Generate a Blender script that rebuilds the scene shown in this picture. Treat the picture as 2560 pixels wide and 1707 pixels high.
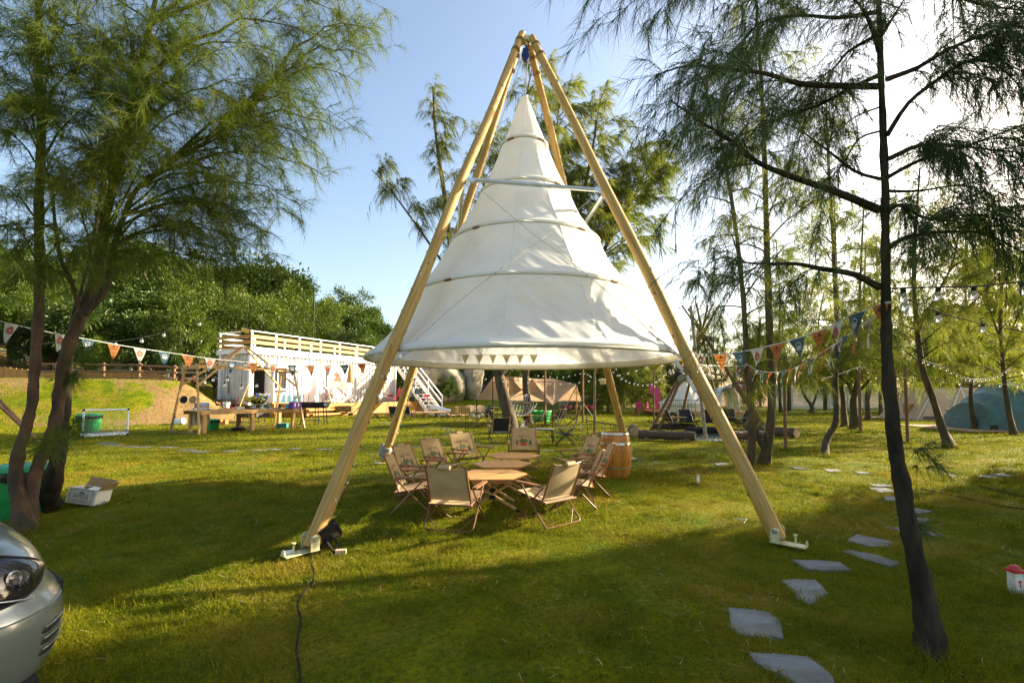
import bpy, math, random
import numpy as np
from mathutils import Vector as V, Matrix, noise as mnoise

sc = bpy.context.scene
for o in list(bpy.data.objects):
    bpy.data.objects.remove(o)

# ------------------------------------------------------------------ camera, sky, sun, exposure
FPX, V0, HC = 1180.0, 915.0, 1.45            # focal length in photo pixels, optical axis row, eye height
PITCH = math.atan(70 / FPX)
cd = bpy.data.cameras.new('camera'); cam = bpy.data.objects.new('camera', cd); sc.collection.objects.link(cam)
cd.sensor_width = 36.0; cd.lens = FPX / 2560 * 36.0; cd.shift_y = (V0 - 853.5) / 2560
cd.clip_start = 0.05; cd.clip_end = 6000
cam.location = (0, 0, HC); cam.rotation_euler = (math.radians(90) + PITCH, 0, 0)
sc.camera = cam

SUN_AZ, SUN_EL = math.radians(21), math.radians(21)     # azimuth from +x towards +y
sdir = V((math.cos(SUN_EL) * math.cos(SUN_AZ), math.cos(SUN_EL) * math.sin(SUN_AZ), math.sin(SUN_EL)))
w = bpy.data.worlds.new('World'); sc.world = w; w.use_nodes = True
nt = w.node_tree; bg = nt.nodes['Background']
sky = nt.nodes.new('ShaderNodeTexSky'); sky.sky_type = 'NISHITA'; sky.sun_disc = False
sky.sun_elevation = SUN_EL; sky.sun_rotation = math.pi / 2 - SUN_AZ
sky.air_density = 1.0; sky.dust_density = 2.7; sky.ozone_density = 0.6; sky.altitude = 10
nt.links.new(sky.outputs['Color'], bg.inputs['Color']); bg.inputs['Strength'].default_value = 0.095
sl = bpy.data.lights.new('sun', 'SUN'); so = bpy.data.objects.new('sun', sl); sc.collection.objects.link(so)
sl.energy = 5.0; sl.angle = math.radians(0.6); sl.color = (1.0, 0.86, 0.62)
so.rotation_euler = sdir.to_track_quat('Z', 'Y').to_euler(); so.location = sdir * 60
sc.view_settings.view_transform = 'Standard'; sc.view_settings.look = 'None'
sc.view_settings.exposure = 1.92; sc.view_settings.gamma = 1.0; sc.view_settings.use_curve_mapping = False
sc.cycles.max_bounces = 5; sc.cycles.diffuse_bounces = 3; sc.cycles.transmission_bounces = 4; sc.cycles.transparent_max_bounces = 6; sc.cycles.use_denoising = True; sc.cycles.denoising_prefilter = 'NONE'
sc.cycles.sample_clamp_indirect = 6

# ------------------------------------------------------------------ pixel -> place helpers (photo is 2560 px wide)
_F = V((0, math.cos(PITCH), math.sin(PITCH))); _U = V((0, -math.sin(PITCH), math.cos(PITCH)))
def zl(y):
    t = min(max((y - 3.2) / 6.5, 0), 1); return .17 * t * t * (3 - 2 * t)
def ray(u, v): return _F + V((1, 0, 0)) * ((u - 1280) / FPX) + _U * ((V0 - v) / FPX)
def G(u, v, dz=0.):
    d = ray(u, v); z = dz + .1
    for i in range(60):
        q = V((0, 0, HC)) + d * ((z - HC) / d.z); z = .5 * z + .5 * (zl(q.y) + dz)
    return q
def P(u, v, y):
    d = ray(u, v); return V((0, 0, HC)) + d * (y / d.y)
c4 = lambda x, y: (420 + .2976 * x, 780 + .2976 * y)
c4b = lambda x, y: (420 + .1531 * x, 860 + .1531 * y)
c4c = lambda x, y: (760 + .1531 * x, 860 + .1531 * y)
c5 = lambda x, y: (880 + .3231 * x, 880 + .3231 * y)
c6 = lambda x, y: (1100 + .2551 * x, 900 + .2551 * y)
c7 = lambda x, y: (1090 + .1020 * x, 960 + .1020 * y)
c8 = lambda x, y: (1310 + .1148 * x, 960 + .1148 * y)
c9 = lambda x, y: (1550 + .4294 * x, 700 + .4294 * y)
c10 = lambda x, y: (1900 + .2806 * x, 860 + .2806 * y)
c11 = lambda x, y: (1560 + .1658 * x, 860 + .1658 * y)
c12 = lambda x, y: (.2168 * x, 780 + .2168 * y)
c13 = lambda x, y: (.3571 * x, 560 + .3571 * y)

# ------------------------------------------------------------------ mesh helpers
class MB:
    def __init__(s): s.v = []; s.f = []; s.m = []; s.mi = 0
    def add(s, vs, fs):
        n = len(s.v); s.v += [tuple(x) for x in vs]
        for f in fs: s.f.append([i + n for i in f]); s.m.append(s.mi)
        return s
    def box(s, c, d, r=None, taper=1.0):
        x, y, z = d[0] / 2, d[1] / 2, d[2] / 2; c = V(c)
        vs = [V((sx * x * (taper if sz > 0 else 1), sy * y * (taper if sz > 0 else 1), sz * z)) for sz in (-1, 1) for sy in (-1, 1) for sx in (-1, 1)]
        if r is not None:
            m = r if isinstance(r, Matrix) else Matrix.Rotation(r, 3, 'Z')
            vs = [m @ q for q in vs]
        return s.add([q + c for q in vs], [(0, 2, 3, 1), (4, 5, 7, 6), (0, 1, 5, 4), (2, 6, 7, 3), (0, 4, 6, 2), (1, 3, 7, 5)])
    def bar(s, a, b, w, h=None, up=(0, 0, 1)):
        a = V(a); b = V(b); h = h or w; d = (b - a); L = d.length
        if L < 1e-6: return s
        d = d / L; up = V(up)
        if abs(d.dot(up)) > .98: up = V((0, 1, 0))
        sx = d.cross(up).normalized(); uz = sx.cross(d).normalized()
        m = Matrix((sx, d, uz)).transposed()
        return s.box((a + b) / 2, (w, L, h), m)
    def tube(s, pts, r, n=8, cap=True):
        pts = [V(q) for q in pts]; k = len(pts)
        rs = [r] * k if not hasattr(r, '__len__') else list(r)
        t0 = (pts[1] - pts[0]).normalized(); ref = V((0, 0, 1)) if abs(t0.z) < .9 else V((1, 0, 0))
        nx = t0.cross(ref).normalized(); vs = []; fs = []
        for i in range(k):
            t = (pts[min(i + 1, k - 1)] - pts[max(i - 1, 0)])
            if t.length < 1e-9: t = t0
            t.normalize(); nx = (nx - t * nx.dot(t)).normalized(); ny = t.cross(nx)
            for j in range(n):
                a = 2 * math.pi * j / n; vs.append(pts[i] + (nx * math.cos(a) + ny * math.sin(a)) * rs[i])
        for i in range(k - 1):
            for j in range(n): fs.append((i * n + j, i * n + (j + 1) % n, (i + 1) * n + (j + 1) % n, (i + 1) * n + j))
        if cap: fs += [tuple(range(n))[::-1], tuple(range((k - 1) * n, k * n))]
        return s.add(vs, fs)
    def lathe(s, prof, c=(0, 0, 0), n=24, cap=True, ax=None):
        c = V(c); vs = []; fs = []; k = len(prof)
        m = ax if ax is not None else Matrix.Identity(3)
        for r, z in prof:
            for j in range(n):
                a = 2 * math.pi * j / n; vs.append(m @ V((r * math.cos(a), r * math.sin(a), z)) + c)
        for i in range(k - 1):
            for j in range(n): fs.append((i * n + j, i * n + (j + 1) % n, (i + 1) * n + (j + 1) % n, (i + 1) * n + j))
        if cap: fs += [tuple(range(n))[::-1], tuple(range((k - 1) * n, k * n))]
        return s.add(vs, fs)
    def ball(s, c, r, n=10, k=6, sc3=(1, 1, 1)):
        prof = [(max(r * math.sin(math.pi * i / k), 1e-4), -r * math.cos(math.pi * i / k)) for i in range(k + 1)]
        return s.lathe(prof, c, n, True, Matrix.Diagonal(sc3))
    def prism(s, poly, y0, y1, m=None, c=(0, 0, 0)):
        """poly in (x,z), extruded along y"""
        k = len(poly); vs = [V((x, y0, z)) for x, z in poly] + [V((x, y1, z)) for x, z in poly]
        if m is not None: vs = [m @ q for q in vs]
        vs = [q + V(c) for q in vs]
        return s.add(vs, [tuple(range(k)), tuple(range(k, 2 * k))[::-1]] + [(i + k, (i + 1) % k + k, (i + 1) % k, i) for i in range(k)])
    def sheet(s, grid):
        r = len(grid); c = len(grid[0])
        return s.add([q for row in grid for q in row], [(i * c + j, i * c + j + 1, (i + 1) * c + j + 1, (i + 1) * c + j) for i in range(r - 1) for j in range(c - 1)])
    def mesh(s, name, mats, smooth=False, org=(0, 0, 0)):
        me = bpy.data.meshes.new(name)
        o = V(org); me.from_pydata([V(q) - o for q in s.v], [], s.f)
        mats = mats if isinstance(mats, (list, tuple)) else [mats]
        for m in mats: me.materials.append(m)
        if len(mats) > 1: me.polygons.foreach_set('material_index', s.m)
        if smooth:
            me.polygons.foreach_set('use_smooth', [True] * len(me.polygons))
            if smooth != 2: me.set_sharp_from_angle(angle=math.radians(40))
        me.validate(); me.update(); return me
    def build(s, name, mats, parent=None, smooth=False, org=None):
        if org is None:
            q = parent; org = (0, 0, 0)
            while q is not None:
                if '_o' in q: org = q['_o']; break
                q = q.parent
        return link(name, s.mesh(name, mats, smooth, org), parent)

def link(name, me, parent=None):
    o = bpy.data.objects.new(name, me); sc.collection.objects.link(o)
    if parent is not None: o.parent = parent
    return o
def tag(o, label=None, cat=None, group=None, kind=None):
    for k, v in (('label', label), ('category', cat), ('group', group), ('kind', kind)):
        if v: o[k] = v
    return o
def thing(name, label, cat, loc=(0, 0, 0), rz=0, group=None, world=False):
    """Empty at the thing's base; world=True: parts are given in world coordinates"""
    o = bpy.data.objects.new(name, None); sc.collection.objects.link(o); o.empty_display_size = .1
    o.location = loc; o.rotation_euler = (0, 0, rz)
    if world: o['_o'] = tuple(loc)
    return tag(o, label, cat, group)
KIDS = {}
def clone(o, loc=None, rz=None, label=None, group=None, scale=None, parent=None):
    c = o.copy(); sc.collection.objects.link(c); c.parent = parent
    for ch in [x for x in sc.collection.objects if x.parent == o] if o.name not in KIDS else KIDS[o.name]:
        clone(ch, parent=c)
    if loc is not None: c.location = loc
    if rz is not None: c.rotation_euler = (0, 0, rz)
    if scale: c.scale = (scale,) * 3
    if label: c['label'] = label
    if group: c['group'] = group
    return c
def kids_of(root):
    """cache children lists so that copying stays quick"""
    allo = list(sc.collection.objects); st = [root]
    while st:
        r = st.pop(); KIDS[r.name] = [x for x in allo if x.parent == r]; st += KIDS[r.name]
def text_mesh(txt, size, mat, extrude=.0006, name='lettering', align='CENTER', shear=0.):
    cu = bpy.data.curves.new(name, 'FONT'); cu.body = txt; cu.size = size; cu.extrude = extrude; cu.align_x = align; cu.align_y = 'CENTER'; cu.resolution_u = 2; cu.shear = shear
    ob = bpy.data.objects.new(name, cu); sc.collection.objects.link(ob)
    dg = bpy.context.evaluated_depsgraph_get(); me = bpy.data.meshes.new_from_object(ob.evaluated_get(dg))
    bpy.data.objects.remove(ob); bpy.data.curves.remove(cu); me.materials.clear(); me.materials.append(mat); me.name = name
    return me
def fast_mesh(name, co, tri, mats, smooth=False, mi=None):
    """numpy arrays -> triangle mesh"""
    me = bpy.data.meshes.new(name); co = np.asarray(co, np.float32); tri = np.asarray(tri, np.int32)
    me.vertices.add(len(co)); me.vertices.foreach_set('co', co.ravel())
    me.loops.add(tri.size); me.loops.foreach_set('vertex_index', tri.ravel())
    me.polygons.add(len(tri)); me.polygons.foreach_set('loop_start', np.arange(0, tri.size, 3, dtype=np.int32))
    for m in (mats if isinstance(mats, (list, tuple)) else [mats]): me.materials.append(m)
    if mi is not None: me.polygons.foreach_set('material_index', np.asarray(mi, np.int32))
    if smooth: me.polygons.foreach_set('use_smooth', np.ones(len(tri), bool))
    me.update(calc_edges=True); return me

# ------------------------------------------------------------------ materials
MATS = {}
def mat(name, col, rough=.6, metal=0., var=.12, vscale=8., bump=0., bscale=60., spec=.5, trans=0., stretch=None, col2=None, transl=0., coat=0., obj_var=0., emit=None, alpha=1., nfac=(.35, .65)):
    if name in MATS: return MATS[name]
    m = bpy.data.materials.new(name); MATS[name] = m; m.use_nodes = True; t = m.node_tree; N = t.nodes; L = t.links
    b = N['Principled BSDF']; out = N['Material Output']
    b.inputs['Roughness'].default_value = rough; b.inputs['Metallic'].default_value = metal; b.inputs['Specular IOR Level'].default_value = spec
    if trans: b.inputs['Transmission Weight'].default_value = trans
    if coat: b.inputs['Coat Weight'].default_value = coat; b.inputs['Coat Roughness'].default_value = .06
    tc = N.new('ShaderNodeTexCoord'); src = tc.outputs['Object']
    if stretch:
        mp = N.new('ShaderNodeMapping'); mp.inputs['Scale'].default_value = stretch; L.new(src, mp.inputs['Vector']); src = mp.outputs['Vector']
    c2 = col2 if col2 else tuple(max(0, c * (1 - 2.2 * var)) for c in col)
    c1 = col if col2 else tuple(min(1, c * (1 + var)) for c in col)
    nz = N.new('ShaderNodeTexNoise'); nz.inputs['Scale'].default_value = vscale; nz.inputs['Detail'].default_value = 5; nz.inputs['Roughness'].default_value = .6; L.new(src, nz.inputs['Vector'])
    mr = N.new('ShaderNodeMapRange'); mr.inputs[1].default_value = nfac[0]; mr.inputs[2].default_value = nfac[1]; L.new(nz.outputs['Fac'], mr.inputs[0])
    mx = N.new('ShaderNodeMix'); mx.data_type = 'RGBA'; mx.inputs[6].default_value = (*c1, 1); mx.inputs[7].default_value = (*c2, 1); L.new(mr.outputs[0], mx.inputs[0])
    cout = mx.outputs[2]
    if obj_var:
        oi = N.new('ShaderNodeObjectInfo'); m2 = N.new('ShaderNodeMapRange'); m2.inputs[3].default_value = 1 - obj_var; m2.inputs[4].default_value = 1 + obj_var; L.new(oi.outputs['Random'], m2.inputs[0])
        hs = N.new('ShaderNodeHueSaturation'); L.new(m2.outputs[0], hs.inputs['Value']); L.new(cout, hs.inputs['Color']); cout = hs.outputs['Color']
    L.new(cout, b.inputs['Base Color'])
    if bump:
        n2 = N.new('ShaderNodeTexNoise'); n2.inputs['Scale'].default_value = bscale; n2.inputs['Detail'].default_value = 4; L.new(src, n2.inputs['Vector'])
        bp = N.new('ShaderNodeBump'); bp.inputs['Strength'].default_value = bump; bp.inputs['Distance'].default_value = .02; L.new(n2.outputs['Fac'], bp.inputs['Height']); L.new(bp.outputs[0], b.inputs['Normal'])
    if emit: b.inputs['Emission Color'].default_value = (*emit[:3], 1); b.inputs['Emission Strength'].default_value = emit[3]
    if transl:
        tr = N.new('ShaderNodeBsdfTranslucent'); L.new(cout, tr.inputs['Color']); ms = N.new('ShaderNodeMixShader'); ms.inputs[0].default_value = transl
        L.new(b.outputs[0], ms.inputs[1]); L.new(tr.outputs[0], ms.inputs[2]); L.new(ms.outputs[0], out.inputs['Surface'])
    return m
def lerp(a, b, t): return a + (b - a) * t
def sm(t): t = min(max(t, 0), 1); return t * t * (3 - 2 * t)

M_pole = mat('peeled_pine', (.56, .35, .10), .65, var=.1, stretch=(10, 10, .6), vscale=4, col2=(.36, .20, .045), bump=.15, bscale=30, spec=.4)
M_knot = mat('pine_knot', (.16, .07, .03), .6)
M_timber = mat('honey_timber', (.52, .30, .10), .55, col2=(.36, .19, .055), stretch=(3, 3, 12), vscale=3, obj_var=.12, bump=.1)
M_timber2 = mat('weathered_timber', (.33, .20, .09), .7, col2=(.2, .12, .05), vscale=6, obj_var=.15, bump=.2)
M_deckwood = mat('orange_deck_wood', (.50, .225, .03), .55, col2=(.36, .15, .02), vscale=5, obj_var=.14, bump=.1)
M_yellowrail = mat('yellow_pine_rail', (.50, .22, .022), .5, col2=(.40, .16, .015), vscale=5, obj_var=.08)
M_galv = mat('galvanised_steel', (.62, .64, .62), .3, metal=.9, var=.08)
M_ironpaint = mat('cream_painted_iron', (.62, .56, .30), .45, var=.12, vscale=20)
M_rope = mat('pale_rope', (.55, .50, .40), .9, var=.2, vscale=60)
M_cord = mat('black_cable', (.012, .012, .013), .8, var=.2, spec=.15)
M_black = mat('black_metal', (.016, .016, .018), .65, var=.1, spec=.25)
M_blackfab = mat('black_fabric', (.02, .021, .025), .85, var=.2, vscale=30)
M_white = mat('white_paint', (.80, .79, .76), .5, var=.05, vscale=3)
M_canvas = mat('cream_canvas', (.87, .85, .79), .85, var=.025, vscale=2.2, transl=.38, bump=.06, bscale=250)
M_hoop = mat('hoop_tape', (.50, .45, .32), .6, var=.1)
M_hooppocket = mat('hoop_pocket_canvas', (.84, .83, .79), .8, var=.05, transl=.2)
M_tan = mat('tan_canvas', (.50, .36, .19), .85, var=.07, vscale=5, bump=.08, bscale=300, transl=.12)
M_chairwood = mat('brown_woodgrain_tube', (.22, .085, .03), .4, col2=(.13, .045, .015), stretch=(8, 8, 8), vscale=9, obj_var=.1)
M_armwood = mat('arm_wood', (.30, .13, .045), .45, col2=(.20, .08, .025), vscale=9)
M_tabletop = mat('beech_slats', (.62, .33, .11), .5, col2=(.50, .25, .075), stretch=(2, 20, 20), vscale=3, obj_var=.10)
M_barrel = mat('varnished_oak', (.54, .23, .035), .35, col2=(.36, .135, .018), stretch=(6, 6, 1), vscale=4, obj_var=.12, coat=.2)
M_green = mat('green_plastic', (.02, .30, .07), .4, var=.1)
M_red = mat('red_plastic', (.55, .03, .03), .4, var=.1)
M_slate = mat('slate', (.20, .225, .23), .85, spec=.2, col2=(.115, .11, .085), vscale=2.6, bump=1.0, bscale=9, stretch=(1, 2.2, 2), obj_var=.25, nfac=(.3, .75))
M_cardin = mat('brown_cardboard', (.40, .25, .11), .9, var=.06)
M_cardout = mat('white_cardboard', (.72, .68, .58), .8, var=.05)
M_ink = mat('dark_ink', (.10, .10, .10), .7)
# ------------------------------------------------------------------ terrain
rng = np.random.default_rng(7); random.seed(7)
FOOT = np.array([(-60, 3), (-34, 11.5), (-22, 15.6), (-15, 18.6), (-11.9, 21.2), (-13.4, 24.4), (-16.6, 26.6), (-15.6, 30), (-12, 37.6), (-8.3, 37.2), (-6.2, 33.4), (0, 34.5), (5, 37.5), (10, 47), (18, 75), (30, 160)], float)
def sdist(x, y):
    x = np.asarray(x, float); y = np.asarray(y, float); best = np.full(x.shape, 1e9); sg = np.ones(x.shape)
    for a, b in zip(FOOT[:-1], FOOT[1:]):
        d = b - a; L = d @ d; t = np.clip(((x - a[0]) * d[0] + (y - a[1]) * d[1]) / L, 0, 1)
        px = a[0] + t * d[0]; py = a[1] + t * d[1]; dd = np.hypot(x - px, y - py); cr = d[0] * (y - a[1]) - d[1] * (x - a[0])
        m = dd < best - 1e-9; best = np.where(m, dd, best); sg = np.where(m, np.where(cr > 0, 1., -1.), sg)
    return best * sg
def smn(t): t = np.clip(t, 0, 1); return t * t * (3 - 2 * t)
def zgn(x, y):
    x = np.asarray(x, float); y = np.asarray(y, float)
    z = .17 * smn((y - 3.2) / 6.5); s = sdist(x, y)
    left = smn((-x - 5) / 6)
    z = z + (1.0 + .95 * left) * smn(s / (4.6 - 1.2 * left)) + smn((2 - x) / 16) * np.clip(s - 7, 0, 60) * .20 * smn((s - 5) / 12)
    z = z + 2.6 * np.exp(-((y - 105) / 9) ** 2) * smn((x - 6) / 14)
    return z
def zg(x, y): return float(zgn(np.array([x]), np.array([y]))[0])
xs = np.concatenate([np.linspace(-420, -70, 20), np.linspace(-62, -34, 20), np.linspace(-32.6, 36, 172), np.linspace(38, 70, 18), np.linspace(80, 420, 18)])
ys = np.concatenate([np.linspace(-60, -4, 12), np.linspace(-2, 46, 121), np.linspace(47, 130, 60), np.linspace(140, 900, 22)])
gx, gy = np.meshgrid(xs, ys); gz = zgn(gx, gy)
gz = gz + .012 * np.sin(gx * 1.7 + np.cos(gy * 1.3)) * np.sin(gy * 1.9 + .7 * np.sin(gx)) * ((gy < 46) & (gy > -2))
co = np.stack([gx.ravel(), gy.ravel(), gz.ravel()], 1); nx_ = len(xs); ii = np.arange(len(ys) - 1)[:, None] * nx_ + np.arange(nx_ - 1)[None]
a_ = ii.ravel(); tri = np.concatenate([np.stack([a_, a_ + 1, a_ + nx_ + 1], 1), np.stack([a_, a_ + nx_ + 1, a_ + nx_], 1)])

def grass_nodes(m, blades):
    """lawn colours: living green, tired olive and dry straw in patches, bare earth where the mesh says so"""
    t = m.node_tree; N = t.nodes; L = t.links; b = N['Principled BSDF']; b.inputs['Roughness'].default_value = .75; b.inputs['Specular IOR Level'].default_value = .06
    ge = N.new('ShaderNodeNewGeometry'); pos = ge.outputs['Position']
    def noise_(s, d=4, r=.6):
        n = N.new('ShaderNodeTexNoise'); n.inputs['Scale'].default_value = s; n.inputs['Detail'].default_value = d; n.inputs['Roughness'].default_value = r; L.new(pos, n.inputs['Vector']); return n.outputs['Fac']
    def rng_(x, a, b_):
        q = N.new('ShaderNodeMapRange'); q.inputs[1].default_value = a; q.inputs[2].default_value = b_; L.new(x, q.inputs[0]); return q.outputs[0]
    def mix_(f, a, b_):
        q = N.new('ShaderNodeMix'); q.data_type = 'RGBA'; L.new(f, q.inputs[0])
        for k, v in ((6, a), (7, b_)):
            if isinstance(v, tuple): q.inputs[k].default_value = (*v, 1)
            else: L.new(v, q.inputs[k])
        return q.outputs[2]
    g = mix_(rng_(noise_(2.2), .35, .65), (.095, .150, .002), (.24, .235, .003))
    if blades: g = mix_(rng_(noise_(420, 1), .40, .62), g, (.035, .062, .003))
    g = mix_(rng_(noise_(.9, 6, .7), .50, .67), g, (.27, .20, .025))
    g = mix_(rng_(noise_(90 if blades else 26, 2), .42, .75), g, (.33, .28, .03) if blades else (.05, .060, .008))
    if not blades:
        at = N.new('ShaderNodeAttribute'); at.attribute_name = 'soil'
        soil = mix_(rng_(noise_(1.1, 6, .7), .35, .65), (.30, .19, .085), (.20, .125, .05))
        ad = N.new('ShaderNodeMath'); ad.operation = 'ADD'; L.new(at.outputs['Fac'], ad.inputs[0]); nn = rng_(noise_(.55, 6, .7), .3, .7); sb = N.new('ShaderNodeMath'); sb.operation = 'SUBTRACT'; L.new(nn, sb.inputs[0]); sb.inputs[1].default_value = .5
        L.new(sb.outputs[0], ad.inputs[1]); g = mix_(rng_(ad.outputs[0], .42, .62), g, soil)
        bp = N.new('ShaderNodeBump'); bp.inputs['Strength'].default_value = .9; bp.inputs['Distance'].default_value = .04; L.new(noise_(34, 5, .75), bp.inputs['Height']); L.new(bp.outputs[0], b.inputs['Normal'])
    L.new(g, b.inputs['Base Color'])
    if blades:
        tr = N.new('ShaderNodeBsdfTranslucent'); L.new(g, tr.inputs['Color']); ms = N.new('ShaderNodeMixShader'); ms.inputs[0].default_value = .4
        L.new(b.outputs[0], ms.inputs[1]); L.new(tr.outputs[0], ms.inputs[2]); L.new(ms.outputs[0], N['Material Output'].inputs['Surface'])
M_ground = bpy.data.materials.new('lawn_ground'); M_ground.use_nodes = True; grass_nodes(M_ground, False)
M_blade = bpy.data.materials.new('grass_blades'); M_blade.use_nodes = True; grass_nodes(M_blade, True)
me = fast_mesh('ground', co, tri, M_ground, True)
soil = np.zeros(len(co)); S_ = sdist(co[:, 0], co[:, 1])
soil += .7 * np.exp(-(((co[:, 0] + 12.6) / 2.6) ** 2 + ((co[:, 1] - 21.2) / 3.0) ** 2))
soil += .6 * np.exp(-(((co[:, 0] + 9.6) / 1.6) ** 2 + ((co[:, 1] - 18.6) / 2.2) ** 2))
soil += .55 * np.exp(-(((co[:, 0] + 6) / 4) ** 2 + ((co[:, 1] - 35.5) / 2.5) ** 2))
soil += .37 * ((S_ > .3) & (S_ < 5) & (co[:, 0] < -12)) + .9 * smn((co[:, 1] - 44) / 6) * (co[:, 0] > 8) + .7 * (S_ > 12)
at = me.attributes.new('soil', 'FLOAT', 'POINT'); at.data.foreach_set('value', soil.astype(np.float32))
tag(link('ground', me), kind='structure')

# ------------------------------------------------------------------ slate stepping stones
ORD = ['first', 'second', 'third', 'fourth', 'fifth', 'sixth', 'seventh', 'eighth', 'ninth', 'tenth', 'eleventh', 'twelfth', 'thirteenth', 'fourteenth', 'fifteenth', 'sixteenth', 'seventeenth', 'eighteenth', 'nineteenth', 'twentieth', 'twenty-first', 'twenty-second']
STONES = []
def stone(poly, label, group, lift=.014):
    c = sum(poly, V()) / len(poly); c.z = zg(c.x, c.y)
    pts = []
    for i, q in enumerate(poly):                       # ragged broken edges
        nq = poly[(i + 1) % len(poly)]; L = (nq - q).length; k = max(1, int(L / .09))
        for j in range(k):
            w_ = q.lerp(nq, j / k)
            pts.append(w_ + V((random.uniform(-1, 1), random.uniform(-1, 1), 0)) * min(.012, L * .05))
    n = len(pts); mb = MB(); tilt = V((random.uniform(-.02, .02), random.uniform(-.02, .02), 0))
    def zz(q): return c.z + lift + (q - c).dot(tilt)
    vs = [V((q.x, q.y, c.z - .03)) for q in pts] + [V((q.x, q.y, zz(q) - .006)) for q in pts] + [V((c.x + (q.x - c.x) * .965, c.y + (q.y - c.y) * .965, zz(q))) for q in pts]
    fs = [(i, (i + 1) % n, n + (i + 1) % n, n + i) for i in range(n)] + [(n + i, n + (i + 1) % n, 2 * n + (i + 1) % n, 2 * n + i) for i in range(n)] + [tuple(range(2 * n, 3 * n))]
    mb.add(vs, fs); o = mb.build('stepping_stone', M_slate, org=c); o.location = c
    tag(o, label, 'stepping stone', group); STONES.append(np.array([(q.x, q.y) for q in pts]))
c14 = lambda x, y: G(1700 + .387 * x, 1100 + .387 * y)
near = [[(440, 1370), (640, 1385), (830, 1410), (930, 1480), (1000, 1545), (1010, 1640), (820, 1640), (700, 1545), (560, 1490), (470, 1430)],
        [(305, 1090), (420, 1092), (590, 1120), (650, 1165), (665, 1285), (530, 1275), (390, 1265), (330, 1225)],
        [(655, 915), (740, 905), (870, 912), (930, 960), (965, 1000), (835, 1060), (750, 1030), (720, 975)],
        [(725, 780), (960, 788), (1040, 795), (1118, 850), (950, 848), (820, 840)],
        [(1030, 720), (1100, 712), (1250, 745), (1420, 800), (1370, 825), (1180, 775)],
        [(1140, 610), (1380, 660), (1350, 700), (1220, 690), (1075, 655)],
        [(1320, 557), (1470, 570), (1700, 618), (1640, 628), (1450, 602)],
        [(1385, 505), (1440, 490), (1630, 520), (1560, 540), (1470, 527)],
        [(1370, 434), (1450, 428), (1635, 470), (1540, 480)],
        [(1315, 370), (1400, 366), (1420, 395), (1330, 393)],
        [(1205, 308), (1330, 308), (1400, 340), (1290, 347)],
        [(1210, 287), (1370, 290), (1380, 308), (1260, 304)],
        [(1120, 207), (1180, 203), (1260, 225), (1160, 224)], [(925, 190), (1020, 190), (1045, 208), (960, 210)],
        [(700, 175), (745, 173), (835, 193), (760, 195)], [(215, 151), (275, 149), (330, 160), (240, 167)]]
for i, pl in enumerate(near):
    stone([c14(*q) for q in pl], 'flat grey slate stepping stone, %s from the camera in the right-hand path' % ORD[i], 'slates of the right-hand path')
for i, pl in enumerate([[(1690, 222), (1740, 219), (1800, 238), (1760, 241)], [(1900, 230), (2000, 227), (2085, 246), (1990, 253)], [(1990, 218), (2080, 216), (2170, 242), (2080, 239)]]):
    stone([c14(*q) for q in pl], 'pale slate flat in the lawn right of the dark trunk, %s from the left' % ORD[i], 'slates right of the dark trunk')
def rough(u, v, w, dpt=None):
    c = G(u, v); rx = w / 2 / FPX * c.y; ry = dpt or rx * random.uniform(.55, .8); k = random.randint(5, 7); a0 = random.random()
    return [V((c.x + rx * math.cos(a0 + 6.283 * j / k) * random.uniform(.85, 1.1), c.y + ry * math.sin(a0 + 6.283 * j / k) * random.uniform(.85, 1.1), c.z)) for j in range(k)]
row = [(268, 1108, 60), (282, 1114, 56), (322, 1117, 44), (362, 1118, 46), (420, 1119, 46), (468, 1126, 56), (500, 1130, 50), (576, 1129, 46), (638, 1127, 48), (682, 1124, 46), (738, 1123, 36), (808, 1124, 44), (886, 1123, 34)]
for i, q in enumerate(row):
    stone(rough(*q), 'dark slate in the row across the lawn below the goal, %s from the left' % ORD[i], 'slates across the left lawn')
mid = [(982, 1122, 30), (1038, 1117, 26), (1110, 1113, 26), (1192, 1110, 32), (1235, 1114, 36), (1364, 1127, 36), (1594, 1148, 26), (1640, 1156, 22)]
for i, q in enumerate(mid):
    stone(rough(*q), 'slate in the grass behind the picnic tables, %s from the left' % ORD[i], 'slates behind the picnic tables')
far = [(916, 1050, 30), (966, 1057, 38), (1012, 1063, 30), (1060, 1067, 32), (1106, 1069, 32), (1122, 1071, 34), (1150, 1066, 26), (1160, 1062, 22), (1126, 1079, 30), (1118, 1084, 26), (1114, 1090, 26)]
for i, q in enumerate(far):
    stone(rough(*q), 'small far slate on the path towards the stairs, %s from the left' % ORD[i], 'slates of the path to the stairs')

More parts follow.
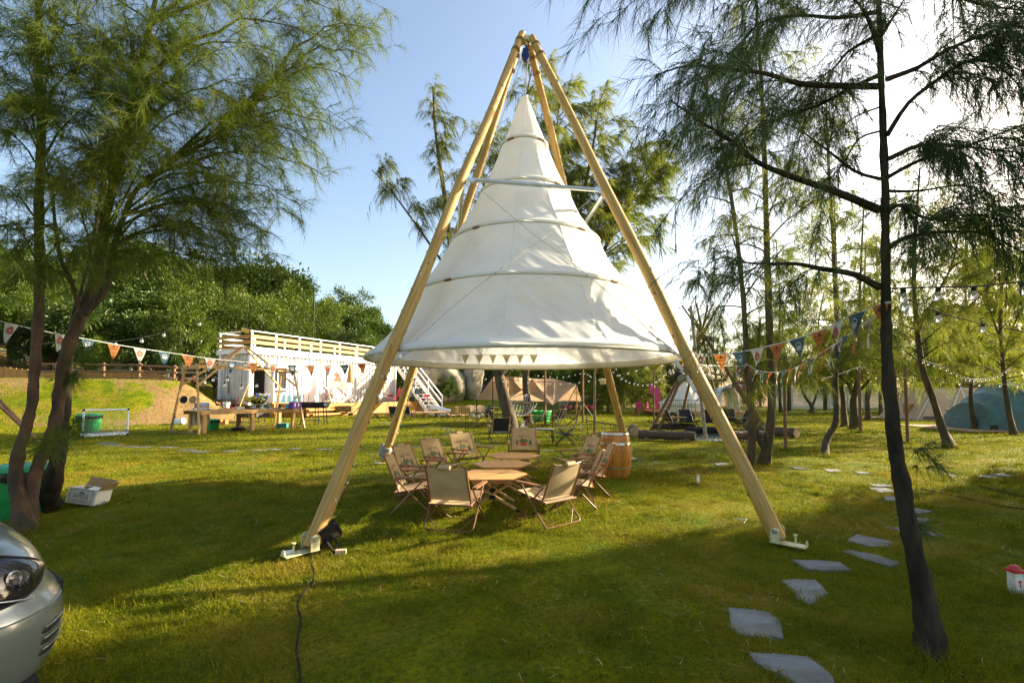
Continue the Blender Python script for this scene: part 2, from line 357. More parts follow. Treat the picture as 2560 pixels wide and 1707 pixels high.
# ------------------------------------------------------------------ grass
TUFTS = []       # (x, y, radius, height, count) filled in below by trees and posts
def grass():
    P_ = []
    for _ in range(420):
        ty = math.sqrt(rng.uniform(4, 110)); TUFTS.append((rng.uniform(-1.1, 1.1) * ty, ty, rng.uniform(.05, .2), rng.uniform(.045, .075), 120))
    def band(y0, y1, dens, wd, ht):
        n = int(dens * 1.14 * (y1 * y1 - y0 * y0)); y = np.sqrt(rng.uniform(y0 * y0, y1 * y1, n)); x = rng.uniform(-1.14, 1.14, n) * y
        P_.append((x, y, np.full(n, wd) * rng.uniform(.7, 1.3, n), np.full(n, ht) * rng.uniform(.5, 1.35, n)))
    band(1.9, 3.2, 8500, .0048, .036); band(3.2, 5, 5600, .0062, .038); band(5, 8, 2800, .009, .04); band(8, 13, 900, .013, .04); band(13, 22, 260, .026, .05); band(22, 34, 70, .045, .06)
    for (tx, ty, r, h, n) in TUFTS:
        a = rng.uniform(0, 6.283, n); rr = r * np.sqrt(rng.uniform(0, 1, n)) * rng.uniform(.6, 1.2, n)
        P_.append((tx + rr * np.cos(a), ty + rr * np.sin(a), np.full(n, max(.004, ty * .0010)), h * rng.uniform(.4, 1.2, n) * (1.15 - .6 * rr / r)))
    x, y, wd, ht = [np.concatenate([p[i] for p in P_]) for i in range(4)]
    keep = np.ones(len(x), bool)
    for pl0 in STONES:
        pl = pl0.mean(0) + (pl0 - pl0.mean(0)) * .88; mn = pl.min(0) - .02; mx = pl.max(0) + .02; idx = np.where((x > mn[0]) & (x < mx[0]) & (y > mn[1]) & (y < mx[1]))[0]
        if len(idx) == 0: continue
        ins = np.zeros(len(idx), bool); k = len(pl); X = x[idx]; Y = y[idx]
        for i in range(k):
            a, b = pl[i], pl[(i + 1) % k]
            c_ = ((a[1] > Y) != (b[1] > Y)) & (X < (b[0] - a[0]) * (Y - a[1]) / (b[1] - a[1] + 1e-12) + a[0]); ins ^= c_
        edge = rng.uniform(0, 1, len(idx)) < .03
        keep[idx[ins & ~edge]] = False
    s = sdist(x, y); keep &= (s < .6) | (rng.uniform(0, 1, len(x)) < .5); keep &= ~((s > 6))
    x, y, wd, ht = x[keep], y[keep], wd[keep], ht[keep]; n = len(x)
    clump = .75 + .5 * (np.sin(x * 5.1 + 2 * np.sin(y * 3.7)) * np.sin(y * 6.3 + 1.5 * np.sin(x * 4.1)) > .2)
    ht = ht * clump; z = zgn(x, y)
    a = rng.uniform(0, 6.283, n); lx = rng.normal(0, .6, n) * ht; ly = rng.normal(0, .6, n) * ht
    b0 = np.stack([x - np.cos(a) * wd / 2, y - np.sin(a) * wd / 2, z], 1); b1 = np.stack([x + np.cos(a) * wd / 2, y + np.sin(a) * wd / 2, z], 1)
    tp = np.stack([x + lx, y + ly, z + ht], 1)
    co = np.stack([b0, b1, tp], 1).reshape(-1, 3); me = fast_mesh('lawn_grass', co, np.arange(3 * n).reshape(-1, 3), M_blade)
    m = 5000; sy = np.sqrt(rng.uniform(4, 120, m)); sx = rng.uniform(-1.14, 1.14, m) * sy; k = np.sin(sx * 1.9 + 1.3 * np.sin(sy * 1.1)) + np.sin(sy * 2.3 + sx) > -.2; sx, sy = sx[k], sy[k]; m = len(sx); an = rng.uniform(0, 6.283, m); ln = rng.uniform(.03, .13, m); sz = zgn(sx, sy) + rng.uniform(.02, .04, m); ww = .0012 + sy * .0005
    d_ = np.stack([np.cos(an), np.sin(an), rng.normal(0, .12, m)], 1) * ln[:, None]; s_ = np.stack([-np.sin(an), np.cos(an), 0 * an], 1) * ww[:, None]; b_ = np.stack([sx, sy, sz], 1)
    tag(link('dry_straw', fast_mesh('dry_straw', np.stack([b_ - s_, b_ + s_, b_ + d_], 1).reshape(-1, 3), np.arange(3 * m).reshape(-1, 3), mat('straw', (.36, .27, .10), .8, var=.25, vscale=3))), 'dry straw and clippings scattered over the lawn', 'straw', kind='stuff')
    tag(link('lawn_grass', me), 'short mown grass with dry straw patches covering the camp lawn', 'grass', kind='stuff')
# ------------------------------------------------------------------ pole frame
YC = 6.75
feet = dict(FL=G(775, 1383), FR=G(1945, 1362), BL=G(957, 1160), BR=G(1571, 1150))
tops = dict(FL=P(1306, 86, YC - .07), FR=P(1331, 96, YC - .05), BL=P(1299, 110, YC + .10), BR=P(1326, 117, YC + .08))
FRM = thing('pole_pyramid', 'tall four-pole peeled pine frame with steel crossbars, hoisting the white canopy', 'frame', (.15, YC, 0.09), world=True)
def on(k, t): return feet[k].lerp(tops[k], t)
for k in ('FL', 'FR', 'BL', 'BR'):
    a, b = feet[k] + V((0, 0, .06)), tops[k]; d = (b - a); n = 16
    pts = [a.lerp(b, i / n) + V((math.sin(i * 1.1 + ord(k[1])) * .008, math.cos(i * .9 + ord(k[0])) * .008, 0)) for i in range(n + 1)]
    qr = d.normalized().to_track_quat('Z', 'Y'); inv = qr.inverted()        # the pole lies along its own z so that the grain runs lengthwise
    pole = MB().tube([inv @ (q - a) for q in pts], [lerp(.075, .052, i / n) * (1 + .02 * math.sin(i * 2.3)) for i in range(n + 1)], 16).build('pole', M_pole, FRM, True, org=(0, 0, 0))
    pole.location = a - V(FRM['_o']); pole.rotation_euler = qr.to_euler()
    kn = MB(); dn = d.normalized(); s1 = dn.cross(V((0, 1, 0))).normalized(); s2 = dn.cross(s1)
    for i in range(46):                                # dark knots standing slightly proud
        t = random.uniform(.03, .97); an = random.uniform(0, 6.28); r = lerp(.075, .052, t)
        nn = s1 * math.cos(an) + s2 * math.sin(an); q = a.lerp(b, t) + nn * (r - .001)
        m = Matrix((nn.cross(dn), dn, nn)).transposed(); kr = random.uniform(.007, .018)
        kn.lathe([(kr, 0), (kr * .8, .004), (.001, .005)], q, 7, True, m @ Matrix.Diagonal((.8, 1.5, 1)))
    kn.build('knots', M_knot, FRM, True)['kind'] = 'stuff'
    cr = MB(); an = random.uniform(-2.4, -.7)          # a long drying crack
    nn = s1 * math.cos(an) + s2 * math.sin(an)
    cr.tube([a.lerp(b, t) + nn * (lerp(.075, .052, t) - .0015) + s2 * .004 * math.sin(t * 30) for t in np.linspace(.06, .5, 14)], .0028, 5); cr.build('crack', M_knot, FRM)
    for t in (.945, .975):
        rp = MB(); q = a.lerp(b, t); m = Matrix((s1, s2, dn)).transposed()
        for j in range(4): rp.lathe([(.058, -.006), (.066, 0), (.058, .006)], q + dn * j * .013, 14, False, m)
        rp.build('lashing', mat('jute_lashing', (.30, .19, .08), .9, bump=.3), FRM, True)
    cap = MB().tube([b, b + dn * .05], .03, 10); cap.build('top_bolt', M_galv, FRM, True)
    if k in ('FL', 'FR'):
        out = V((d.x, d.y, 0)).normalized() * -1; sd = V((-out.y, out.x, 0)); m = Matrix((out, sd, V((0, 0, 1)))).transposed()
        pl = MB().box(feet[k] + out * .09 + V((0, 0, .032)), (.30, .12, .010), m).build('foot_plate', M_ironpaint, FRM)
        for s in (-1, 1):
            prof = [(-.04, 0), (.04, 0)] + [(.04 * math.cos(q), .10 + .04 * math.sin(q)) for q in np.linspace(0, math.pi, 9)]
            MB().prism(prof, s * .084, s * .094, m, feet[k] + V((0, 0, .038))).build('lug', M_ironpaint, FRM)
        bl = MB(); c = feet[k] + V((0, 0, .15)); bl.tube([c - sd * .115, c + sd * .115], .012, 6)
        for s in (-1, 1): bl.lathe([(.024, -.008), (.024, .008)], c + sd * s * .103, 6, True, Matrix((V((0, 0, 1)), out, sd)).transposed())
        bl.build('bolt', M_galv, FRM)
        st = MB(); c = feet[k] + out * .15 + V((0, 0, .04)); st.tube([c, c + V((0, 0, .08))], .009, 8); st.tube([c + V((0, 0, .08)), c + V((0, 0, .09))], .019, 8)
        st.tube([c + out * .09 + sd * (.03 * math.cos(q)) + V((0, 0, .045 * math.sin(q))) for q in np.linspace(0, math.pi, 8)], .006, 6); st.build('stake', M_ironpaint, FRM, True)
    else:
        cl = MB(); m = Matrix((s1, s2, dn)).transposed()
        for j in range(9): cl.lathe([(.086, -.012), (.106, -.004), (.106, .006), (.086, .012)], a + dn * (.10 + j * .025) + V((random.uniform(-.006, .006), 0, 0)), 16, False, m)
        if k == 'BL': cl.tube([a + dn * .32 + s1 * .1, a + V((-.13, -.1, .1)), a + V((-.16, -.06, -.03))], .011, 6)
        cl.build('rope_coil', mat('grey_rope', (.42, .38, .33), .9, var=.25, vscale=50, bump=.3), FRM, True)
        MB().box(feet[k] + V((0, 0, .03)), (.3, .16, .012), .6).build('foot_plate', M_ironpaint, FRM)
TB = dict(FL=.612, FR=.598, BL=.60, BR=.60)
for p, q in (('FL', 'FR'), ('FL', 'BL'), ('FR', 'BR'), ('BL', 'BR')):
    a, b = on(p, TB[p]), on(q, TB[q]); d = (b - a).normalized(); a2, b2 = a + d * .06, b - d * .06
    cb = MB().tube([a2 + d * .09, b2 - d * .09], .026, 12).build('crossbar', M_galv, FRM, True)
    for e, s in ((a2, 1), (b2, -1)): MB().box(e + d * s * .05, (.10, .022, .045), Matrix((d, V((-d.y, d.x, 0)), V((0, 0, 1)))).transposed()).build('end_bracket', M_galv, cb)
hb = MB(); hc_ = (tops['FL'] + tops['FR']) / 2
hb.bar(tops['FL'] + V((0, 0, -.05)), tops['FR'] + V((0, 0, -.02)), .05, .07); hb.bar(tops['BL'] + V((0, 0, .06)), tops['FR'] + V((-.02, 0, -.03)), .05, .05); hb.bar(tops['BL'] + V((0, 0, .02)), tops['BR'] + V((0, 0, .06)), .04, .05)
hb.build('top_hub', M_ironpaint, FRM)
# bracing wires with turnbuckles (part of the frame)
def wire(a, b, r=.006, sag=0, n=10): return MB().tube([a.lerp(b, i / n) - V((0, 0, sag * 4 * (i / n) * (1 - i / n))) for i in range(n + 1)], r, 6)
rimFL, rimFR = on('FL', .262) + V((.07, -.05, 0)), on('FR', .27) + V((-.08, -.05, 0))
def over(a, b):                                      # straight, but resting on the canvas where it bulges out
    zz = [1.93, 2.80, 3.57, 4.31, 5.06, 5.83]; rr = [2.19, 1.575, 1.075, .655, .335, .052]; pts = []
    for i in range(41):
        q = a.lerp(b, i / 40); d = V((q.x - .185, q.y - YC, 0)); R = float(np.interp(q.z, zz, rr)) + .022
        if q.z > 1.95 and d.length < R: d = d.normalized() * R; q = V((.185 + d.x, YC + d.y, q.z))
        pts.append(q)
    return MB().tube(pts, .0042, 6)
w1 = over(on('FR', .595) + V((-.08, -.05, 0)), rimFL).build('brace_wire', M_rope, FRM); w2 = over(on('FL', .607) + V((.08, -.05, 0)), rimFR).build('brace_wire', M_rope, FRM)
for wv, a, b in ((w1, rimFL, on('FR', .595)), (w2, rimFR, on('FL', .607))):
    d = (b - a).normalized(); tb = MB(); n = d.cross(V((0, 1, 0))).normalized()
    for s in (-1, 1): tb.tube([a + d * .10 + n * .016 * s, a + d * .34 + n * .016 * s], .006, 6)
    tb.tube([a, a + d * .13], .009, 6); tb.tube([a + d * .3, a + d * .48], .007, 6); tb.box(a + d * .1, (.03, .03, .03)); tb.box(a + d * .34, (.03, .03, .03)); tb.build('turnbuckle', M_galv, wv)
# eye bolts and dangling straps at the two front corners
for k, t, L in (('FL', .255, .62), ('FR', .262, .75)):
    q = on(k, t); s = 1 if k == 'FL' else -1; e0, tip = (P(970, 895, 4.95), P(940, 985, 4.8)) if k == 'FL' else (P(1688, 901, 5.15), P(1739, 978, 5.0))
    st = MB(); e = e0
    st.tube([e, e.lerp(tip, .45) + V((.01, 0, .01)), tip], .013 if k == 'FL' else .02, 6)
    st.build('strap', M_hooppocket, FRM, True)
    bl = MB(); c = e.lerp(tip, .48); bl.box(c, (.06, .05, .13), Matrix.Rotation(.35 * -s, 3, 'Y')); bl.build('block', M_timber2, FRM)
    hk = MB(); hk.tube([tip + V((.03 * math.sin(a), 0, -.05 - .05 * math.cos(a))) for a in np.linspace(0, 5, 10)], .010, 6); hk.build('hook', M_galv, FRM, True)

# ------------------------------------------------------------------ pulley block hanging from the hub
PB = hc_ + V((-.01, 0, -.12)); PT = thing('pulley_block', 'blue hoist pulley block hanging on a hook below the pole tops', 'pulley', PB, world=True)
m = MB(); m.tube([PB + V((.035 * math.sin(a), 0, .0 + .035 * math.cos(a))) for a in np.linspace(0, 5.2, 12)], .009, 6); m.build('hook', M_black, PT, True)
m = MB(); prof = [(-.035, 0), (.02, .04), (.05, -.02), (.055, -.13), (.02, -.19), (-.03, -.17), (-.06, -.10)]; m.prism(prof, -.025, .025, None, PB + V((-.02, 0, -.09))); m.build('sheave_housing', mat('navy_paint', (.012, .02, .13), .35), PT)
# ------------------------------------------------------------------ canopy
PROF = [(5.83, .052), (5.06, .335), (4.31, .655), (3.57, 1.075), (2.80, 1.575), (1.93, 2.19)]
CAN = thing('hanging_canopy', 'white flared canvas canopy in hooped tiers, hung from the pole frame', 'canopy', (.185, YC, 1.93))
NG, S0 = 12, math.radians(-98)
def ring(z, r, a): return V((r * math.cos(a), r * math.sin(a), z - 1.93))
for ti in range(5):
    (z1, r1), (z0, r0) = PROF[ti], PROF[ti + 1]
    for g in range(NG):
        nu, nv = (14, 12) if ti < 2 else ((26, 22) if ti < 3 else (40, 34)); rows = []
        a0 = S0 + g * 2 * math.pi / NG; a1 = a0 + 2 * math.pi / NG; ph = random.uniform(.45, .95) * (1 if g % 2 else -1); ph = -.75 if g == 0 else ph; sd = random.uniform(0, 50)
        amp = (.004, .007, .012, .017, .027)[ti] * (1.35 if g in (0, 1, 11) else .8)
        for j in range(nv + 1):
            v = j / nv; row_ = []
            for i in range(nu + 1):
                u = i / nu; a = lerp(a0, a1, u); r = lerp(r0, r1, v); z = lerp(z0, z1, v)
                r *= 1 - .018 * math.sin(math.pi * u) * math.sin(math.pi * min(1, v * 1.05)) ; r -= (.05, .05, .05, .05, .075)[ti] * math.sin(math.pi * v) * (r1 + r0) / 3
                w_ = (u - .5) * r * .52; h_ = v * (z1 - z0)
                al = w_ * math.cos(ph) + h_ * math.sin(ph); ac = -w_ * math.sin(ph) + h_ * math.cos(ph)
                nn = mnoise.noise(V((al * 1.7, ac * 8.5, sd))) + .5 * mnoise.noise(V((al * 3.5, ac * 17, sd + 9)))
                pk = mnoise.noise(V((w_ * 3, h_ * 26, sd + 3))) * math.exp(-min(u, 1 - u) * 10) * .8       # seam pucker
                fade = min(1, 7 * v) * min(1, 7 * (1 - v)) * min(1, .15 + 5 * min(u, 1 - u))
                r += amp * (nn * fade + pk * min(1, 6 * v) * min(1, 6 * (1 - v)) * (min(u, 1 - u) > 0))
                row_.append(ring(z, r, a))
            rows.append(row_)
        MB().sheet(rows).build('canvas_panel', M_canvas, CAN, 2)
        sm_ = MB(); sm_.tube([rows[j][0] * 1.0 + V((math.cos(a0), math.sin(a0), 0)) * .002 for j in range(0, nv + 1, 2)], .0035 if ti > 1 else .0025, 4); sm_.build('seam', M_hooppocket, CAN)
for hi, (z, r) in enumerate(PROF[1:]):
    n = 72; hp = MB(); big = hi == 4; hh = .07 if big else .05
    hp.lathe([(r + .013, -.012), (r + .016, hh * .4), (r * (1 - hh * .62 / max(r, .3)) + .012, hh)], (0, 0, z - 1.93), n, False); hp.build('hoop_pocket', M_canvas, CAN, True)
    tr = .016 if big else .0075
    hr = MB().tube([V(((r + .012) * math.cos(a), (r + .012) * math.sin(a), z - 1.93 - .014)) for a in np.linspace(0, 2 * math.pi, n + 1)], tr, 8, False).build('hoop', M_hoop, CAN, True)
    if not big:
        for aa in (-2.2, -.86):
            fr = MB().tube([V(((r + .014) * math.cos(aa + q), (r + .014) * math.sin(aa + q), z - 1.93 - .014)) for q in (-.05 / r, 0, .05 / r)], .016, 8); fr.build('ferrule', M_chairwood, hr)
iv = MB(); iv.lathe([(2.185, -.01), (2.14, -.012), (2.05, .07)], (0, 0, 0), 72, False); iv.build('rim_valance', M_canvas, CAN, True)
MB().lathe([(.055, 0), (.055, .02), (.02, .05)], (0, 0, 5.83 - 1.93), 16).build('crown_ring', M_galv, CAN)
for aa in (-2.45, -.70, .75, 2.3):
    a = ring(1.93, 2.19, aa); MB().tube([a + V((0, 0, -.01)), a * 1.03 + V((0, 0, -.06))], .012, 6).build('tie_ring', M_galv, CAN)
HR = MB().tube([PB + V((.03, 0, -.12)), V((.185, YC, 5.9))], .008, 6); HR.tube([PB + V((-.06, .02, -.2)), on('BL', .72) + V((.09, -.03, 0)), on('BL', .3) + V((.1, -.02, 0)), on('BL', .06) + V((.08, -.05, 0))], .007, 6)
tag(HR.build('hoist_rope', M_rope), 'thin pale hoist rope from the pulley to the canopy crown', 'rope')
# small pennants strung inside the canopy
IB = thing('inner_bunting', 'row of plain cream pennants strung inside the canopy at the back', 'bunting', (.1, 8.35, 1.95), world=True)
pts = [P(*c5(x, 22), 8.3) for x in (820, 930, 1040, 1140, 1250, 1350, 1460)]
MB().tube(pts, .004, 4).build('string', M_rope, IB)
for a, b in zip(pts[:-1], pts[1:]):
    q0 = a.lerp(b, .22); q1 = a.lerp(b, .78); MB().add([q0, q1, (q0 + q1) / 2 + V((0, .02, -.16))], [(0, 1, 2)]).build('pennant', mat('cream_pennant', (.66, .58, .38), .85, transl=.3), IB)
# floodlamps and the little bulbs on the poles
q = P(*c11(835, 490), 4.75); FLM = thing('floodlight', 'round black floodlight clipped to the strap beside the right front pole', 'floodlight', q, world=True)
ax = V((.35, -.75, -.55)).normalized(); s1 = ax.cross(V((0, 0, 1))).normalized(); m = Matrix((s1, ax.cross(s1), ax)).transposed()
MB().lathe([(.03, -.05), (.05, -.03), (.055, .012), (.05, .02)], q, 16, True, m).build('housing', M_black, FLM, True)
MB().lathe([(.045, 0), (.02, .003)], q + ax * .021, 16, True, m).build('lens', mat('lamp_lens', (.5, .5, .48), .15), FLM, True)
MB().tube([q - ax * .04, q - ax * .07 + V((.05, 0, .03))], .009, 6).build('arm', M_black, FLM)
q = P(*c5(1238, 228), 7.9) ; q = P(*c6(1595, 213), 8.0)
WL = MB().lathe([(.012, .06), (.05, .045), (.052, -.03), (.04, -.045), (.005, -.05)], q, 14); tag(WL.build('pole_lamp', mat('cream_plastic', (.7, .64, .45), .4), org=q, smooth=True), 'small round cream lamp hung on the rear right pole', 'lamp').location = q
def helix_lights(k, n, label, t0, t1):
    T = thing('fairy_lights', label, 'fairy lights', feet[k], world=True); d = (tops[k] - feet[k]).normalized(); s1 = d.cross(V((0, 1, 0))).normalized(); s2 = d.cross(s1)
    f = lambda t: on(k, t) + (s1 * math.cos(t * 34) + s2 * math.sin(t * 34)) * (lerp(.075, .052, t) + .006)
    MB().tube([f(t) for t in np.linspace(t0, t1, 90)], .0022, 4).build('wire', M_rope, T)
    for i in range(n): MB().ball(f(lerp(t0, t1, (i + .5) / n)), .0115, 8, 5).build('bulb', mat('frosted_bulb', (.75, .75, .78), .3), T, True)
helix_lights('FL', 16, 'fairy lights wound round the left front pole', .03, .42)
helix_lights('BL', 12, 'fairy lights wound round the rear left pole', .05, .4)
# ------------------------------------------------------------------ folding armchairs
def make_chair(name, fabric, tubem, armm, printed=False, wrap=True):
    T = thing(name, 'chair', 'chair')
    for s in (1, -1):                                  # crossing leg loops: sides run from the arm to a rail on the ground
        xa = .268 if s > 0 else .256; y0, y1 = (.17 * s - .02, -.22 * s)
        def side(sg): return [V((sg * xa, y0, .43)), V((sg * xa, lerp(y0, y1, .9), .075)), V((sg * (xa - .006), y1 - .012 * s, .028)), V((sg * (xa - .035), y1 - .018 * s, .012))]
        MB().tube(side(-1) + side(1)[::-1], .0098, 8).build('leg_frame', tubem, T, True)
        for sg in (-1, 1):
            MB().tube([V((sg * xa, lerp(y0, y1, .74), .43 + (.075 - .43) * .82)), V((sg * .12, y1 - .016 * s, .014))], .0055, 6).build('brace', tubem, T, True)
    for sg in (-1, 1):
        MB().box((sg * .270, .02, .442), (.05, .40, .018)).build('armrest', armm, T)
        MB().tube([(sg * .232, -.20, .262), (sg * .232, .25, .325)], .010, 8).build('seat_rail', tubem, T, True)
        MB().tube([(sg * .226, -.13, .235), (sg * .216, -.325, .685)], .0115, 8).build('back_post', armm, T, True)
        MB().box((sg * .262, -.135, .43), (.02, .03, .02)).build('arm_joint', M_black, T)
    MB().tube([(-.24, .25, .325), (.24, .25, .325)], .009, 8).build('front_rail', tubem, T, True)
    MB().tube([(-.24, -.2, .262), (.24, -.2, .262)], .009, 8).build('rear_rail', tubem, T, True)
    g = [[V((x, lerp(-.195, .245, t), lerp(.268, .336, t) - .03 * (1 - (x / .232) ** 2) * math.sin(math.pi * t) ** .6)) for x in np.linspace(-.236, .236, 11)] for t in np.linspace(0, 1, 9)]
    o = MB().sheet(g); o.sheet([[q + V((0, 0, -.006)) for q in r][::-1] for r in g]); o.build('seat', fabric, T, True)
    def bp(x, t): return V((x, lerp(-.165, -.322, t) - .022 * (1 - (x / .225) ** 2) * (.5 + .5 * math.sin(math.pi * t)), lerp(.30, .655, t)))
    g = [[bp(x, t) + V((0, .013, .004)) for x in np.linspace(-.232, .232, 13)] for t in np.linspace(0, 1, 9)]
    o = MB().sheet(g); o.sheet([[q + V((0, -.007, 0)) for q in r][::-1] for r in g]); o.build('backrest', fabric, T, True)
    MB().tube([(-.213, -.318, .672), (-.1, -.335, .664), (0, -.34, .66), (.1, -.335, .664), (.213, -.318, .672)], .0055, 6).build('handle_strap', armm, T)
    if wrap: MB().tube([(-.062, -.345, .667), (.062, -.345, .667)], [.026, .026], 12).build('handle_wrap', fabric, T, True)
    if printed:
        pm = MB(); k = 0
        def ply(pts, mi, off):
            pm.mi = mi; n = len(pts); pm.add([bp(x, t) + V((0, .0165 + off, .006)) for x, t in pts], [tuple(range(n))])
        def fan(pts, mi, off):
            pm.mi = mi; cx = sum(p[0] for p in pts) / len(pts); ct = sum(p[1] for p in pts) / len(pts); n = len(pts)
            pm.add([bp(cx, ct) + V((0, .0165 + off, .006))] + [bp(x, t) + V((0, .0165 + off, .006)) for x, t in pts], [(0, 1 + i, 1 + (i + 1) % n) for i in range(n)])
        fan([(-.10, .36), (-.06, .44), (-.03, .52), (0, .47), (.035, .54), (.07, .45), (.105, .37), (0, .35)], 0, 0)
        fan([(-.03, .30), (.0, .42), (.05, .40), (.07, .30)], 0, .0006)
        for cx, h in ((-.125, .28), (.125, .26), (-.108, .2)):
            for j in range(3): fan([(cx - .026 + .006 * j, .22 + j * h * .28), (cx + .026 - .006 * j, .22 + j * h * .28), (cx, .22 + (j + 1.3) * h * .33)], 1, .0008)
        fan([(-.065, .18), (-.035, .30), (.035, .31), (.075, .18)], 2, .0014); fan([(-.02, .185), (-.015, .24), (.01, .24), (.012, .185)], 3, .002)
        fan([(.03 + .016 * math.cos(a), .58 + .03 * math.sin(a)) for a in np.linspace(0, 6.28, 9)[:-1]], 2, .0006)
        pm.build('printed_picture', [mat('print_hill', (.10, .13, .05), .8), mat('print_pine', (.07, .10, .03), .8), mat('print_red', (.50, .05, .03), .8), M_ink], T)
        tm = text_mesh('Car Camp', .055, M_ink, .0004)
        for v_ in tm.vertices:
            x, y = v_.co.x, v_.co.y; q = bp(x, .66 + y / .36 - 3.2 * x * x) + V((0, .0175, .006)); v_.co = q if x > -9 else q
        for v_ in tm.vertices: pass
        o = link('lettering', tm, T)
    kids_of(T); return T
def head(hx, hy): return math.atan2(-hx, hy)           # rotation that turns +y into (hx, hy)
chT = make_chair('folding_chair', M_tan, M_chairwood, M_armwood, True)
GT = 'tan folding chairs round the picnic tables'
tan = [((-.61, 5.18), (.087, .38), 'tan canvas folding chair with its back to the camera, left of the front table'),
       ((.40, 5.33), (-.26, .31), 'tan canvas folding chair seen from behind at the front right of the tables'),
       ((.80, 5.98), (-.97, .12), 'tan folding chair right of the tables, just behind the front right chair'),
       ((1.05, 6.55), (-1, .02), 'tan folding chair right of the tables, nearest the barrel and seen edge on'),
       ((.98, 7.35), (-.95, -.32), 'tan folding chair right of the tables, farthest back on that side'),
       ((-1.16, 5.72), (.97, .04), 'tan folding chair with printed back, nearest of the three on the left side'),
       ((-1.22, 6.42), (.93, -.34), 'tan folding chair with printed back, middle of the three on the left side'),
       ((-.98, 7.05), (.85, -.5), 'tan folding chair with printed back, third on the left side, between two others'),
       ((-.66, 7.74), (.66, -.74), 'tan folding chair with printed back turned to the camera, before the white carton'),
       ((.21, 8.45), (-.03, -1), 'tan folding chair facing the camera at the far end of the tables')]
for i, ((x, y), h, lab) in enumerate(tan):
    if i == 0: c = chT; c.location = (x, y, zl(y)); c.rotation_euler = (0, 0, head(*h)); c['label'] = lab; c['group'] = GT
    else: c = clone(chT, (x, y, zl(y)), head(*h), lab, GT)
chB = make_chair('folding_chair', M_blackfab, M_black, mat('pale_arm_wood', (.42, .28, .14), .5), False, False)
GB = 'dark folding chairs on the lawn'
blk = [(1248, 1105, (-.25, .97), 'black folding chair with its back to the camera beside the thick trunk', 1.0),
       (1242, 1066, (.9, .3), 'black folding chair facing right, behind the thick trunk', 1.0),
       (1413, 1113, (-1, .12), 'dark folding chair in profile facing left, by the low camp table', 1.0),
       (1432, 1064, (-1, .1), 'dark folding chair in profile facing left, right of the tan tarp tip', 1.0),
       (1344, 1067, (-1, .15), 'dark folding chair facing left before the green crates', 1.0),
       (1380, 1067, (-1, -.1), 'dark folding chair facing left, right of the wooden post under the tarp', 1.0),
       (1395, 1062, (-.6, .8), 'black folding chair turned away behind its neighbour under the tarp', 1.0),
       (1018, 1050, (.2, 1), 'black folding chair with its back to the camera before the pallet platform', 1.05),
       (990, 1051, (.3, 1), 'black folding chair half hidden by the rear left pole near the pallets', 1.05),
       (1218, 1046, (-.5, -.85), 'black folding chair at the right end of the far chair row', 1.0)]
first = True
for u, v, h, lab, s in blk:
    q = G(u, v)
    if first: c = chB; c.location = q; c.rotation_euler = (0, 0, head(*h)); c['label'] = lab; c['group'] = GB; first = False
    else: clone(chB, q, head(*h), lab, GB, s)
chP = make_chair('folding_chair', M_tan, M_chairwood, M_armwood, False, True)
GP = 'tan folding chairs by the bank'
for i, (u, v, h, lab) in enumerate([(1133, 1052, (-.5, .85), 'plain tan folding chair, left one of a pair seen from behind near the stairs'), (1160, 1051, (-.4, .9), 'plain tan folding chair, right one of a pair seen from behind near the stairs'),
                       (1184, 1045, (.5, -.85), 'pale tan folding chair at the left end of the far chair row'), (1205, 1045, (.4, -.9), 'pale folding chair in the middle of the far chair row')]):
    q = G(u, v)
    if i == 0: chP.location = q; chP.rotation_euler = (0, 0, head(*h)); chP['label'] = lab; chP['group'] = GP
    else: clone(chP, q, head(*h), lab, GP)

# ------------------------------------------------------------------ picnic tables
def make_table(name, label, loc, rz, W=.84, D=.70, H=.40, group=None, n=14):
    T = thing(name, label, 'table', loc, rz, group); sw = D / n
    for i in range(n):
        y = -D / 2 + (i + .5) * sw; hw = lerp(W / 2, W * .28, (abs(y) / (D / 2)))
        MB().box((0, y, H - .009), (2 * hw, sw - .003, .018)).build('slat', M_tabletop, T)
    for x in (-W * .22, W * .22): MB().box((x, 0, H - .034), (.035, D * .86, .03)).build('rail', M_tabletop, T)
    for sy in (-1, 1):
        y = sy * D * .28
        MB().box((0, y, H - .066), (W * .55, .03, .03)).build('apron', M_tabletop, T)
        for s in (-1, 1):
            yy = y + s * .018; a = V((s * W * .25, yy, H - .08)); b = V((-s * W * .36, yy, .0)); d = (b - a)
            lg = MB().bar(a, a + d * .93, .028, .028).build('leg', M_timber, T); MB().bar(a + d * .93, b, .03, .03).build('foot', M_black, lg)
        q = V((0, y, .16)).lerp(V((0, y, .18)), .5); MB().box((0, y, .165), (.07, .07, .05)).build('joint', M_black, T)
    return T
TG = 'slatted picnic tables in a row'
make_table('slat_table', 'slatted beech picnic table nearest the camera, octagonal top', (-.24, 5.92, zl(5.92)), .03, group=TG, W=.88, D=.74)
make_table('slat_table', 'slatted beech picnic table in the middle of the row', (-.14, 6.63, zl(6.63)), .02, group=TG, D=.66)
make_table('slat_table', 'slatted beech picnic table farthest from the camera in the row', (.03, 7.30, zl(7.3)), -.02, group=TG, D=.66)

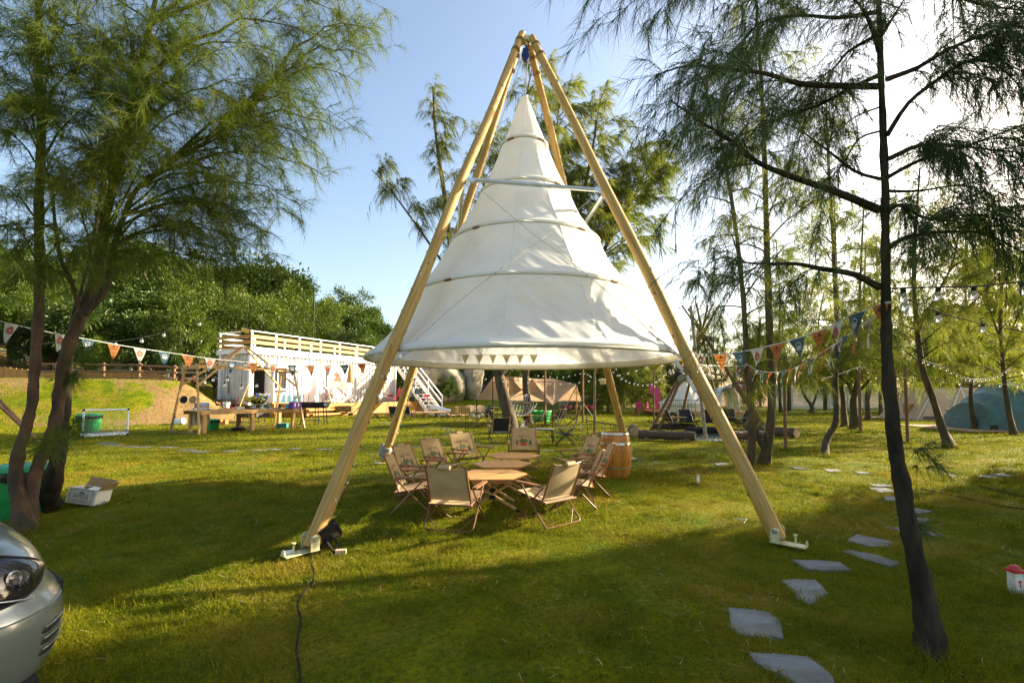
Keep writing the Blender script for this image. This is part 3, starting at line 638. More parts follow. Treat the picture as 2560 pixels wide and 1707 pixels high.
# ------------------------------------------------------------------ barrel
q = G(1543, 1193); BA = thing('wooden_barrel', 'varnished oak barrel with three steel hoops standing beside the chairs', 'barrel', q + V((0, .1, 0)))
BH = .71
def br(t): return .208 + .042 * math.sin(math.pi * t) ** .8
NS = 22
for i in range(NS):
    a0 = 2 * math.pi * i / NS; a1 = 2 * math.pi * (i + .97) / NS; rows = []
    for j in range(9):
        t = j / 8; rows.append([V(((br(t) + e) * math.cos(a), (br(t) + e) * math.sin(a), t * BH)) for a, e in ((a0, -.004), (lerp(a0, a1, .08), 0), ((a0 + a1) / 2, .0008), (lerp(a0, a1, .92), 0), (a1, -.004))])
    MB().sheet(rows).build('stave', M_barrel, BA)
for t0, t1 in ((.955, 1.0), (.735, .78), (.20, .245)): MB().lathe([(br(t0) + .0015, t0 * BH), (br(t0) + .005, t0 * BH), (br(t1) + .005, t1 * BH), (br(t1) + .0015, t1 * BH)], (0, 0, 0), 44, False).build('hoop', M_galv, BA, True)
MB().lathe([(.2, BH - .02), (.001, BH - .018)], (0, 0, 0), 40, True).build('lid', M_barrel, BA)
MB().lathe([(.2, .03), (.001, .03)], (0, 0, 0), 24).build('bottom', M_barrel, BA)

# ------------------------------------------------------------------ camp kitchen rack behind the barrel
A, A2 = G(*c8(1125, 1488)), G(*c8(1405, 1262)); B = V((2.25, 9.75, zl(9.7)))
ap = (A + A2) / 2 + V((.12, 0, .64)); bq = V((2.22, 9.9, zl(9.9) + .62))
RK = thing('cooking_rack', 'black metal rack on crossed legs with hooks, standing behind the barrel', 'rack', (A + A2) / 2, world=True)
for a, t in ((A, ap + V((.03, .05, .09))), (A2, ap + V((-.03, -.05, .09)))): MB().tube([a, t], .008, 6).build('leg', M_black, RK)
for a in (B + V((-.06, -.3, 0)), B + V((.1, .3, 0))): MB().tube([a, bq + (bq - a) * .12], .008, 6).build('leg', M_black, RK)
MB().tube([ap + V((-.04, .02, 0)), bq + V((.04, 0, 0))], .012, 8).build('crossbar', M_black, RK)
for i, t in enumerate((.28, .5, .6, .78, .85, .93)):
    p = ap.lerp(bq, t); MB().tube([p, p + V((0, 0, -.09)), p + V((.01, 0, -.13)), p + V((.03, 0, -.12))], .006, 5).build('hook', M_black, RK)
def pan(p, r, label, hcol, name='frying_pan'):
    T = thing(name, label, 'pan', p, world=True); mx = Matrix.Rotation(math.radians(80), 3, 'X')
    MB().tube([p, p + V((0, 0, -.2))], .011, 8).build('handle', hcol, T, True)
    MB().lathe([(.01, 0), (r * .9, .0), (r, .03), (r * .97, .03), (r * .88, .006)], p + V((0, 0, -.2 - r)), 20, False, mx).build('bowl', M_chairwood, T, True)
pan(ap.lerp(bq, .28) + V((0, 0, -.12)), .085, 'brown frying pan with red handle hanging from the black rack', M_red)
for i, (u, v) in enumerate((c8(1640, 1105), c8(1710, 1115))):
    p = P(u, v, 9.3); T = thing('steel_mug', ('upright' if i == 0 else 'tipped') + ' steel mug hanging under the rack left of the barrel', 'mug', p, world=True)
    mx = Matrix.Rotation(.3 + 1.2 * i, 3, 'X'); MB().lathe([(.036, -.045), (.04, .045), (.037, .045), (.033, -.04)], p, 16, True, mx).build('cup', M_galv, T, True)
    MB().tube([p + mx @ V((.038 + .02 * math.sin(a), 0, .025 * math.cos(a))) for a in np.linspace(0, 3.14, 7)], .004, 5).build('handle', M_galv, T)
    MB().tube([p + V((0, 0, .04)), ap.lerp(bq, .45 + .1 * i)], .002, 4).build('hanger', M_black, T)
# low camp table, bottles, carton
q = G(1336, 1106); CT = thing('camp_table', 'low black camp table with grey mesh top behind the far chair', 'table', q, -.15)
for i in range(6): MB().box((-.42 + .17 * i, 0, .36), (.16, .5, .014)).build('mesh_panel', mat('grey_mesh', (.22, .23, .24), .4, metal=.4), CT)
for sx in (-1, 1):
    for sy in (-1, 1): MB().bar((sx * .47, sy * .22, .35), (sx * .5, sy * .25, 0), .026).build('leg', M_black, CT)
    MB().bar((sx * .48, -.22, .34), (sx * .25, -.22, .28), .012).build('strut', M_black, CT); MB().bar((sx * .49, -.24, .14), (sx * .3, -.22, .34), .01).build('strut', M_black, CT)
for sy in (-1, 1): MB().bar((-.52, sy * .25, .35), (.52, sy * .25, .35), .02).build('edge_rail', M_black, CT)
M_pet = mat('clear_plastic', (.85, .88, .88), .08, trans=.85, var=.02)
for i, (u, lab) in enumerate(((1308, 'clear water bottle on the camp table, left of two'), (1313, 'clear water bottle with blue label on the camp table, right of two'))):
    p = G(u, 1082, .367); p = V((p.x, q.y - .05 + .05 * i, q.z + .368)); T = thing('water_bottle', lab, 'bottle', p)
    MB().lathe([(.03, 0), (.032, .02), (.032, .13), (.012, .175), (.012, .19)], (0, 0, 0), 14).build('body', M_pet, T, True); MB().lathe([(.014, .19), (.014, .21)], (0, 0, 0), 10).build('cap', mat('bottle_cap', (.7, .7, .75), .4), T)
    MB().lathe([(.0326, .07), (.0326, .11)], (0, 0, 0), 14, False).build('label', mat('blue_print', (.12, .1, .5), .5) if i else M_white, T, True)
q = G(1167, 1112); CB = thing('carton', 'open white carton with brown flaps on the lawn behind the printed chairs', 'box', q, .3)
def carton(T, w, d, h, flap=(1, 1, 1, 0), out=None):
    out = out or M_cardout; t = .006
    for n, c, s in (('side', (0, -d / 2, h / 2), (w, t, h)), ('side', (0, d / 2, h / 2), (w, t, h)), ('side', (-w / 2, 0, h / 2), (t, d - t, h)), ('side', (w / 2, 0, h / 2), (t, d - t, h)), ('bottom', (0, 0, .004), (w - t, d - t, t))): MB().box(c, s).build(n, out, T)
    if flap[0]: MB().box((0, d / 2 + .03, h + d * .2), (w, t, d * .45), Matrix.Rotation(-.35, 3, 'X')).build('flap', M_cardin, T)
    if flap[1]: MB().box((w / 2 + .04, 0, h + w * .13), (t, d, w * .32), Matrix.Rotation(.5, 3, 'Y')).build('flap', M_cardin, T)
    if flap[2]: MB().box((-w / 2 - .05, 0, h + .02), (w * .3, d, t), Matrix.Rotation(.5, 3, 'Y')).build('flap', M_cardin, T)
    MB().box((0, d / 2 - t, h / 2), (w - 2 * t, .002, h - .02)).build('lining', M_cardin, T)
carton(CB, .30, .22, .2, (1, 0, 1))
# printed carton by the left trees
q = G(192, 1270); AB = thing('printed_carton', 'open white carton printed AMGE in a dark frame, lying by the left trunks', 'box', q + V((0, .14, .035)), .03); AB.rotation_euler = (math.radians(-6), math.radians(9), .06)
AB.scale = (.9, .9, .9); carton(AB, .37, .28, .205, (1, 1, 0))
pr = MB(); z0, z1, x0, x1 = .02, .185, -.145, .145
for a, b in (((x0, z0), (x1, z0)), ((x0, z1), (x1, z1)), ((x0, z0), (x0, z1)), ((x1, z0), (x1, z1)), ((x0 + .015, z0 + .03), (x1 - .015, z0 + .03)), ((x0 + .04, z0 + .016), (x1 - .04, z0 + .016))): pr.bar((a[0], -.1445, a[1]), (b[0], -.1445, b[1]), .003, .004)
for s in (-1, 0, 1): pr.add([(s * .025 - .02, -.1446, .135), (s * .025 + .02, -.1446, .135), (s * .012, -.1446, .172 - .012 * abs(s))], [(0, 1, 2)])
pr.build('printed_frame', M_ink, AB)
tm = text_mesh('AMGE', .075, M_ink, .0004)
for v_ in tm.vertices: v_.co = V((v_.co.x, -.1446, .098 + v_.co.y))
link('lettering', tm, AB)
MB().box((.09, -.05, .2), (.16, .16, .005), Matrix.Rotation(.2, 3, 'X')).build('inner_flap', M_cardout, AB)

# ------------------------------------------------------------------ green bins
def bin_(loc, w, h, label, rz=0, bag=True, sc_=1., letter=False):
    T = thing('refuse_bin', label, 'bin', loc, rz); m = MB(); n = 24
    def rr(f, z): return [V((w / 2 * f * (abs(math.cos(a)) ** .5) * math.copysign(1, math.cos(a)), w / 2 * f * (abs(math.sin(a)) ** .5) * math.copysign(1, math.sin(a)), z)) for a in np.linspace(0, 2 * math.pi, n + 1)[:-1]]
    lv = [rr(.80, 0), rr(.84, .02), rr(.97, h * .84), rr(1.03, h * .86)]
    m.add([q for l in lv for q in l], [(i * n + j, i * n + (j + 1) % n, (i + 1) * n + (j + 1) % n, (i + 1) * n + j) for i in range(3) for j in range(n)] + [tuple(range(n))[::-1]]); m.build('body', M_green, T, True)
    if bag:
        m = MB(); lv = [[q * (1 + .02 * math.sin(j * 2.3)) for j, q in enumerate(rr(1.02, h * .72))], [q * (1 + .03 * math.sin(j * 1.7)) for j, q in enumerate(rr(1.06, h * .86))], rr(1.0, h * .9)]
        for j, q in enumerate(lv[0]): q.z += .03 * math.sin(j * 1.9)
        m.add([q for l in lv for q in l], [(i * n + j, i * n + (j + 1) % n, (i + 1) * n + (j + 1) % n, (i + 1) * n + j) for i in range(2) for j in range(n)]); m.build('bin_liner', mat('black_bag', (.012, .012, .014), .3), T, True)
    m = MB(); lv = [rr(1.06, h * .875), rr(1.09, h * .9), rr(1.0, h * .955), rr(.75, h), rr(.3, h * 1.005)]
    m.add([q for l in lv for q in l], [(i * n + j, i * n + (j + 1) % n, (i + 1) * n + (j + 1) % n, (i + 1) * n + j) for i in range(4) for j in range(n)] + [tuple(range(4 * n, 5 * n))]); m.build('lid', M_green, T, True)
    return T
bin_(G(42, 1292), .52, .60, 'green plastic bin with black liner behind the left tree trunks', .2)
bin_(G(208, 1083) + V((0, .2, 0)), .56, .64, 'green plastic bin standing inside the small goal', .1)
# ------------------------------------------------------------------ small goal with net
gA, gB = G(206, 1093), G(318, 1087); GO = thing('football_goal', 'small white tube goal with net on the left lawn', 'goal', (gA + gB) / 2, world=True); up = V((0, 0, .80)); bk = V((-.55, .55, 0))
M_gw = mat('white_tube', (.78, .78, .82), .35, var=.04)
for a in (gA, gB): MB().tube([a + V((0, 0, .03)), a + up], .028, 10).build('post', M_gw, GO, True)
MB().tube([gA + up, gB + up], .028, 10).build('crossbar', M_gw, GO, True); MB().tube([gA + V((0, 0, .03)), gB + V((0, 0, .03))], .026, 10).build('ground_bar', M_gw, GO, True)
for a in (gA, gB):
    MB().tube([a + V((0, 0, .03)), a + bk + V((0, 0, .03))], .024, 8).build('ground_bar', M_gw, GO, True)
    for z in (.03, .80): MB().ball(a + V((0, 0, z)), .04, 10, 6).build('corner_joint', M_black, GO, True)
    for z in (.12, .16): MB().lathe([(.030, -.012), (.030, .012)], a + V((0, 0, z)), 10).build('stripe', M_black, GO)
MB().tube([gA + bk + V((0, 0, .03)), gB + bk + V((0, 0, .03))], .024, 8).build('ground_bar', M_gw, GO, True)
nt_ = MB(); f0 = lambda s, t: (gA.lerp(gB, s) + up).lerp(gA.lerp(gB, s) + bk + V((0, 0, .04)), t) - V((0, 0, .10 * math.sin(math.pi * t)))
for s in np.linspace(0, 1, 14): nt_.tube([f0(s, t) for t in np.linspace(0, 1, 7)], .0032, 3, False)
for t in np.linspace(0, 1, 12): nt_.tube([f0(s, t) for s in np.linspace(0, 1, 7)], .0032, 3, False)
for a in (gA, gB):
    for k in np.linspace(.15, .9, 6): nt_.tube([a + up * k, (a + up * k).lerp(a + bk + V((0, 0, .04)), 1) * (1 - k) + f0(0 if a is gA else 1, 1 - k) * k], .0032, 3, False)
nt_.build('net', mat('net_cord', (.6, .6, .58), .8), GO)
# ------------------------------------------------------------------ work lamp, socket, cable and bits by the left front pole
q = G(822, 1378); WL2 = thing('work_lamp', 'black work lamp on a folding stand leaning behind the left front pole', 'work lamp', q, .35); WL2.scale = (.85, .85, .85)
mx = Matrix.Rotation(-.45, 3, 'Y') @ Matrix.Rotation(.3, 3, 'X'); MB().box((0, .02, .20), (.19, .10, .17), mx).build('housing', M_black, WL2)
for i in range(6): MB().box(V((0, .02, .20)) + mx @ V((.10, 0, -.07 + .028 * i)), (.02, .10, .006), mx).build('cooling_fin', M_black, WL2)
MB().box(V((0, .02, .2)) + mx @ V((0, -.053, 0)), (.17, .006, .15), mx).build('front_glass', mat('dark_glass', (.02, .02, .025), .1), WL2)
for s in (-1, 1): MB().bar((s * .05, .02, .14), (s * .02 + .09, -.06 + .08 * s, .0), .02).build('stand_leg', M_black, WL2)
MB().bar((-.02, .02, .12), (-.12, .05, 0), .02).build('stand_leg', M_black, WL2)
cbl = MB(); cq = G(800, 1378)
for j in range(4): cbl.tube([cq + V((.07 * math.cos(a) * (1 + .1 * j), .05 * math.sin(a) + .01 * j, .07 + .06 * math.sin(a + j))) for a in np.linspace(0, 6.28, 16)], .005, 5)
cbl.tube([G(815, 1372) + V((0, 0, .12)), G(835, 1365) + V((0, 0, .16)), G(842, 1375) + V((0, 0, .06)), G(842, 1384) + V((0, 0, .03))], .005, 5)
tag(cbl.build('coiled_lead', M_cord), 'coil of black lead hanging at the foot of the left front pole', 'cable')
q = G(852, 1386); SK = thing('socket_block', 'small cream socket block lying on the grass beside the pole foot', 'socket', q, .2)
MB().box((0, 0, .025), (.09, .045, .04)).build('body', mat('cream_plastic2', (.6, .45, .28), .5), SK)
for s in (-1, 1): MB().box((.02 + s * .012, -.0235, .028), (.005, .003, .012)).build('slot', M_black, SK)
q = G(718, 1393); CN = thing('tin_can', 'white tin lying on its side by the left foot plate', 'can', q, .5)
MB().lathe([(.026, -.05), (.028, -.045), (.028, .045), (.026, .05)], (0, 0, .034), 16, True, Matrix.Rotation(1.57, 3, 'Y')).build('body', M_white, CN, True); MB().lathe([(.02, 0), (.001, .001)], (.052, 0, .034), 12, True, Matrix.Rotation(1.57, 3, 'Y')).build('end', M_galv, CN)
pts = [G(.419 * x, 1050 + .419 * y) for x, y in ((1867, 795), (1855, 860), (1872, 920), (1860, 990), (1800, 1060), (1775, 1130), (1795, 1210), (1775, 1330), (1770, 1400), (1785, 1500), (1790, 1568), (1792, 1680))]
def smooth(pts, k=6):
    out = []; n = len(pts)
    for i in range(n - 1):
        p0, p1, p2, p3 = pts[max(i - 1, 0)], pts[i], pts[i + 1], pts[min(i + 2, n - 1)]
        for j in range(k):
            t = j / k; out.append(.5 * ((2 * p1) + (p2 - p0) * t + (2 * p0 - 5 * p1 + 4 * p2 - p3) * t * t + (3 * p1 - p0 - 3 * p2 + p3) * t ** 3))
    return out + [pts[-1]]
tag(MB().tube([q + V((0, 0, .022)) for q in smooth(pts)], .0062, 7).build('power_cable', M_cord, smooth=True), 'black power cable running over the grass from the left foot plate to the camera', 'cable')
pts = [G(*x) for x in ((2305, 1226), (2400, 1246), (2480, 1264), (2560, 1277), (2640, 1290))]
tag(MB().tube([q + V((0, 0, .022)) for q in smooth(pts)], .007, 6).build('ground_cable', M_cord), 'black cable lying on the grass at the right, leading out of the picture', 'cable')
pts = [G(*x) for x in ((2450, 1218), (2500, 1230), (2560, 1246), (2620, 1262))]
tag(MB().tube([q + V((0, 0, .022)) for q in smooth(pts)], .006, 6).build('ground_cable', M_cord), 'second thin black cable on the grass at the right edge', 'cable')
pts = [G(1833, 1302), G(1867, 1304), G(1860, 1314)]
tag(MB().tube([q + V((0, 0, .03)) for q in pts], .004, 5).build('wire_bit', M_gw), 'bent white wire lying on the grass left of the right front pole', 'wire')
# ------------------------------------------------------------------ marker posts
q = G(2541, 1488); MP = thing('marker_post', 'short white marker post with red cap in the grass at the right edge', 'post', q); MP.scale = (.72, .72, .72); TUFTS.append((q.x, q.y, .16, .11, 900))
MB().box((0, 0, .11), (.085, .085, .24)).build('shaft', mat('off_white_concrete', (.62, .6, .52), .7, bump=.1), MP); MB().box((0, 0, .245), (.10, .10, .03)).build('collar', M_red, MP)
MB().lathe([(.05, 0), (.046, .02), (.03, .035), (.001, .04)], (0, 0, .26), 12).build('cap', M_red, MP, True)
MB().box((0, -.044, .13), (.012, .002, .07)).build('red_stroke', M_red, MP); MB().box((.0, -.0442, .15), (.04, .002, .012)).build('red_stroke', M_red, MP)
for i, (u, v, h, lab) in enumerate(((1746, 1212, .14, 'small white peg with tan tip in a grass tuft left of the right front pole'), (1452, 1078, .22, 'thin white marker peg in the lawn behind the dark profile chair'))):
    q = G(u, v); T = thing('marker_peg', lab, 'peg', q); MB().box((0, 0, h / 2), (.035, .03, h)).build('shaft', M_white, T); MB().box((0, 0, h + .012), (.04, .035, .024), taper=.7).build('tip', M_tan, T); TUFTS.append((q.x, q.y, .16, .09, 700))
# ------------------------------------------------------------------ container cafe
K0 = V((-13.9, 25, 0)); KA = math.radians(65.8); ZB, ZT = .92, 3.70
M_cont = mat('container_white', (.52, .515, .49), .5, var=.10, vscale=1.5, bump=.03)
def kw(s, y, z=0): return K0 + V((math.cos(KA) * s - math.sin(KA) * y, math.sin(KA) * s + math.cos(KA) * y, z))
CO = thing('container_house', 'long white corrugated container house with roof terrace and orange deck skirt in front', 'container', K0, KA)
def corr(s0, s1, z0, z1, mb, ax='x', off=0., pitch=.28, dp=.05):
    n = max(1, round((s1 - s0) / pitch)); p = (s1 - s0) / n; xs_ = []
    for i in range(n): xs_ += [(s0 + i * p, 0), (s0 + (i + .38) * p, 0), (s0 + (i + .5) * p, dp), (s0 + (i + .88) * p, dp)]
    xs_.append((s1, 0)); f = (lambda a, b, z: V((a, off + b, z))) if ax == 'x' else (lambda a, b, z: V((off + b, a, z)))
    mb.sheet([[f(a, b, z) for a, b in xs_] for z in (z0, z1)])
m = MB(); DZ1 = 2.98
corr(0.08, .18, ZB, ZT - .12, m); corr(.18, .92, DZ1, ZT - .12, m); corr(.92, 1.14, ZB, ZT - .12, m); corr(1.14, 2.3, ZB, 1.75, m); corr(1.14, 2.3, 2.95, ZT - .12, m); corr(2.3, 12.12, ZB, ZT - .12, m); m.build('front_wall', M_cont, CO)
m = MB(); corr(.08, 2.36, ZB, ZT - .12, m, 'y', 0.0); m.build('end_wall', M_cont, CO)
m = MB(); corr(.08, 2.36, ZB, ZT - .12, m, 'y', 12.16, dp=-.035); m.build('end_wall', M_cont, CO)
m = MB(); m.sheet([[V((s, 2.44, z)) for s in (0, 12.2)] for z in (ZB, ZT)]); m.build('back_wall', M_cont, CO)
for s in (0.02, 12.14):
    for y in (0.02, 2.40): MB().box((s, y, (ZB + ZT) / 2 - .05), (.14, .14, ZT - ZB)).build('corner_post', M_white, CO)
MB().box((6.1, 1.22, ZT - .03), (12.36, 2.6, .06)).build('roof', M_white, CO)
for c, d in (((6.1, -.08, ZT + .03), (12.5, .03, .26)), ((-.13, 1.22, ZT + .03), (.03, 2.6, .26)), ((6.1, 2.52, ZT + .03), (12.5, .03, .26))): MB().box(c, d).build('fascia_board', M_white, CO)
MB().box((6.1, 1.22, ZB - .03), (12.2, 2.4, .06)).build('floor', M_timber2, CO)
MB().box((6.1, 1.22, .50), (12.0, 2.2, .72)).build('plinth', mat('plinth_dark', (.10, .09, .07), .9), CO)
dr = MB().box((.92, -.36, 1.95), (.04, .72, 2.02)).build('door', M_white, CO); MB().tube([(.89, -.6, 1.9), (.86, -.6, 1.9), (.86, -.5, 1.9)], .012, 6).build('handle', M_galv, dr)
for c, d in (((.18, -.01, 1.95), (.05, .06, 2.06)), ((.55, -.01, 3.0), (.80, .06, .05))): MB().box(c, d).build('door_frame', M_white, CO)
WN = MB(); 
for c, d in (((1.14, -.02, 2.35), (.06, .08, 1.26)), ((2.3, -.02, 2.35), (.06, .08, 1.26)), ((1.72, -.02, 2.97), (1.22, .08, .06)), ((1.72, -.02, 1.73), (1.22, .08, .06)), ((1.72, -.015, 2.35), (.05, .05, 1.2))): WN.box(c, d)
wo = WN.build('window', M_white, CO)
for x in (1.43, 2.01): MB().box((x, .01, 2.35), (.53, .008, 1.18)).build('pane', mat('window_glass', (.10, .12, .11), .05, trans=.6, var=.05), wo)
MB().box((1.72, -.12, 1.68), (1.3, .22, .04)).build('sill', M_yellowrail, wo)
MB().box((.55, 1.6, 1.9), (1.2, .06, .9)).build('counter', M_timber2, CO)
ds = MB().box((4.05, -.012, 1.95), (.95, .03, 2.0)).build('plain_door', M_white, CO); MB().ball((4.42, -.05, 1.9), .03, 8, 5).build('handle', M_galv, ds)
# roof terrace rail
for s in (.0, 1.5, 3.1, 4.7, 6.3, 7.9, 9.5, 11.0, 12.3): MB().box((s, -.06, 4.29), (.085, .085, 1.02)).build('rail_post', M_white, CO)
for s in (.0, 2.1, 4.2, 6.3, 8.4, 10.5, 12.3): MB().box((s, 2.48, 4.29), (.085, .085, 1.02)).build('rail_post', M_white, CO)
MB().box((6.15, -.06, 4.81), (12.5, .11, .05)).build('top_rail', M_white, CO); MB().box((6.15, 2.48, 4.81), (12.5, .11, .05)).build('top_rail', M_white, CO); MB().box((0, 1.2, 4.815), (.1, 2.5, .05)).build('top_rail', M_white, CO)
for z in (4.22, 4.52):
    MB().box((6.1, -.125, z), (12.4, .035, .18)).build('wood_rail', M_yellowrail, CO); MB().box((-.07, 1.22, z), (.035, 2.5, .18)).build('wood_rail', M_yellowrail, CO); MB().box((6.1, 2.55, z), (12.4, .035, .09)).build('white_rail', M_white, CO)
MB().box((-.07, 1.22, 3.95), (.035, 2.5, .12)).build('wood_rail', M_yellowrail, CO)
# deck
DK = thing('timber_deck', 'orange timber deck with vertical board skirt along the container', 'deck', K0, KA)
for i in range(9): MB().box((7.6, -.12 - .2 * i - .1, .905 - .015), (11.4, .19, .03)).build('deck_plank', M_deckwood, DK)
n = 57
for i in range(n): MB().box((1.95 + 11.3 * (i + .5) / n, -1.93 + (.004 if i % 2 else 0), .52), (11.3 / n - .008, .025, .72)).build('skirt_board', M_deckwood, DK)
for i in range(9): MB().box((13.28, -.1 - .2 * i - .1, .52), (.025, .19, .72)).build('skirt_board', M_deckwood, DK)
for i in range(9): MB().box((1.92, -.1 - .2 * i - .1, .52), (.025, .19, .72)).build('skirt_board', M_deckwood, DK)
for i, (z, y) in enumerate(((.62, -2.15), (.38, -2.45))): MB().box((3.2, y + .02, z - .05), (2.6, .32, .10)).build('step', M_deckwood, DK); MB().box((3.2, y + .12, z / 2 - .0), (2.5, .04, z)).build('step_riser', M_deckwood, DK)
# stairs from the roof
st0, st1 = V((-8.45, 35.7, 3.85)), V((-4.75, 29.3, .42)); ST = thing('white_staircase', 'white painted outside staircase with handrails at the far end of the container', 'staircase', (-6.6, 32.5, .2), world=True)
sd_ = V((st1.x - st0.x, st1.y - st0.y, 0)).normalized(); sp = V((-sd_.y, sd_.x, 0))
for s in (-.45, .45):
    MB().bar(st0 + sp * s + V((0, 0, -.12)), st1 + sp * s + V((0, 0, -.12)), .06, .28).build('stringer', M_white, ST)
    for h in (.5, .92): MB().bar(st0 + sp * s + V((0, 0, h)), st1 + sp * s + V((0, 0, h)), .06, .06).build('handrail', M_white, ST)
    for t in (0, .33, .66, 1): MB().bar(st0.lerp(st1, t) + sp * s + V((0, 0, -.1)), st0.lerp(st1, t) + sp * s + V((0, 0, .95)), .07).build('baluster', M_white, ST)
for i in range(15): q = st0.lerp(st1, (i + .5) / 15); MB().box(q, (.30, .86, .04), math.atan2(sd_.y, sd_.x)).build('tread', M_white, ST)
for i, q in enumerate((V((-4.3, 28.8, .32)), V((-4.0, 28.3, .24)))): MB().box(q, (.5, 1.3, .18), math.atan2(sd_.y, sd_.x)).build('bottom_step', M_white, ST)
MB().bar(V((-5.0, 29.1, .75)), V((-2.9, 27.4, .25)), .12, .2).build('kerb', M_white, ST)
# banners
def banner(s0, s1, z0, z1, txt, label, col):
    T = thing('banner', label, 'banner', kw((s0 + s1) / 2, -.06, z0), KA); W = s1 - s0; H = z1 - z0
    g = [[V((x, -.02 + .018 * math.sin(x * 7 + z * 2), z)) for x in np.linspace(-W / 2, W / 2, 15)] for z in np.linspace(0, H, 9)]
    MB().sheet(g).build('cloth', mat('banner_cloth', (.76, .72, .66), .8, var=.04, transl=.15), T, True)
    a = MB(); a.sheet([[V((x, -.03 + .018 * math.sin(x * 7 + z * 2), z)) for x in np.linspace(-W * .32, W * .36, 9)] for z in (H * .30, H * .45, H * .62)]); a.build('printed_block', mat('banner_print', col, .8, var=.25, vscale=3), T, True)
    b = MB(); b.add([V((-W * .28, -.045, H * .62)), V((-W * .05, -.045, H * .9)), V((W * .12, -.045, H * .62))], [(0, 1, 2)]); b.add([V((-W * .3, -.045, H * .78)), V((-W * .12, -.045, H * .96)), V((-W * .02, -.045, H * .8))], [(0, 1, 2)]); b.build('printed_sail', mat('banner_red', (.5, .08, .04), .8), T)
    tm = text_mesh(txt, .19 * W / 2, mat('banner_letter', (.30, .08, .06), .8), .001)
    for v_ in tm.vertices: v_.co = V((v_.co.x, -.05, H * .2 + v_.co.y))
    link('lettering', tm, T)
banner(5.3, 7.3, 1.15, 3.0, 'TIME TO CHILL', 'pale banner reading TIME TO CHILL on the container wall behind deck chairs', (.62, .34, .24))
banner(9.5, 11.4, 1.2, 2.85, 'CAMPFIRE', 'rust and white printed banner near the far end of the container wall', (.42, .14, .08))
# deck lounge chairs
def lounge(loc, rz, label):
    T = thing('deck_chair', label, 'deck chair', loc, rz, 'striped deck chairs on the deck')
    for s in (-1, 1):
        MB().bar((s * .28, -.5, .02), (s * .28, .55, 1.0), .04).build('frame_rail', M_white, T); MB().bar((s * .25, .5, .02), (s * .25, -.55, .46), .04).build('frame_rail', M_white, T); MB().bar((s * .3, .1, .02), (s * .3, .35, .8), .03).build('prop', M_white, T)
    for k in range(7):
        x = -.24 + .08 * k; g = [[V((x + e, lerp(.53, -.53, t), lerp(.98, .45, t) - .22 * math.sin(math.pi * t))) for e in (-.04, .04)] for t in np.linspace(0, 1, 10)]
        MB().sheet(g).build('stripe', (M_red, M_white, mat('navy_cloth', (.05, .05, .2), .8))[k % 3], T)
lounge(kw(4.9, -.9, .905), KA + 1.1, 'striped deck chair on the timber deck, left of the pair'); lounge(kw(6.2, -.8, .905), KA + 1.1, 'striped deck chair on the timber deck, right of the pair before the banner')
# closed parasol, adirondack chairs
def parasol(q, label, h=2.35):
    T = thing('closed_parasol', label, 'parasol', q); MB().box((0, 0, .03), (.5, .5, .06)).build('base', M_black, T); MB().tube([(0, 0, .06), (0, 0, h)], .02, 8).build('pole', M_chairwood, T)
    MB().lathe([(.03, h + .02), (.09, h - .1), (.16, h - .7), (.23, h - 1.05), (.2, h - 1.08), (.05, h - 1.0)], (0, 0, 0), 14).build('folded_cloth', mat('parasol_cloth', (.42, .25, .10), .85, var=.15), T, True)
parasol(kw(5.75, -1.5, .905), 'closed tan parasol on a black base between the deck chairs'); parasol(kw(9.2, -1.3, .905), 'closed tan parasol before the rust banner, half hidden by the left front pole')
def adiron(q, rz, m_, label):
    T = thing('slat_armchair', label, 'armchair', q, rz, 'slat armchairs on the deck')
    for k in range(5): MB().box((-.2 + .1 * k, -.32, .62), (.09, .025, .75), Matrix.Rotation(.38, 3, 'X')).build('back_slat', m_, T)
    for k in range(5): MB().box((0, -.15 + .11 * k, .30 + .02 * k), (.5, .1, .022)).build('seat_slat', m_, T)
    for s in (-1, 1): MB().box((s * .31, .02, .56), (.13, .68, .025)).build('armrest', m_, T); MB().bar((s * .27, .32, 0), (s * .27, .32, .55), .05, .08).build('leg', m_, T); MB().bar((s * .25, -.5, .0), (s * .25, .3, .3), .04, .1).build('leg', m_, T)
adiron(kw(11.4, -1.1, .905), KA + 2.2, mat('coral_red', (.62, .06, .08), .45), 'red slat armchair on the deck near the stairs'); adiron(kw(13.0, -.8, .905), KA + 2.6, mat('pale_green', (.35, .5, .4), .45), 'pale green slat armchair beside the stairs')
# bar stools, pallets, speaker
PL = thing('pallet_platform', 'low platform of timber pallets on the lawn before the deck', 'platform', (-5.4, 26.2, .17), .25)
for i in range(16): MB().box((-2.6 + .35 * i, 0, .27), (.32, 1.6, .03)).build('plank', M_timber, PL)
for i in range(9):
    for y in (-.7, 0, .7): MB().box((-2.7 + .66 * i, y, .125), (.16, .12, .25)).build('block', M_timber, PL)
for y in (-.74, .74): MB().box((0, y, .245), (5.6, .1, .022)).build('bearer', M_timber, PL)
def stool(q, label, rz=0):
    T = thing('bar_stool', label, 'stool', q, rz, 'red bar stools on the pallets')
    for sx in (-1, 1):
        for sy in (-1, 1): MB().tube([(sx * .13, sy * .13, .74), (sx * .22, sy * .22, 0)], .012, 6).build('leg', M_chairwood, T)
    for s in (-1, 1): MB().tube([(-.19, s * .19, .25), (.19, s * .19, .25)], .009, 6).build('footrest', M_chairwood, T)
    MB().box((0, 0, .76), (.34, .34, .035)).build('seat', M_red, T); MB().box((0, -.15, .93), (.34, .03, .12)).build('backrest', M_red, T)
stool(P(*c4c(1420, 1118), 26.2) , 'red bar stool on the left of the pallet platform'); stool(P(*c4c(1990, 1110), 26.6), 'red bar stool on the right of the pallet platform', .5)
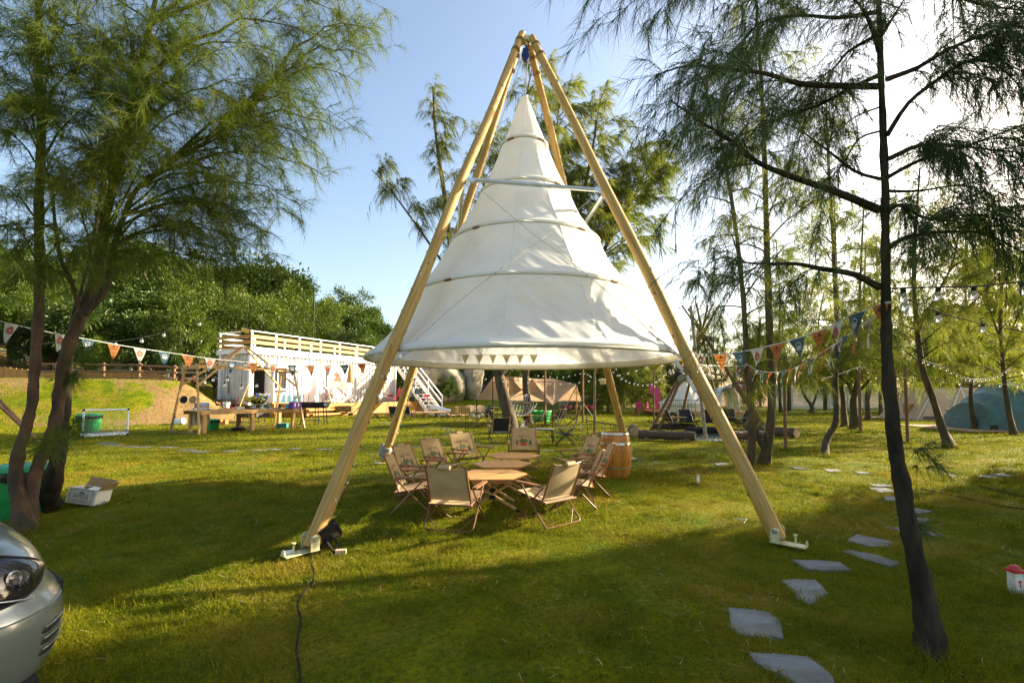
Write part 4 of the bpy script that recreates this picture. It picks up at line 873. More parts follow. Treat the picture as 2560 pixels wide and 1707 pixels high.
q = P(*c4c(1870, 1115), 25.9); SP = thing('speaker_on_tripod', 'black loudspeaker on a black tripod above the pallet platform', 'speaker', q)
for a in (0, 2.1, 4.2): MB().tube([(0, 0, .55), (.3 * math.cos(a), .3 * math.sin(a), 0)], .012, 6).build('tripod_leg', M_black, SP)
MB().tube([(0, 0, .4), (0, 0, 1.0)], .015, 6).build('pole', M_black, SP); bx_ = MB().box((0, 0, 1.14), (.38, .26, .28)).build('cabinet', M_black, SP); MB().box((0, -.135, 1.14), (.3, .01, .2)).build('grille', mat('grey_grille', (.2, .22, .25), .5), bx_)
# ------------------------------------------------------------------ folding wagon and grill
def wagon(q, rz, label, cloth, frame, s=1.):
    T = thing('folding_wagon', label, 'wagon', q, rz)
    for y in (-.25, .25): MB().box((0, y, .42), (.9, .012, .34)).build('side_cloth', cloth, T)
    for x in (-.45, .45): MB().box((x, 0, .42), (.012, .5, .34)).build('end_cloth', cloth, T)
    MB().box((0, 0, .25), (.9, .5, .02)).build('floor_cloth', cloth, T)
    for y in (-.262, .262):
        for a, b in (((-.42, .26), (-.02, .58)), ((-.42, .58), (-.02, .26)), ((.02, .26), (.42, .58)), ((.02, .58), (.42, .26))): MB().bar((a[0], y, a[1]), (b[0], y, b[1]), .02).build('lattice_bar', frame, T)
    for x in (-.36, .36):
        for y in (-.24, .24):
            w_ = MB().lathe([(.03, -.03), (.09, -.028), (.095, 0), (.09, .028), (.03, .03)], (x, y, .095), 16, True, Matrix.Rotation(1.57, 3, 'X')).build('wheel', M_black, T, True); MB().tube([(x, y, .1), (x, y * .95, .27)], .014, 6).build('fork', frame, T)
    MB().tube([(.45, 0, .3), (.62, 0, .5), (.7, 0, .8)], .012, 6).build('pull_handle', frame, T)
wagon(G(*c4(1480, 872)), .1, 'brown folding wagon with yellow lattice frame parked before the deck', mat('olive_brown_cloth', (.16, .10, .03), .85), mat('mustard_frame', (.55, .38, .06), .5))
q = G(*c4(1225, 948)); GR = thing('charcoal_grill', 'long black charcoal grill on thin legs right of the kitchen table', 'grill', q, .12)
MB().prism([(-.62, .95), (-.5, .70), (.5, .70), (.62, .95), (.58, .95), (.48, .73), (-.48, .73), (-.58, .95)], -.22, .22).build('trough', M_black, GR)
for y in (-.22, .22): MB().prism([(-.6, .94), (-.5, .71), (.5, .71), (.6, .94)], y - .006, y + .006).build('end_plate', M_black, GR)
MB().box((0, 0, .955), (1.16, .42, .012)).build('grate', mat('dark_grate', (.09, .09, .09), .5, metal=.5), GR)
for x in (-.4, .1, .42):
    for y in (-.2, .2): MB().bar((x, y, .72), (x * 1.15, y * 1.2, 0), .03).build('leg', M_black, GR)
MB().box((-.1, 0, .2), (.8, .4, .02)).build('shelf', M_black, GR)
for x in (-.3, .45): MB().tube([(x, .2, .95), (x, .22, 1.2), (x + .05, .22, 1.22)], .01, 6).build('side_handle', M_black, GR)
MB().lathe([(.06, -.02), (.06, .02)], (.5, -.24, .85), 12, True, Matrix.Rotation(1.57, 3, 'X')).build('thermometer', M_galv, GR)
# ------------------------------------------------------------------ outdoor kitchen: timber frame and table
A, B = G(498, 1088), G(761, 1070); e = (B - A); EL = e.length; e.normalize(); pd = V((-e.y, e.x, 0)); KZ = .17
if pd.y < 0: pd = -pd
O = (A + B) / 2 + pd * .95; KR = math.atan2(e.y, e.x)
KF = thing('timber_pavilion', 'open timber pavilion frame with pitched rafters over the kitchen table', 'frame', V((O.x, O.y, KZ)), KR)
h = EL / 2
for sx in (-1, 1):
    for sy in (-1, 1): MB().bar((sx * h, sy * .95, 0), (sx * (h - .12), sy * .40, 2.12), .058).build('leg', M_timber, KF)
    MB().bar((sx * (h - .11), -.52, 2.13), (sx * (h - .11), .52, 2.13), .09).build('end_beam', M_timber, KF); MB().bar((sx * h, -.92, .03), (sx * h, .92, .03), .05).build('foot_rail', M_timber2, KF)
for sy in (-1, 1):
    MB().bar((-h + .05, sy * .42, 2.2), (h - .05, sy * .42, 2.2), .05, .07).build('top_beam', M_timber, KF)
    for sx in (-1, 1): MB().bar((0.02 * sx, sy * .06, 2.98), (sx * (h - .04), sy * .56, 1.52), .05, .06).build('rafter', M_timber, KF)
KT = thing('kitchen_table', 'long timber kitchen table with thick legs loaded with pots and buckets', 'table', V((O.x, O.y, KZ)) - pd * .22, KR)
for k in range(7): MB().box((0, -.48 + .16 * k, .735), (EL - .2, .152, .03)).build('top_plank', M_timber, KT)
for y in (-.54, .54): MB().box((0, y, .68), (EL - .2, .04, .12)).build('apron', M_timber, KT)
for x in (-1.55, 0.0, 1.55):
    for y in (-.44, .44): MB().box((x, y, .335), (.105, .105, .67)).build('leg', M_timber2 if x == 0 and y > 0 else M_timber, KT)
TZ = KZ + .75
def onT(u, v): q = G(*c4b(u, v), dz=.752); return q
def lift(u, v, dz=0): return G(*c4b(u, v), dz=dz)
def one(name, label, cat, q, mb, m_, smooth=True, rz=0, group=None): o = mb.build(name, m_, None, smooth); o.location = q; o.rotation_euler = (0, 0, rz); return tag(o, label, cat, group)
def bucket(q, r, h, m_, label, cat='bucket', name='bucket', handle=True):
    r *= 1.3; h *= 1.3; T = thing(name, label, cat, q); MB().lathe([(r * .75, 0), (r, h), (r * 1.05, h), (r * 1.05, h - .015), (r * .97, h - .015), (r * .72, .01)], (0, 0, 0), 20).build('body', m_, T, True)
    if handle: MB().tube([V((r * math.cos(a), 0, h + .04 * math.sin(a))) for a in np.linspace(0, math.pi, 9)], .004, 5).build('handle', M_galv, T)
bucket(onT(950, 1040), .105, .16, M_white, 'white plastic bucket on the kitchen table')
bucket(onT(730, 1045) + V((0, .3, .08)), .07, .09, mat('coral_pot', (.6, .12, .1), .4), 'small red saucepan on the kitchen table', 'pan', 'saucepan', False)
one('wooden_ladle', 'long wooden ladle handle leaning over the kitchen table', 'ladle', onT(920, 1045), MB().tube([(0, 0, .02), (-.28, 0, .2)], .014, 6).ball((-.3, 0, .21), .035, 8, 5), M_timber)
bucket(onT(1632, 1052), .055, .125, mat('teal_cup', (.02, .25, .30), .3), 'teal cup on the kitchen table beside the flowers', 'cup', 'cup', False)
bucket(onT(1945, 1050), .07, .14, mat('blue_jug', (.2, .42, .5), .3), 'pale blue jug on the kitchen table next to the purple box', 'jug', 'jug', True)
q = onT(2075, 1050); T = thing('purple_box', 'purple printed box at the right end of the kitchen table', 'box', q, KR); MB().box((0, 0, .12), (.34, .24, .24)).build('carton', mat('purple_card', (.14, .02, .32), .5), T)
for x in (-.08, .06): MB().box((x, -.1215, .13), (.05, .003, .12)).build('printed_mark', M_white, T)
q = onT(505, 1060) + V((0, .15, 0)); T = thing('blue_box', 'blue printed snack box at the left end of the kitchen table', 'box', q, KR); MB().box((0, 0, .11), (.40, .2, .22)).build('carton', mat('blue_card', (.03, .12, .42), .5, var=.3, vscale=9, col2=(.4, .25, .06)), T); MB().box((0, -.1015, .17), (.3, .003, .05)).build('printed_band', mat('sky_print', (.15, .35, .6), .5), T)
bucket(onT(640, 1050), .06, .15, M_pet, 'clear plastic tub on the kitchen table', 'tub', 'tub', False)
for i, (u, v, r, m_, lab) in enumerate(((660, 1078, .13, M_galv, 'flat steel tray at the left of the kitchen table'), (1350, 1060, .2, M_black, 'dark wide pan lying flat on the middle of the kitchen table'), (1760, 1052, .17, M_galv, 'steel plate at the right of the kitchen table'), (860, 1068, .09, mat('enamel', (.25, .27, .3), .3), 'small grey dish on the kitchen table'))):
    one('tray', lab, 'tray', onT(u, v), MB().lathe([(r * .7, .004), (r * .9, .008), (r, .03), (r * .97, .03), (r * .88, .014), (.001, .012)], (0, 0, 0), 24), m_)
q = onT(1170, 1065); one('foil_box', 'grey metal tin on the front edge of the kitchen table', 'tin', q, MB().box((0, 0, .045), (.26, .16, .09)).box((0, 0, .095), (.27, .17, .012)), mat('tin_grey', (.4, .42, .42), .4, metal=.4), False, KR)
q = onT(1050, 1060); one('chopping_board', 'thin wooden chopping board on the kitchen table', 'board', q, MB().box((0, 0, .012), (.36, .22, .022)).box((.2, 0, .012), (.08, .06, .02)), M_timber, False, KR)
# cloth over the table's edge
q = onT(500, 1075); g = []
for j in range(13):
    t = j / 12; row_ = []
    for i in range(13):
        s = (i / 12 - .5) * .5; fold = .025 * math.sin(i * 1.9 + j * .3)
        if t < .4: row_.append(V((s + .15 * t, .25 - .75 * t + fold * .3, .03 + abs(fold))))
        else: row_.append(V((s * (1 + .2 * (t - .4)) + .06, -.05 - .05 * math.sin((t - .4) * 2) + fold, .03 - (t - .4) * .85 - .03 * (i % 2) * (j == 12))))
    g.append(row_)
one('linen_cloth', 'crumpled grey fringed cloth hanging over the left end of the kitchen table', 'cloth', q, MB().sheet(g), mat('grey_linen', (.48, .45, .38), .9, var=.15, vscale=12, bump=.2), True, KR)
# flowers in a vase
def flowers(q, label, cols, h, spread, n, name='flower_bunch'):
    T = thing(name, label, 'flowers', q); MB().lathe([(.05, 0), (.06, .05), (.045, .16), (.055, .2), (.05, .2), (.04, .16), (.052, .05)], (0, 0, 0), 14).build('vase', mat('glass_vase', (.6, .7, .68), .06, trans=.8), T, True)
    sm_ = MB(); fl = [MB() for _ in cols]
    for i in range(n):
        a = random.uniform(0, 6.28); r = spread * random.random() ** .6; tp = V((r * math.cos(a), r * math.sin(a), h * random.uniform(.65, 1.1)))
        sm_.tube([(0, 0, .15), tp * .6 + V((0, 0, .05)), tp], .003, 3, False); fl[i % len(cols)].ball(tp, random.uniform(.022, .048), 6, 4)
        sm_.add([tp * .7, tp * .7 + V((random.uniform(-.06, .06), .02, .05)), tp * .7 + V((.02, random.uniform(-.06, .06), .08))], [(0, 1, 2)])
    sm_.build('stems', mat('stem_green', (.07, .13, .03), .7), T)
    for k, c in enumerate(cols): fl[k].build('blossoms', c, T, True)
flowers(onT(1400, 1055), 'bunch of yellow flowers on the kitchen table', [mat('yellow_petal', (.75, .55, .02), .7), mat('yellow_petal2', (.6, .48, .04), .7)], .42, .32, 110)
flowers(onT(1535, 1055), 'bunch of blue and white flowers on the kitchen table', [mat('blue_petal', (.15, .2, .6), .7), M_white, mat('yellow_petal', (.75, .55, .02), .7)], .5, .24, 70)
q = onT(2020, 1040) + V((0, .2, 0)); T = thing('potted_plant', 'leafy green pot plant behind the purple box', 'plant', q); MB().lathe([(.06, 0), (.08, .14), (.07, .14), (.055, .02)], (0, 0, 0), 14).build('pot', M_timber2, T, True); lf = MB()
for i in range(70):
    a = random.uniform(0, 6.28); r = random.uniform(.03, .2); c = V((r * math.cos(a), r * math.sin(a), random.uniform(.2, .48))); d = V((random.uniform(-1, 1), random.uniform(-1, 1), random.uniform(-.6, .4))).normalized(); s_ = d.cross(V((0, 0, 1))).normalized()
    lf.add([c, c + d * .05 + s_ * .025, c + d * .1, c + d * .05 - s_ * .025], [(0, 1, 2, 3)])
lf.build('leaves', mat('pot_leaf', (.06, .16, .03), .5, transl=.3), T)
# water jugs on the deck ledge behind
for i, s in enumerate((2.45, 2.85, 3.2, 3.6, 3.95)):
    T = thing('water_jug', 'big blue water jug on the ledge below the window, %s from the left' % ORD[i], 'water jug', kw(s - 1.1, -.55, 1.0), 0, 'water jugs below the container window')
    MB().lathe([(.12, 0), (.135, .03), (.135, .16), (.125, .18), (.135, .2), (.13, .34), (.04, .43), (.035, .5)], (0, 0, 0), 16).build('body', mat('blue_pet', (.35, .62, .78), .08, trans=.55), T, True); MB().lathe([(.04, .5), (.04, .53)], (0, 0, 0), 10).build('cap', mat('blue_cap', (.1, .3, .6), .4), T)
one('jug_shelf', 'low timber shelf under the container window holding water jugs', 'shelf', kw(2.1, -.55, .92), MB().box((0, 0, .04), (2.6, .42, .05)).box((-1.1, 0, -.33), (.08, .36, .7)).box((1.1, 0, -.33), (.08, .36, .7)).box((0, 0, -.33), (.08, .36, .7)), M_deckwood, False, KA)
# things under and beside the table
T = bin_(lift(690, 1412) + V((0, .15, 0)), .36, .40, 'small green bin under the left of the kitchen table', KR)
q = lift(1868, 1368); T = thing('teal_box', 'teal box standing on the grass under the kitchen table', 'box', q, KR - .9); MB().box((0, 0, .085), (.36, .22, .17)).build('carton', mat('teal_card', (.03, .22, .24), .5), T); MB().box((0, 0, .172), (.365, .225, .01)).build('lid', mat('teal_lid', (.05, .3, .32), .5), T)
q = lift(1150, 1415); T = thing('tyre_base_post', 'post standing in a dark tyre base under the kitchen table', 'post', q); MB().lathe([(.1, 0), (.22, .02), (.24, .07), (.2, .12), (.1, .12)], (0, 0, 0), 24).build('tyre', M_black, T, True); MB().box((0, 0, .36), (.1, .1, .62)).build('post', M_chairwood, T)
one('white_drum', 'white plastic drum lying left of the kitchen table', 'drum', lift(155, 1325) + V((0, .1, .14)), MB().lathe([(.12, -.2), (.14, -.18), (.14, .18), (.12, .2)], (0, 0, 0), 18, True, Matrix.Rotation(1.4, 3, 'Y')), M_white)
one('orange_crate', 'small orange crate on the ground behind the green bin', 'crate', lift(845, 1320) + V((0, .3, 0)), MB().box((0, 0, .01), (.22, .2, .02)).box((-.1, 0, .1), (.02, .2, .2)).box((.1, 0, .1), (.02, .2, .2)).box((0, .09, .1), (.2, .02, .2)).box((0, -.09, .05), (.2, .02, .1)), mat('orange_plastic', (.6, .2, .05), .5), False)
for i, (u, v, lab) in enumerate(((190, 1150, 'rust red gas bottle left of the kitchen table'), (395, 1140, 'dark red gas bottle behind the blue box'))):
    q = lift(u, v) ; q = V((q.x, q.y, zg(q.x, q.y))); T = thing('gas_bottle', lab, 'gas bottle', q); MB().lathe([(.13, 0), (.15, .03), (.15, .42), (.1, .5), (.03, .54), (.03, .58)], (0, 0, 0), 18).build('body', mat('rust_red', (.22, .05, .03), .5, var=.2), T, True); MB().tube([V((.08 * math.cos(a), .08 * math.sin(a), .56)) for a in np.linspace(0, 6.28, 10)], .012, 5).build('collar', M_black, T)
for i, (u, lab, m_) in enumerate(((255, 'dark round pan lid standing behind the left pavilion leg', M_black), (405, 'round brown basket lid standing behind the kitchen table', M_timber))):
    q = onT(u, 950) ; q = P(*c4b(u, 905), O.y + .3); one('pot_cover', lab, 'lid', q, MB().lathe([(.001, .02), (.1, .012), (.14, 0), (.14, -.012), (.001, -.012)], (0, 0, 0), 22, True, Matrix.Rotation(1.4, 3, 'X')), m_)
# red crate, broom and sink by the container end
q = kw(-.35, .35, .0); 
def near_end(s, y): p = kw(s, y); p.z = zg(p.x, p.y); return p
T = thing('red_crate', 'red plastic crate before the container end wall', 'crate', near_end(-.9, 0.3), KA); MB().lathe([(.22, 0), (.3, .36), (.28, .36), (.2, .02)], (0, 0, 0), 4).build('body', M_red, T); MB().lathe([(.31, .34), (.31, .37)], (0, 0, 0), 4, False).build('rim', M_red, T)
T = thing('broom', 'broom with yellow handle leaning on the container corner', 'broom', near_end(-.55, -.15), KA); MB().tube([(-.25, 0, .1), (.45, .1, 1.75)], .02, 6).build('handle', mat('yellow_stick', (.65, .42, .08), .5), T); MB().box((-.27, 0, .07), (.32, .12, .14), taper=.5).build('head', M_red, T)
T = thing('red_shovel', 'red handled shovel standing at the container end wall', 'shovel', near_end(-.45, .55), KA); MB().tube([(0, 0, .2), (.3, .05, 1.05)], .025, 6).build('handle', M_red, T); MB().box((-.05, 0, .14), (.3, .05, .3), taper=.7).build('blade', M_red, T)
T = thing('wash_sink', 'steel wash basin on a stand at the container end wall', 'sink', near_end(-.3, 1.4), KA); MB().box((0, 0, .85), (.45, .7, .22), taper=1.1).build('basin', mat('brushed_steel', (.35, .33, .3), .35, metal=.7), T); MB().tube([(.1, 0, .95), (.1, 0, 1.3), (0, 0, 1.32), (-.06, 0, 1.25)], .018, 6).build('tap', M_galv, T)
MB().tube([(0, 0, .75), (0, 0, 0)], .05, 8).build('drain', M_galv, T)
for s in (-1, 1): MB().bar((.1, s * .3, .75), (.1, s * .32, 0), .04).build('leg', M_galv, T)
# tall side table on thin black legs behind the kitchen
q = lift(1500, 1290) + V((.2, .6, 0)); T = thing('thin_leg_table', 'low table on thin black legs behind the kitchen table', 'table', q, KR); MB().box((0, 0, .62), (2.4, .5, .03)).build('top', M_timber2, T)
for x in (-1.1, -.4, .4, 1.1):
    for y in (-.2, .2): MB().tube([(x, y, .61), (x + .08 * (1 if x > 0 else -1), y * 1.2, 0)], .014, 5).build('leg', M_black, T)
# ------------------------------------------------------------------ fences on the bank
WF = thing('white_rail_fence', 'white post and rail fence on the terrace behind the left trees', 'fence', (-24, 30, zg(-24, 30)), world=True); xs_ = np.arange(-36, -16.9, 2.35); pz = [zg(x, 30) for x in xs_]
for x, z in zip(xs_, pz): MB().box((x, 30, z + .55), (.14, .12, 1.2)).build('post', M_white, WF)
for (x0, z0), (x1, z1) in zip(zip(xs_[:-1], pz[:-1]), zip(xs_[1:], pz[1:])):
    for h_ in (.32, .70, 1.08): MB().bar((x0, 29.92, z0 + h_), (x1, 29.92, z1 + h_), .05, .13).build('rail', M_white, WF)
LF = thing('log_fence', 'rustic brown log rail fence along the top of the bank', 'fence', (-18.5, 23, 2), world=True); xs_ = [-23.4, -21.6, -19.9, -18.2, -16.5]
M_log = mat('brown_log', (.24, .13, .055), .8, col2=(.14, .07, .03), vscale=6, stretch=(4, 4, 1), bump=.3)
for x in xs_: z = zg(x, 23); MB().tube([(x, 23, z - .1), (x + random.uniform(-.05, .05), 23, z + .85)], .065, 8).build('post', M_log, LF)
for a, b in zip(xs_[:-1], xs_[1:]):
    for h_ in (.12, .45, .76): MB().tube([(a - .2, 22.93, zg(a, 23) + h_ + random.uniform(-.04, .04)), (b + .2, 22.93, zg(b, 23) + h_ + random.uniform(-.04, .04))], .045, 7).build('rail', M_log, LF)
MB().tube([(-16.6, 23, zg(-16.6, 23) + .6), (-15.2, 23.6, zg(-16, 23.5) + 1.5)], .04, 6).build('rail', M_log, LF)
RW = thing('board_retaining_wall', 'low orange board wall edging the upper terrace at the left', 'wall', (-24, 24.6, 2), world=True)
for x in np.arange(-32, -17.6, .3): z = zg(x, 24.6); MB().box((x, 24.6 + random.uniform(-.01, .01), z + .2), (.285, .04, .62)).build('board', M_deckwood, RW)
LP = thing('leaning_poles', 'two long brown poles leaning against the bank at the left edge', 'poles', (-12.4, 12.6, .17), world=True)
for du in (0, 1): MB().tube([P(-70 - 10 * du, 925 + 14 * du, 12.6), G(92 + 6 * du, 1100 + 6 * du)], .04, 7).build('pole', M_log, LP)
# ------------------------------------------------------------------ lamp post on the slope
q = V((-17.8, 42, zg(-17.8, 42))); tp = P(775, 725, 42); T = thing('lamp_post', 'slim black lamp post rising behind the container terrace', 'lamp post', q); H_ = tp.z - q.z
MB().tube([(0, 0, 0), (0, 0, H_)], [.09, .06], 8).build('pole', M_black, T, True); MB().bar((0, 0, H_), (-.5, -.1, H_ + .12), .06).build('arm', M_black, T); MB().box((-.6, -.12, H_ + .13), (.5, .2, .07)).build('lamp_head', M_black, T)
q = P(*c4(650, 155), 24.8); T = thing('yellow_floodlight', 'tilted yellow floodlight on a bracket above the container corner', 'floodlight', q, .3); MB().box((0, 0, 0), (.42, .08, .26), Matrix.Rotation(.5, 3, 'X') @ Matrix.Rotation(.3, 3, 'Y')).build('housing', M_black, T); MB().box((0, -.06, -.02), (.36, .02, .2), Matrix.Rotation(.5, 3, 'X') @ Matrix.Rotation(.3, 3, 'Y')).build('lens', mat('yellow_lens', (.7, .5, .15), .3), T); MB().bar((.1, .1, 0), (.35, .3, -1.2), .04).build('bracket', M_black, T)
# ------------------------------------------------------------------ boulders
M_rock = mat('pale_granite', (.34, .285, .18), .9, col2=(.10, .085, .055), vscale=1.1, bump=1.0, bscale=6, nfac=(.45, .66))
def rock(c, r, label, seed, cuts=7):
    rr = random.Random(seed); pl = [(V((rr.gauss(0, 1), rr.gauss(0, 1), rr.gauss(0, .8))).normalized(), rr.uniform(.62, .92)) for _ in range(cuts)]
    n, k = 36, 22; vs = []
    for i in range(k + 1):
        for j in range(n):
            d = V((math.sin(math.pi * i / k) * math.cos(2 * math.pi * j / n), math.sin(math.pi * i / k) * math.sin(2 * math.pi * j / n), -math.cos(math.pi * i / k))); l = 1.
            for nn, h in pl:
                q = d.dot(nn)
                if q > .05: l = min(l, h / q)
            l *= 1 + .12 * mnoise.noise(d * 2.5 + V((seed, 0, 0))) + .06 * mnoise.noise(d * 7 + V((seed, 5, 0))) + .03 * mnoise.noise(d * 16 + V((seed, 9, 0)))
            vs.append(V((d.x * r[0], d.y * r[1], d.z * r[2])) * l)
    fs = [(i * n + j, i * n + (j + 1) % n, (i + 1) * n + (j + 1) % n, (i + 1) * n + j) for i in range(k) for j in range(n)]
    o = MB().add(vs, fs).build('boulder', M_rock, None, True); o.location = c; tag(o, label, 'boulder', 'boulders on the bank')
rock((-5.7, 37.5, 2.0), (2.15, 1.8, 1.75), 'broad pale boulder beside the staircase, the largest one', 3); rock((-3.25, 38.3, 2.3), (1.15, 1.3, 1.75), 'tall upright boulder next to the broad pale boulder', 11)
rock((-7.0, 39.6, 2.9), (2.0, 1.6, 1.5), 'dark boulder behind the top of the broad pale boulder', 19); rock((4.05, 34.5, 1.0), (.75, .7, .75), 'pale boulder behind the right flap of the tan tarp', 23); rock((5.4, 34, .75), (.85, .7, .62), 'low rounded boulder between the light posts', 29)
# printed blue hoarding beyond
T = thing('blue_hoarding', 'dark blue and violet printed hoarding behind the boulders', 'hoarding', (-1.3, 45, zg(-1.3, 45)))
for i in range(6): MB().box((-2.5 + 1.0 * i, .02 * (i % 2), 1.6), (.99, .05, 2.6)).build('panel', mat('violet_print', (.03, .03, .11), .6, var=.5, vscale=2.5, col2=(.16, .16, .36)), T)
for i in range(7): MB().box((-3.0 + 1.0 * i, .08, 1.3), (.08, .08, 2.9)).build('post', M_log, T)
# ------------------------------------------------------------------ tan tarp shelter
TP = thing('tan_tarp', 'tan canvas tarp shelter pitched on poles behind the two thick trunks', 'tarp', (.6, 19.5, .17), world=True)
M_tarp = mat('sand_tarp', (.50, .33, .20), .8, var=.05, vscale=2, transl=.35)
PK1, LT, PK2, BKL = P(1232, 942, 20.6), P(1192, 999, 21.2), P(1274, 941, 19.2), P(1268, 1000, 23)
TOP, TP2, RR, TIP, RB, LM = P(1330, 946, 21), P(1386, 947, 21), P(1441, 960, 19.6), P(1382, 1013, 17.9), P(1454, 1002, 21.5), P(1305, 975, 20.2)
def tri_sheet(a, b, c, sag, name='cloth_panel', n=9, wr=.03):
    m = MB(); idx = {}
    nrm = (b - a).cross(c - a).normalized()
    for i in range(n + 1):
        for j in range(n + 1 - i):
            s, t = i / n, j / n; q = a + (b - a) * s + (c - a) * t; w_ = s * t * (1 - s - t) * 27
            q = q - V((0, 0, sag * w_)) + nrm * wr * mnoise.noise(q * 2.2) * min(1, w_ * 3); idx[(i, j)] = len(m.v); m.v.append(tuple(q))
    for i in range(n):
        for j in range(n - i):
            m.f.append([idx[(i, j)], idx[(i + 1, j)], idx[(i, j + 1)]]); m.m.append(0)
            if j < n - i - 1: m.f.append([idx[(i + 1, j)], idx[(i + 1, j + 1)], idx[(i, j + 1)]]); m.m.append(0)
    m.build(name, M_tarp, TP, 2)
tri_sheet(PK1, LT, BKL, .12); tri_sheet(PK1, BKL, PK2, .2); tri_sheet(PK2, BKL, LM, .12); tri_sheet(PK2, LM, TOP, .05); tri_sheet(LM, TIP, TOP, .15); tri_sheet(TOP, TIP, TP2, .12); tri_sheet(TP2, TIP, RR, .12); tri_sheet(TP2, RR, RB, .1); tri_sheet(TOP, TP2, BKL, .2); tri_sheet(TP2, RB, BKL, .25)
def gnd(q): return V((q.x, q.y, zg(q.x, q.y)))
for q, m_ in ((PK1, M_black), (PK2, M_chairwood), (RR, M_yellowrail), (TIP, M_black), (LT, M_black)): MB().tube([gnd(q), q], .022, 6).build('pole', m_, TP)
MB().tube([RR + V((.05, 0, 0)), G(1388, 1068)], .02, 6).build('leaning_pole', M_black, TP); MB().tube([RB, gnd(RB + V((.7, 0, 0)))], .008, 4).build('guy_line', M_rope, TP)
# ------------------------------------------------------------------ hammock between the two thick trunks
h0, h1 = P(1282, 985, 15.6), P(1317, 985, 19.4); HM = thing('rope_hammock', 'white rope hammock with wooden spreader slung between the two thick trunks', 'hammock', (.3, 17, .2), world=True); d = (h1 - h0); sd = V((-d.y, d.x, 0)).normalized()
if sd.x < 0: sd = -sd
s0, s1 = h0.lerp(h1, .2) - V((0, 0, .32)), h0.lerp(h1, .8) - V((0, 0, .32))
for s in (s0, s1): MB().tube([s - sd * .55, s + sd * .55], .022, 6).build('spreader_bar', M_timber2, HM)
nm = MB(); F_ = lambda u, v: s0.lerp(s1, v) + sd * (u - .5) * 1.0 - V((0, 0, .5 * math.sin(math.pi * v) * (1 - .6 * (2 * u - 1) ** 2)))
for u in np.linspace(0, 1, 9): nm.tube([F_(u, v) for v in np.linspace(0, 1, 9)], .0035, 3, False); nm.tube([h0, F_(u, 0)], .004, 3, False); nm.tube([h1, F_(u, 1)], .004, 3, False)
for v in np.linspace(0, 1, 12): nm.tube([F_(u, v) for u in np.linspace(0, 1, 7)], .003, 3, False)
nm.build('net', M_gw, HM)
# ------------------------------------------------------------------ hanging rack with pots, folding tables, green bins, rack with red pails
q = G(1164, 1079); q2 = G(1240, 1068); T = thing('lantern_rack', 'thin black hanging rack with small pots on the lawn left of the thick trunk', 'rack', (q + q2) / 2, world=True)
for p in (q, q + V((.06, .2, 0)), q2, q2 + V((.05, .2, 0))): MB().tube([p, p + V((0, 0, .86))], .009, 6).build('post', M_black, T)
MB().tube([q + V((-.05, 0, .78)), q2 + V((.1, .1, .78))], .011, 6).build('bar', M_black, T)
for i, t in enumerate((.2, .38, .5, .68)):
    p = q.lerp(q2, t) + V((0, .03, .78)); MB().tube([p, p - V((0, 0, .18 + .05 * (i % 2)))], .004, 4).build('hanger', M_black, T); MB().lathe([(.05, -.09), (.065, -.05), (.065, 0), (.02, .03)], p - V((0, 0, .22 + .05 * (i % 2))), 12).build('pot', M_galv if i < 3 else M_black, T, True)
def xtable(q, rz, label, W=.9, D=.5, H=.42):
    T = thing('folding_wood_table', label, 'table', q, rz)
    for k in range(6): MB().box((0, -D / 2 + D * (k + .5) / 6, H), (W, D / 6 - .008, .018)).build('slat', M_tabletop, T)
    for y in (-D * .4, D * .4):
        for x in (-W * .25, W * .25):
            for s in (-1, 1): MB().bar((x - s * W * .2, y, 0), (x + s * W * .2, y, H - .02), .022).build('leg', M_timber, T)
xtable(G(1206, 1066), .15, 'folding wooden table with crossed legs left of the thick trunk'); xtable(G(1298, 1064), -.1, 'folding wooden table with crossed legs under the hammock', 1.1)
for i, (u, lab) in enumerate(((1334, 'bright green tub, left of two behind the dark chairs'), (1356, 'bright green tub, right of two behind the wooden post'))):
    q = G(u, 1054); T = thing('green_tub', lab, 'tub', q); mg = mat('bright_green', (.02, .42, .10), .4); MB().lathe([(.32, 0), (.40, .42), (.43, .44), (.43, .48), (.37, .48), (.29, .03)], (0, 0, 0), 20).build('body', mg, T, True); MB().tube([V((.42 * math.cos(a), .42 * math.sin(a), .5)) for a in np.linspace(0, 6.28, 18)], .02, 6).build('rim', mg, T)
q = G(1445, 1040); T = thing('pail_rack', 'far black rack with red and pink pails between the light posts', 'rack', q)
for x in (-.9, .9):
    for y in (-.2, .2): MB().tube([(x, y, 0), (x, 0, .95)], .015, 5).build('leg', M_black, T)
MB().tube([(-1, 0, .92), (1, 0, .92)], .018, 6).build('bar', M_black, T)
for i, x in enumerate((-.75, -.45, -.1, .2, .55, .8)): MB().lathe([(.07, -.2), (.1, 0), (.09, 0)], (x, -.02, .62), 12).build('pail', (M_red, mat('hot_pink', (.6, .05, .2), .4), mat('orange_plastic', (.6, .2, .05), .5), M_galv)[i % 4], T, True); MB().tube([(x, 0, .62), (x, 0, .92)], .006, 4).build('hanger', M_black, T)
q = V((7.1, 36, zg(7.1, 36))); T = thing('climbing_structure', 'grey timber climbing frame behind the light posts', 'play frame', q)
for x in (-.75, .75):
    for y in (-.6, .6): MB().bar((x, y, 0), (x, y * .4, 1.9), .09).build('leg', M_timber2, T)
for z, w_ in ((1.9, 2.0), (1.0, 1.7), (.5, 1.7)): MB().bar((-w_ / 2, 0, z), (w_ / 2, 0, z), .09).build('beam', M_timber2, T)
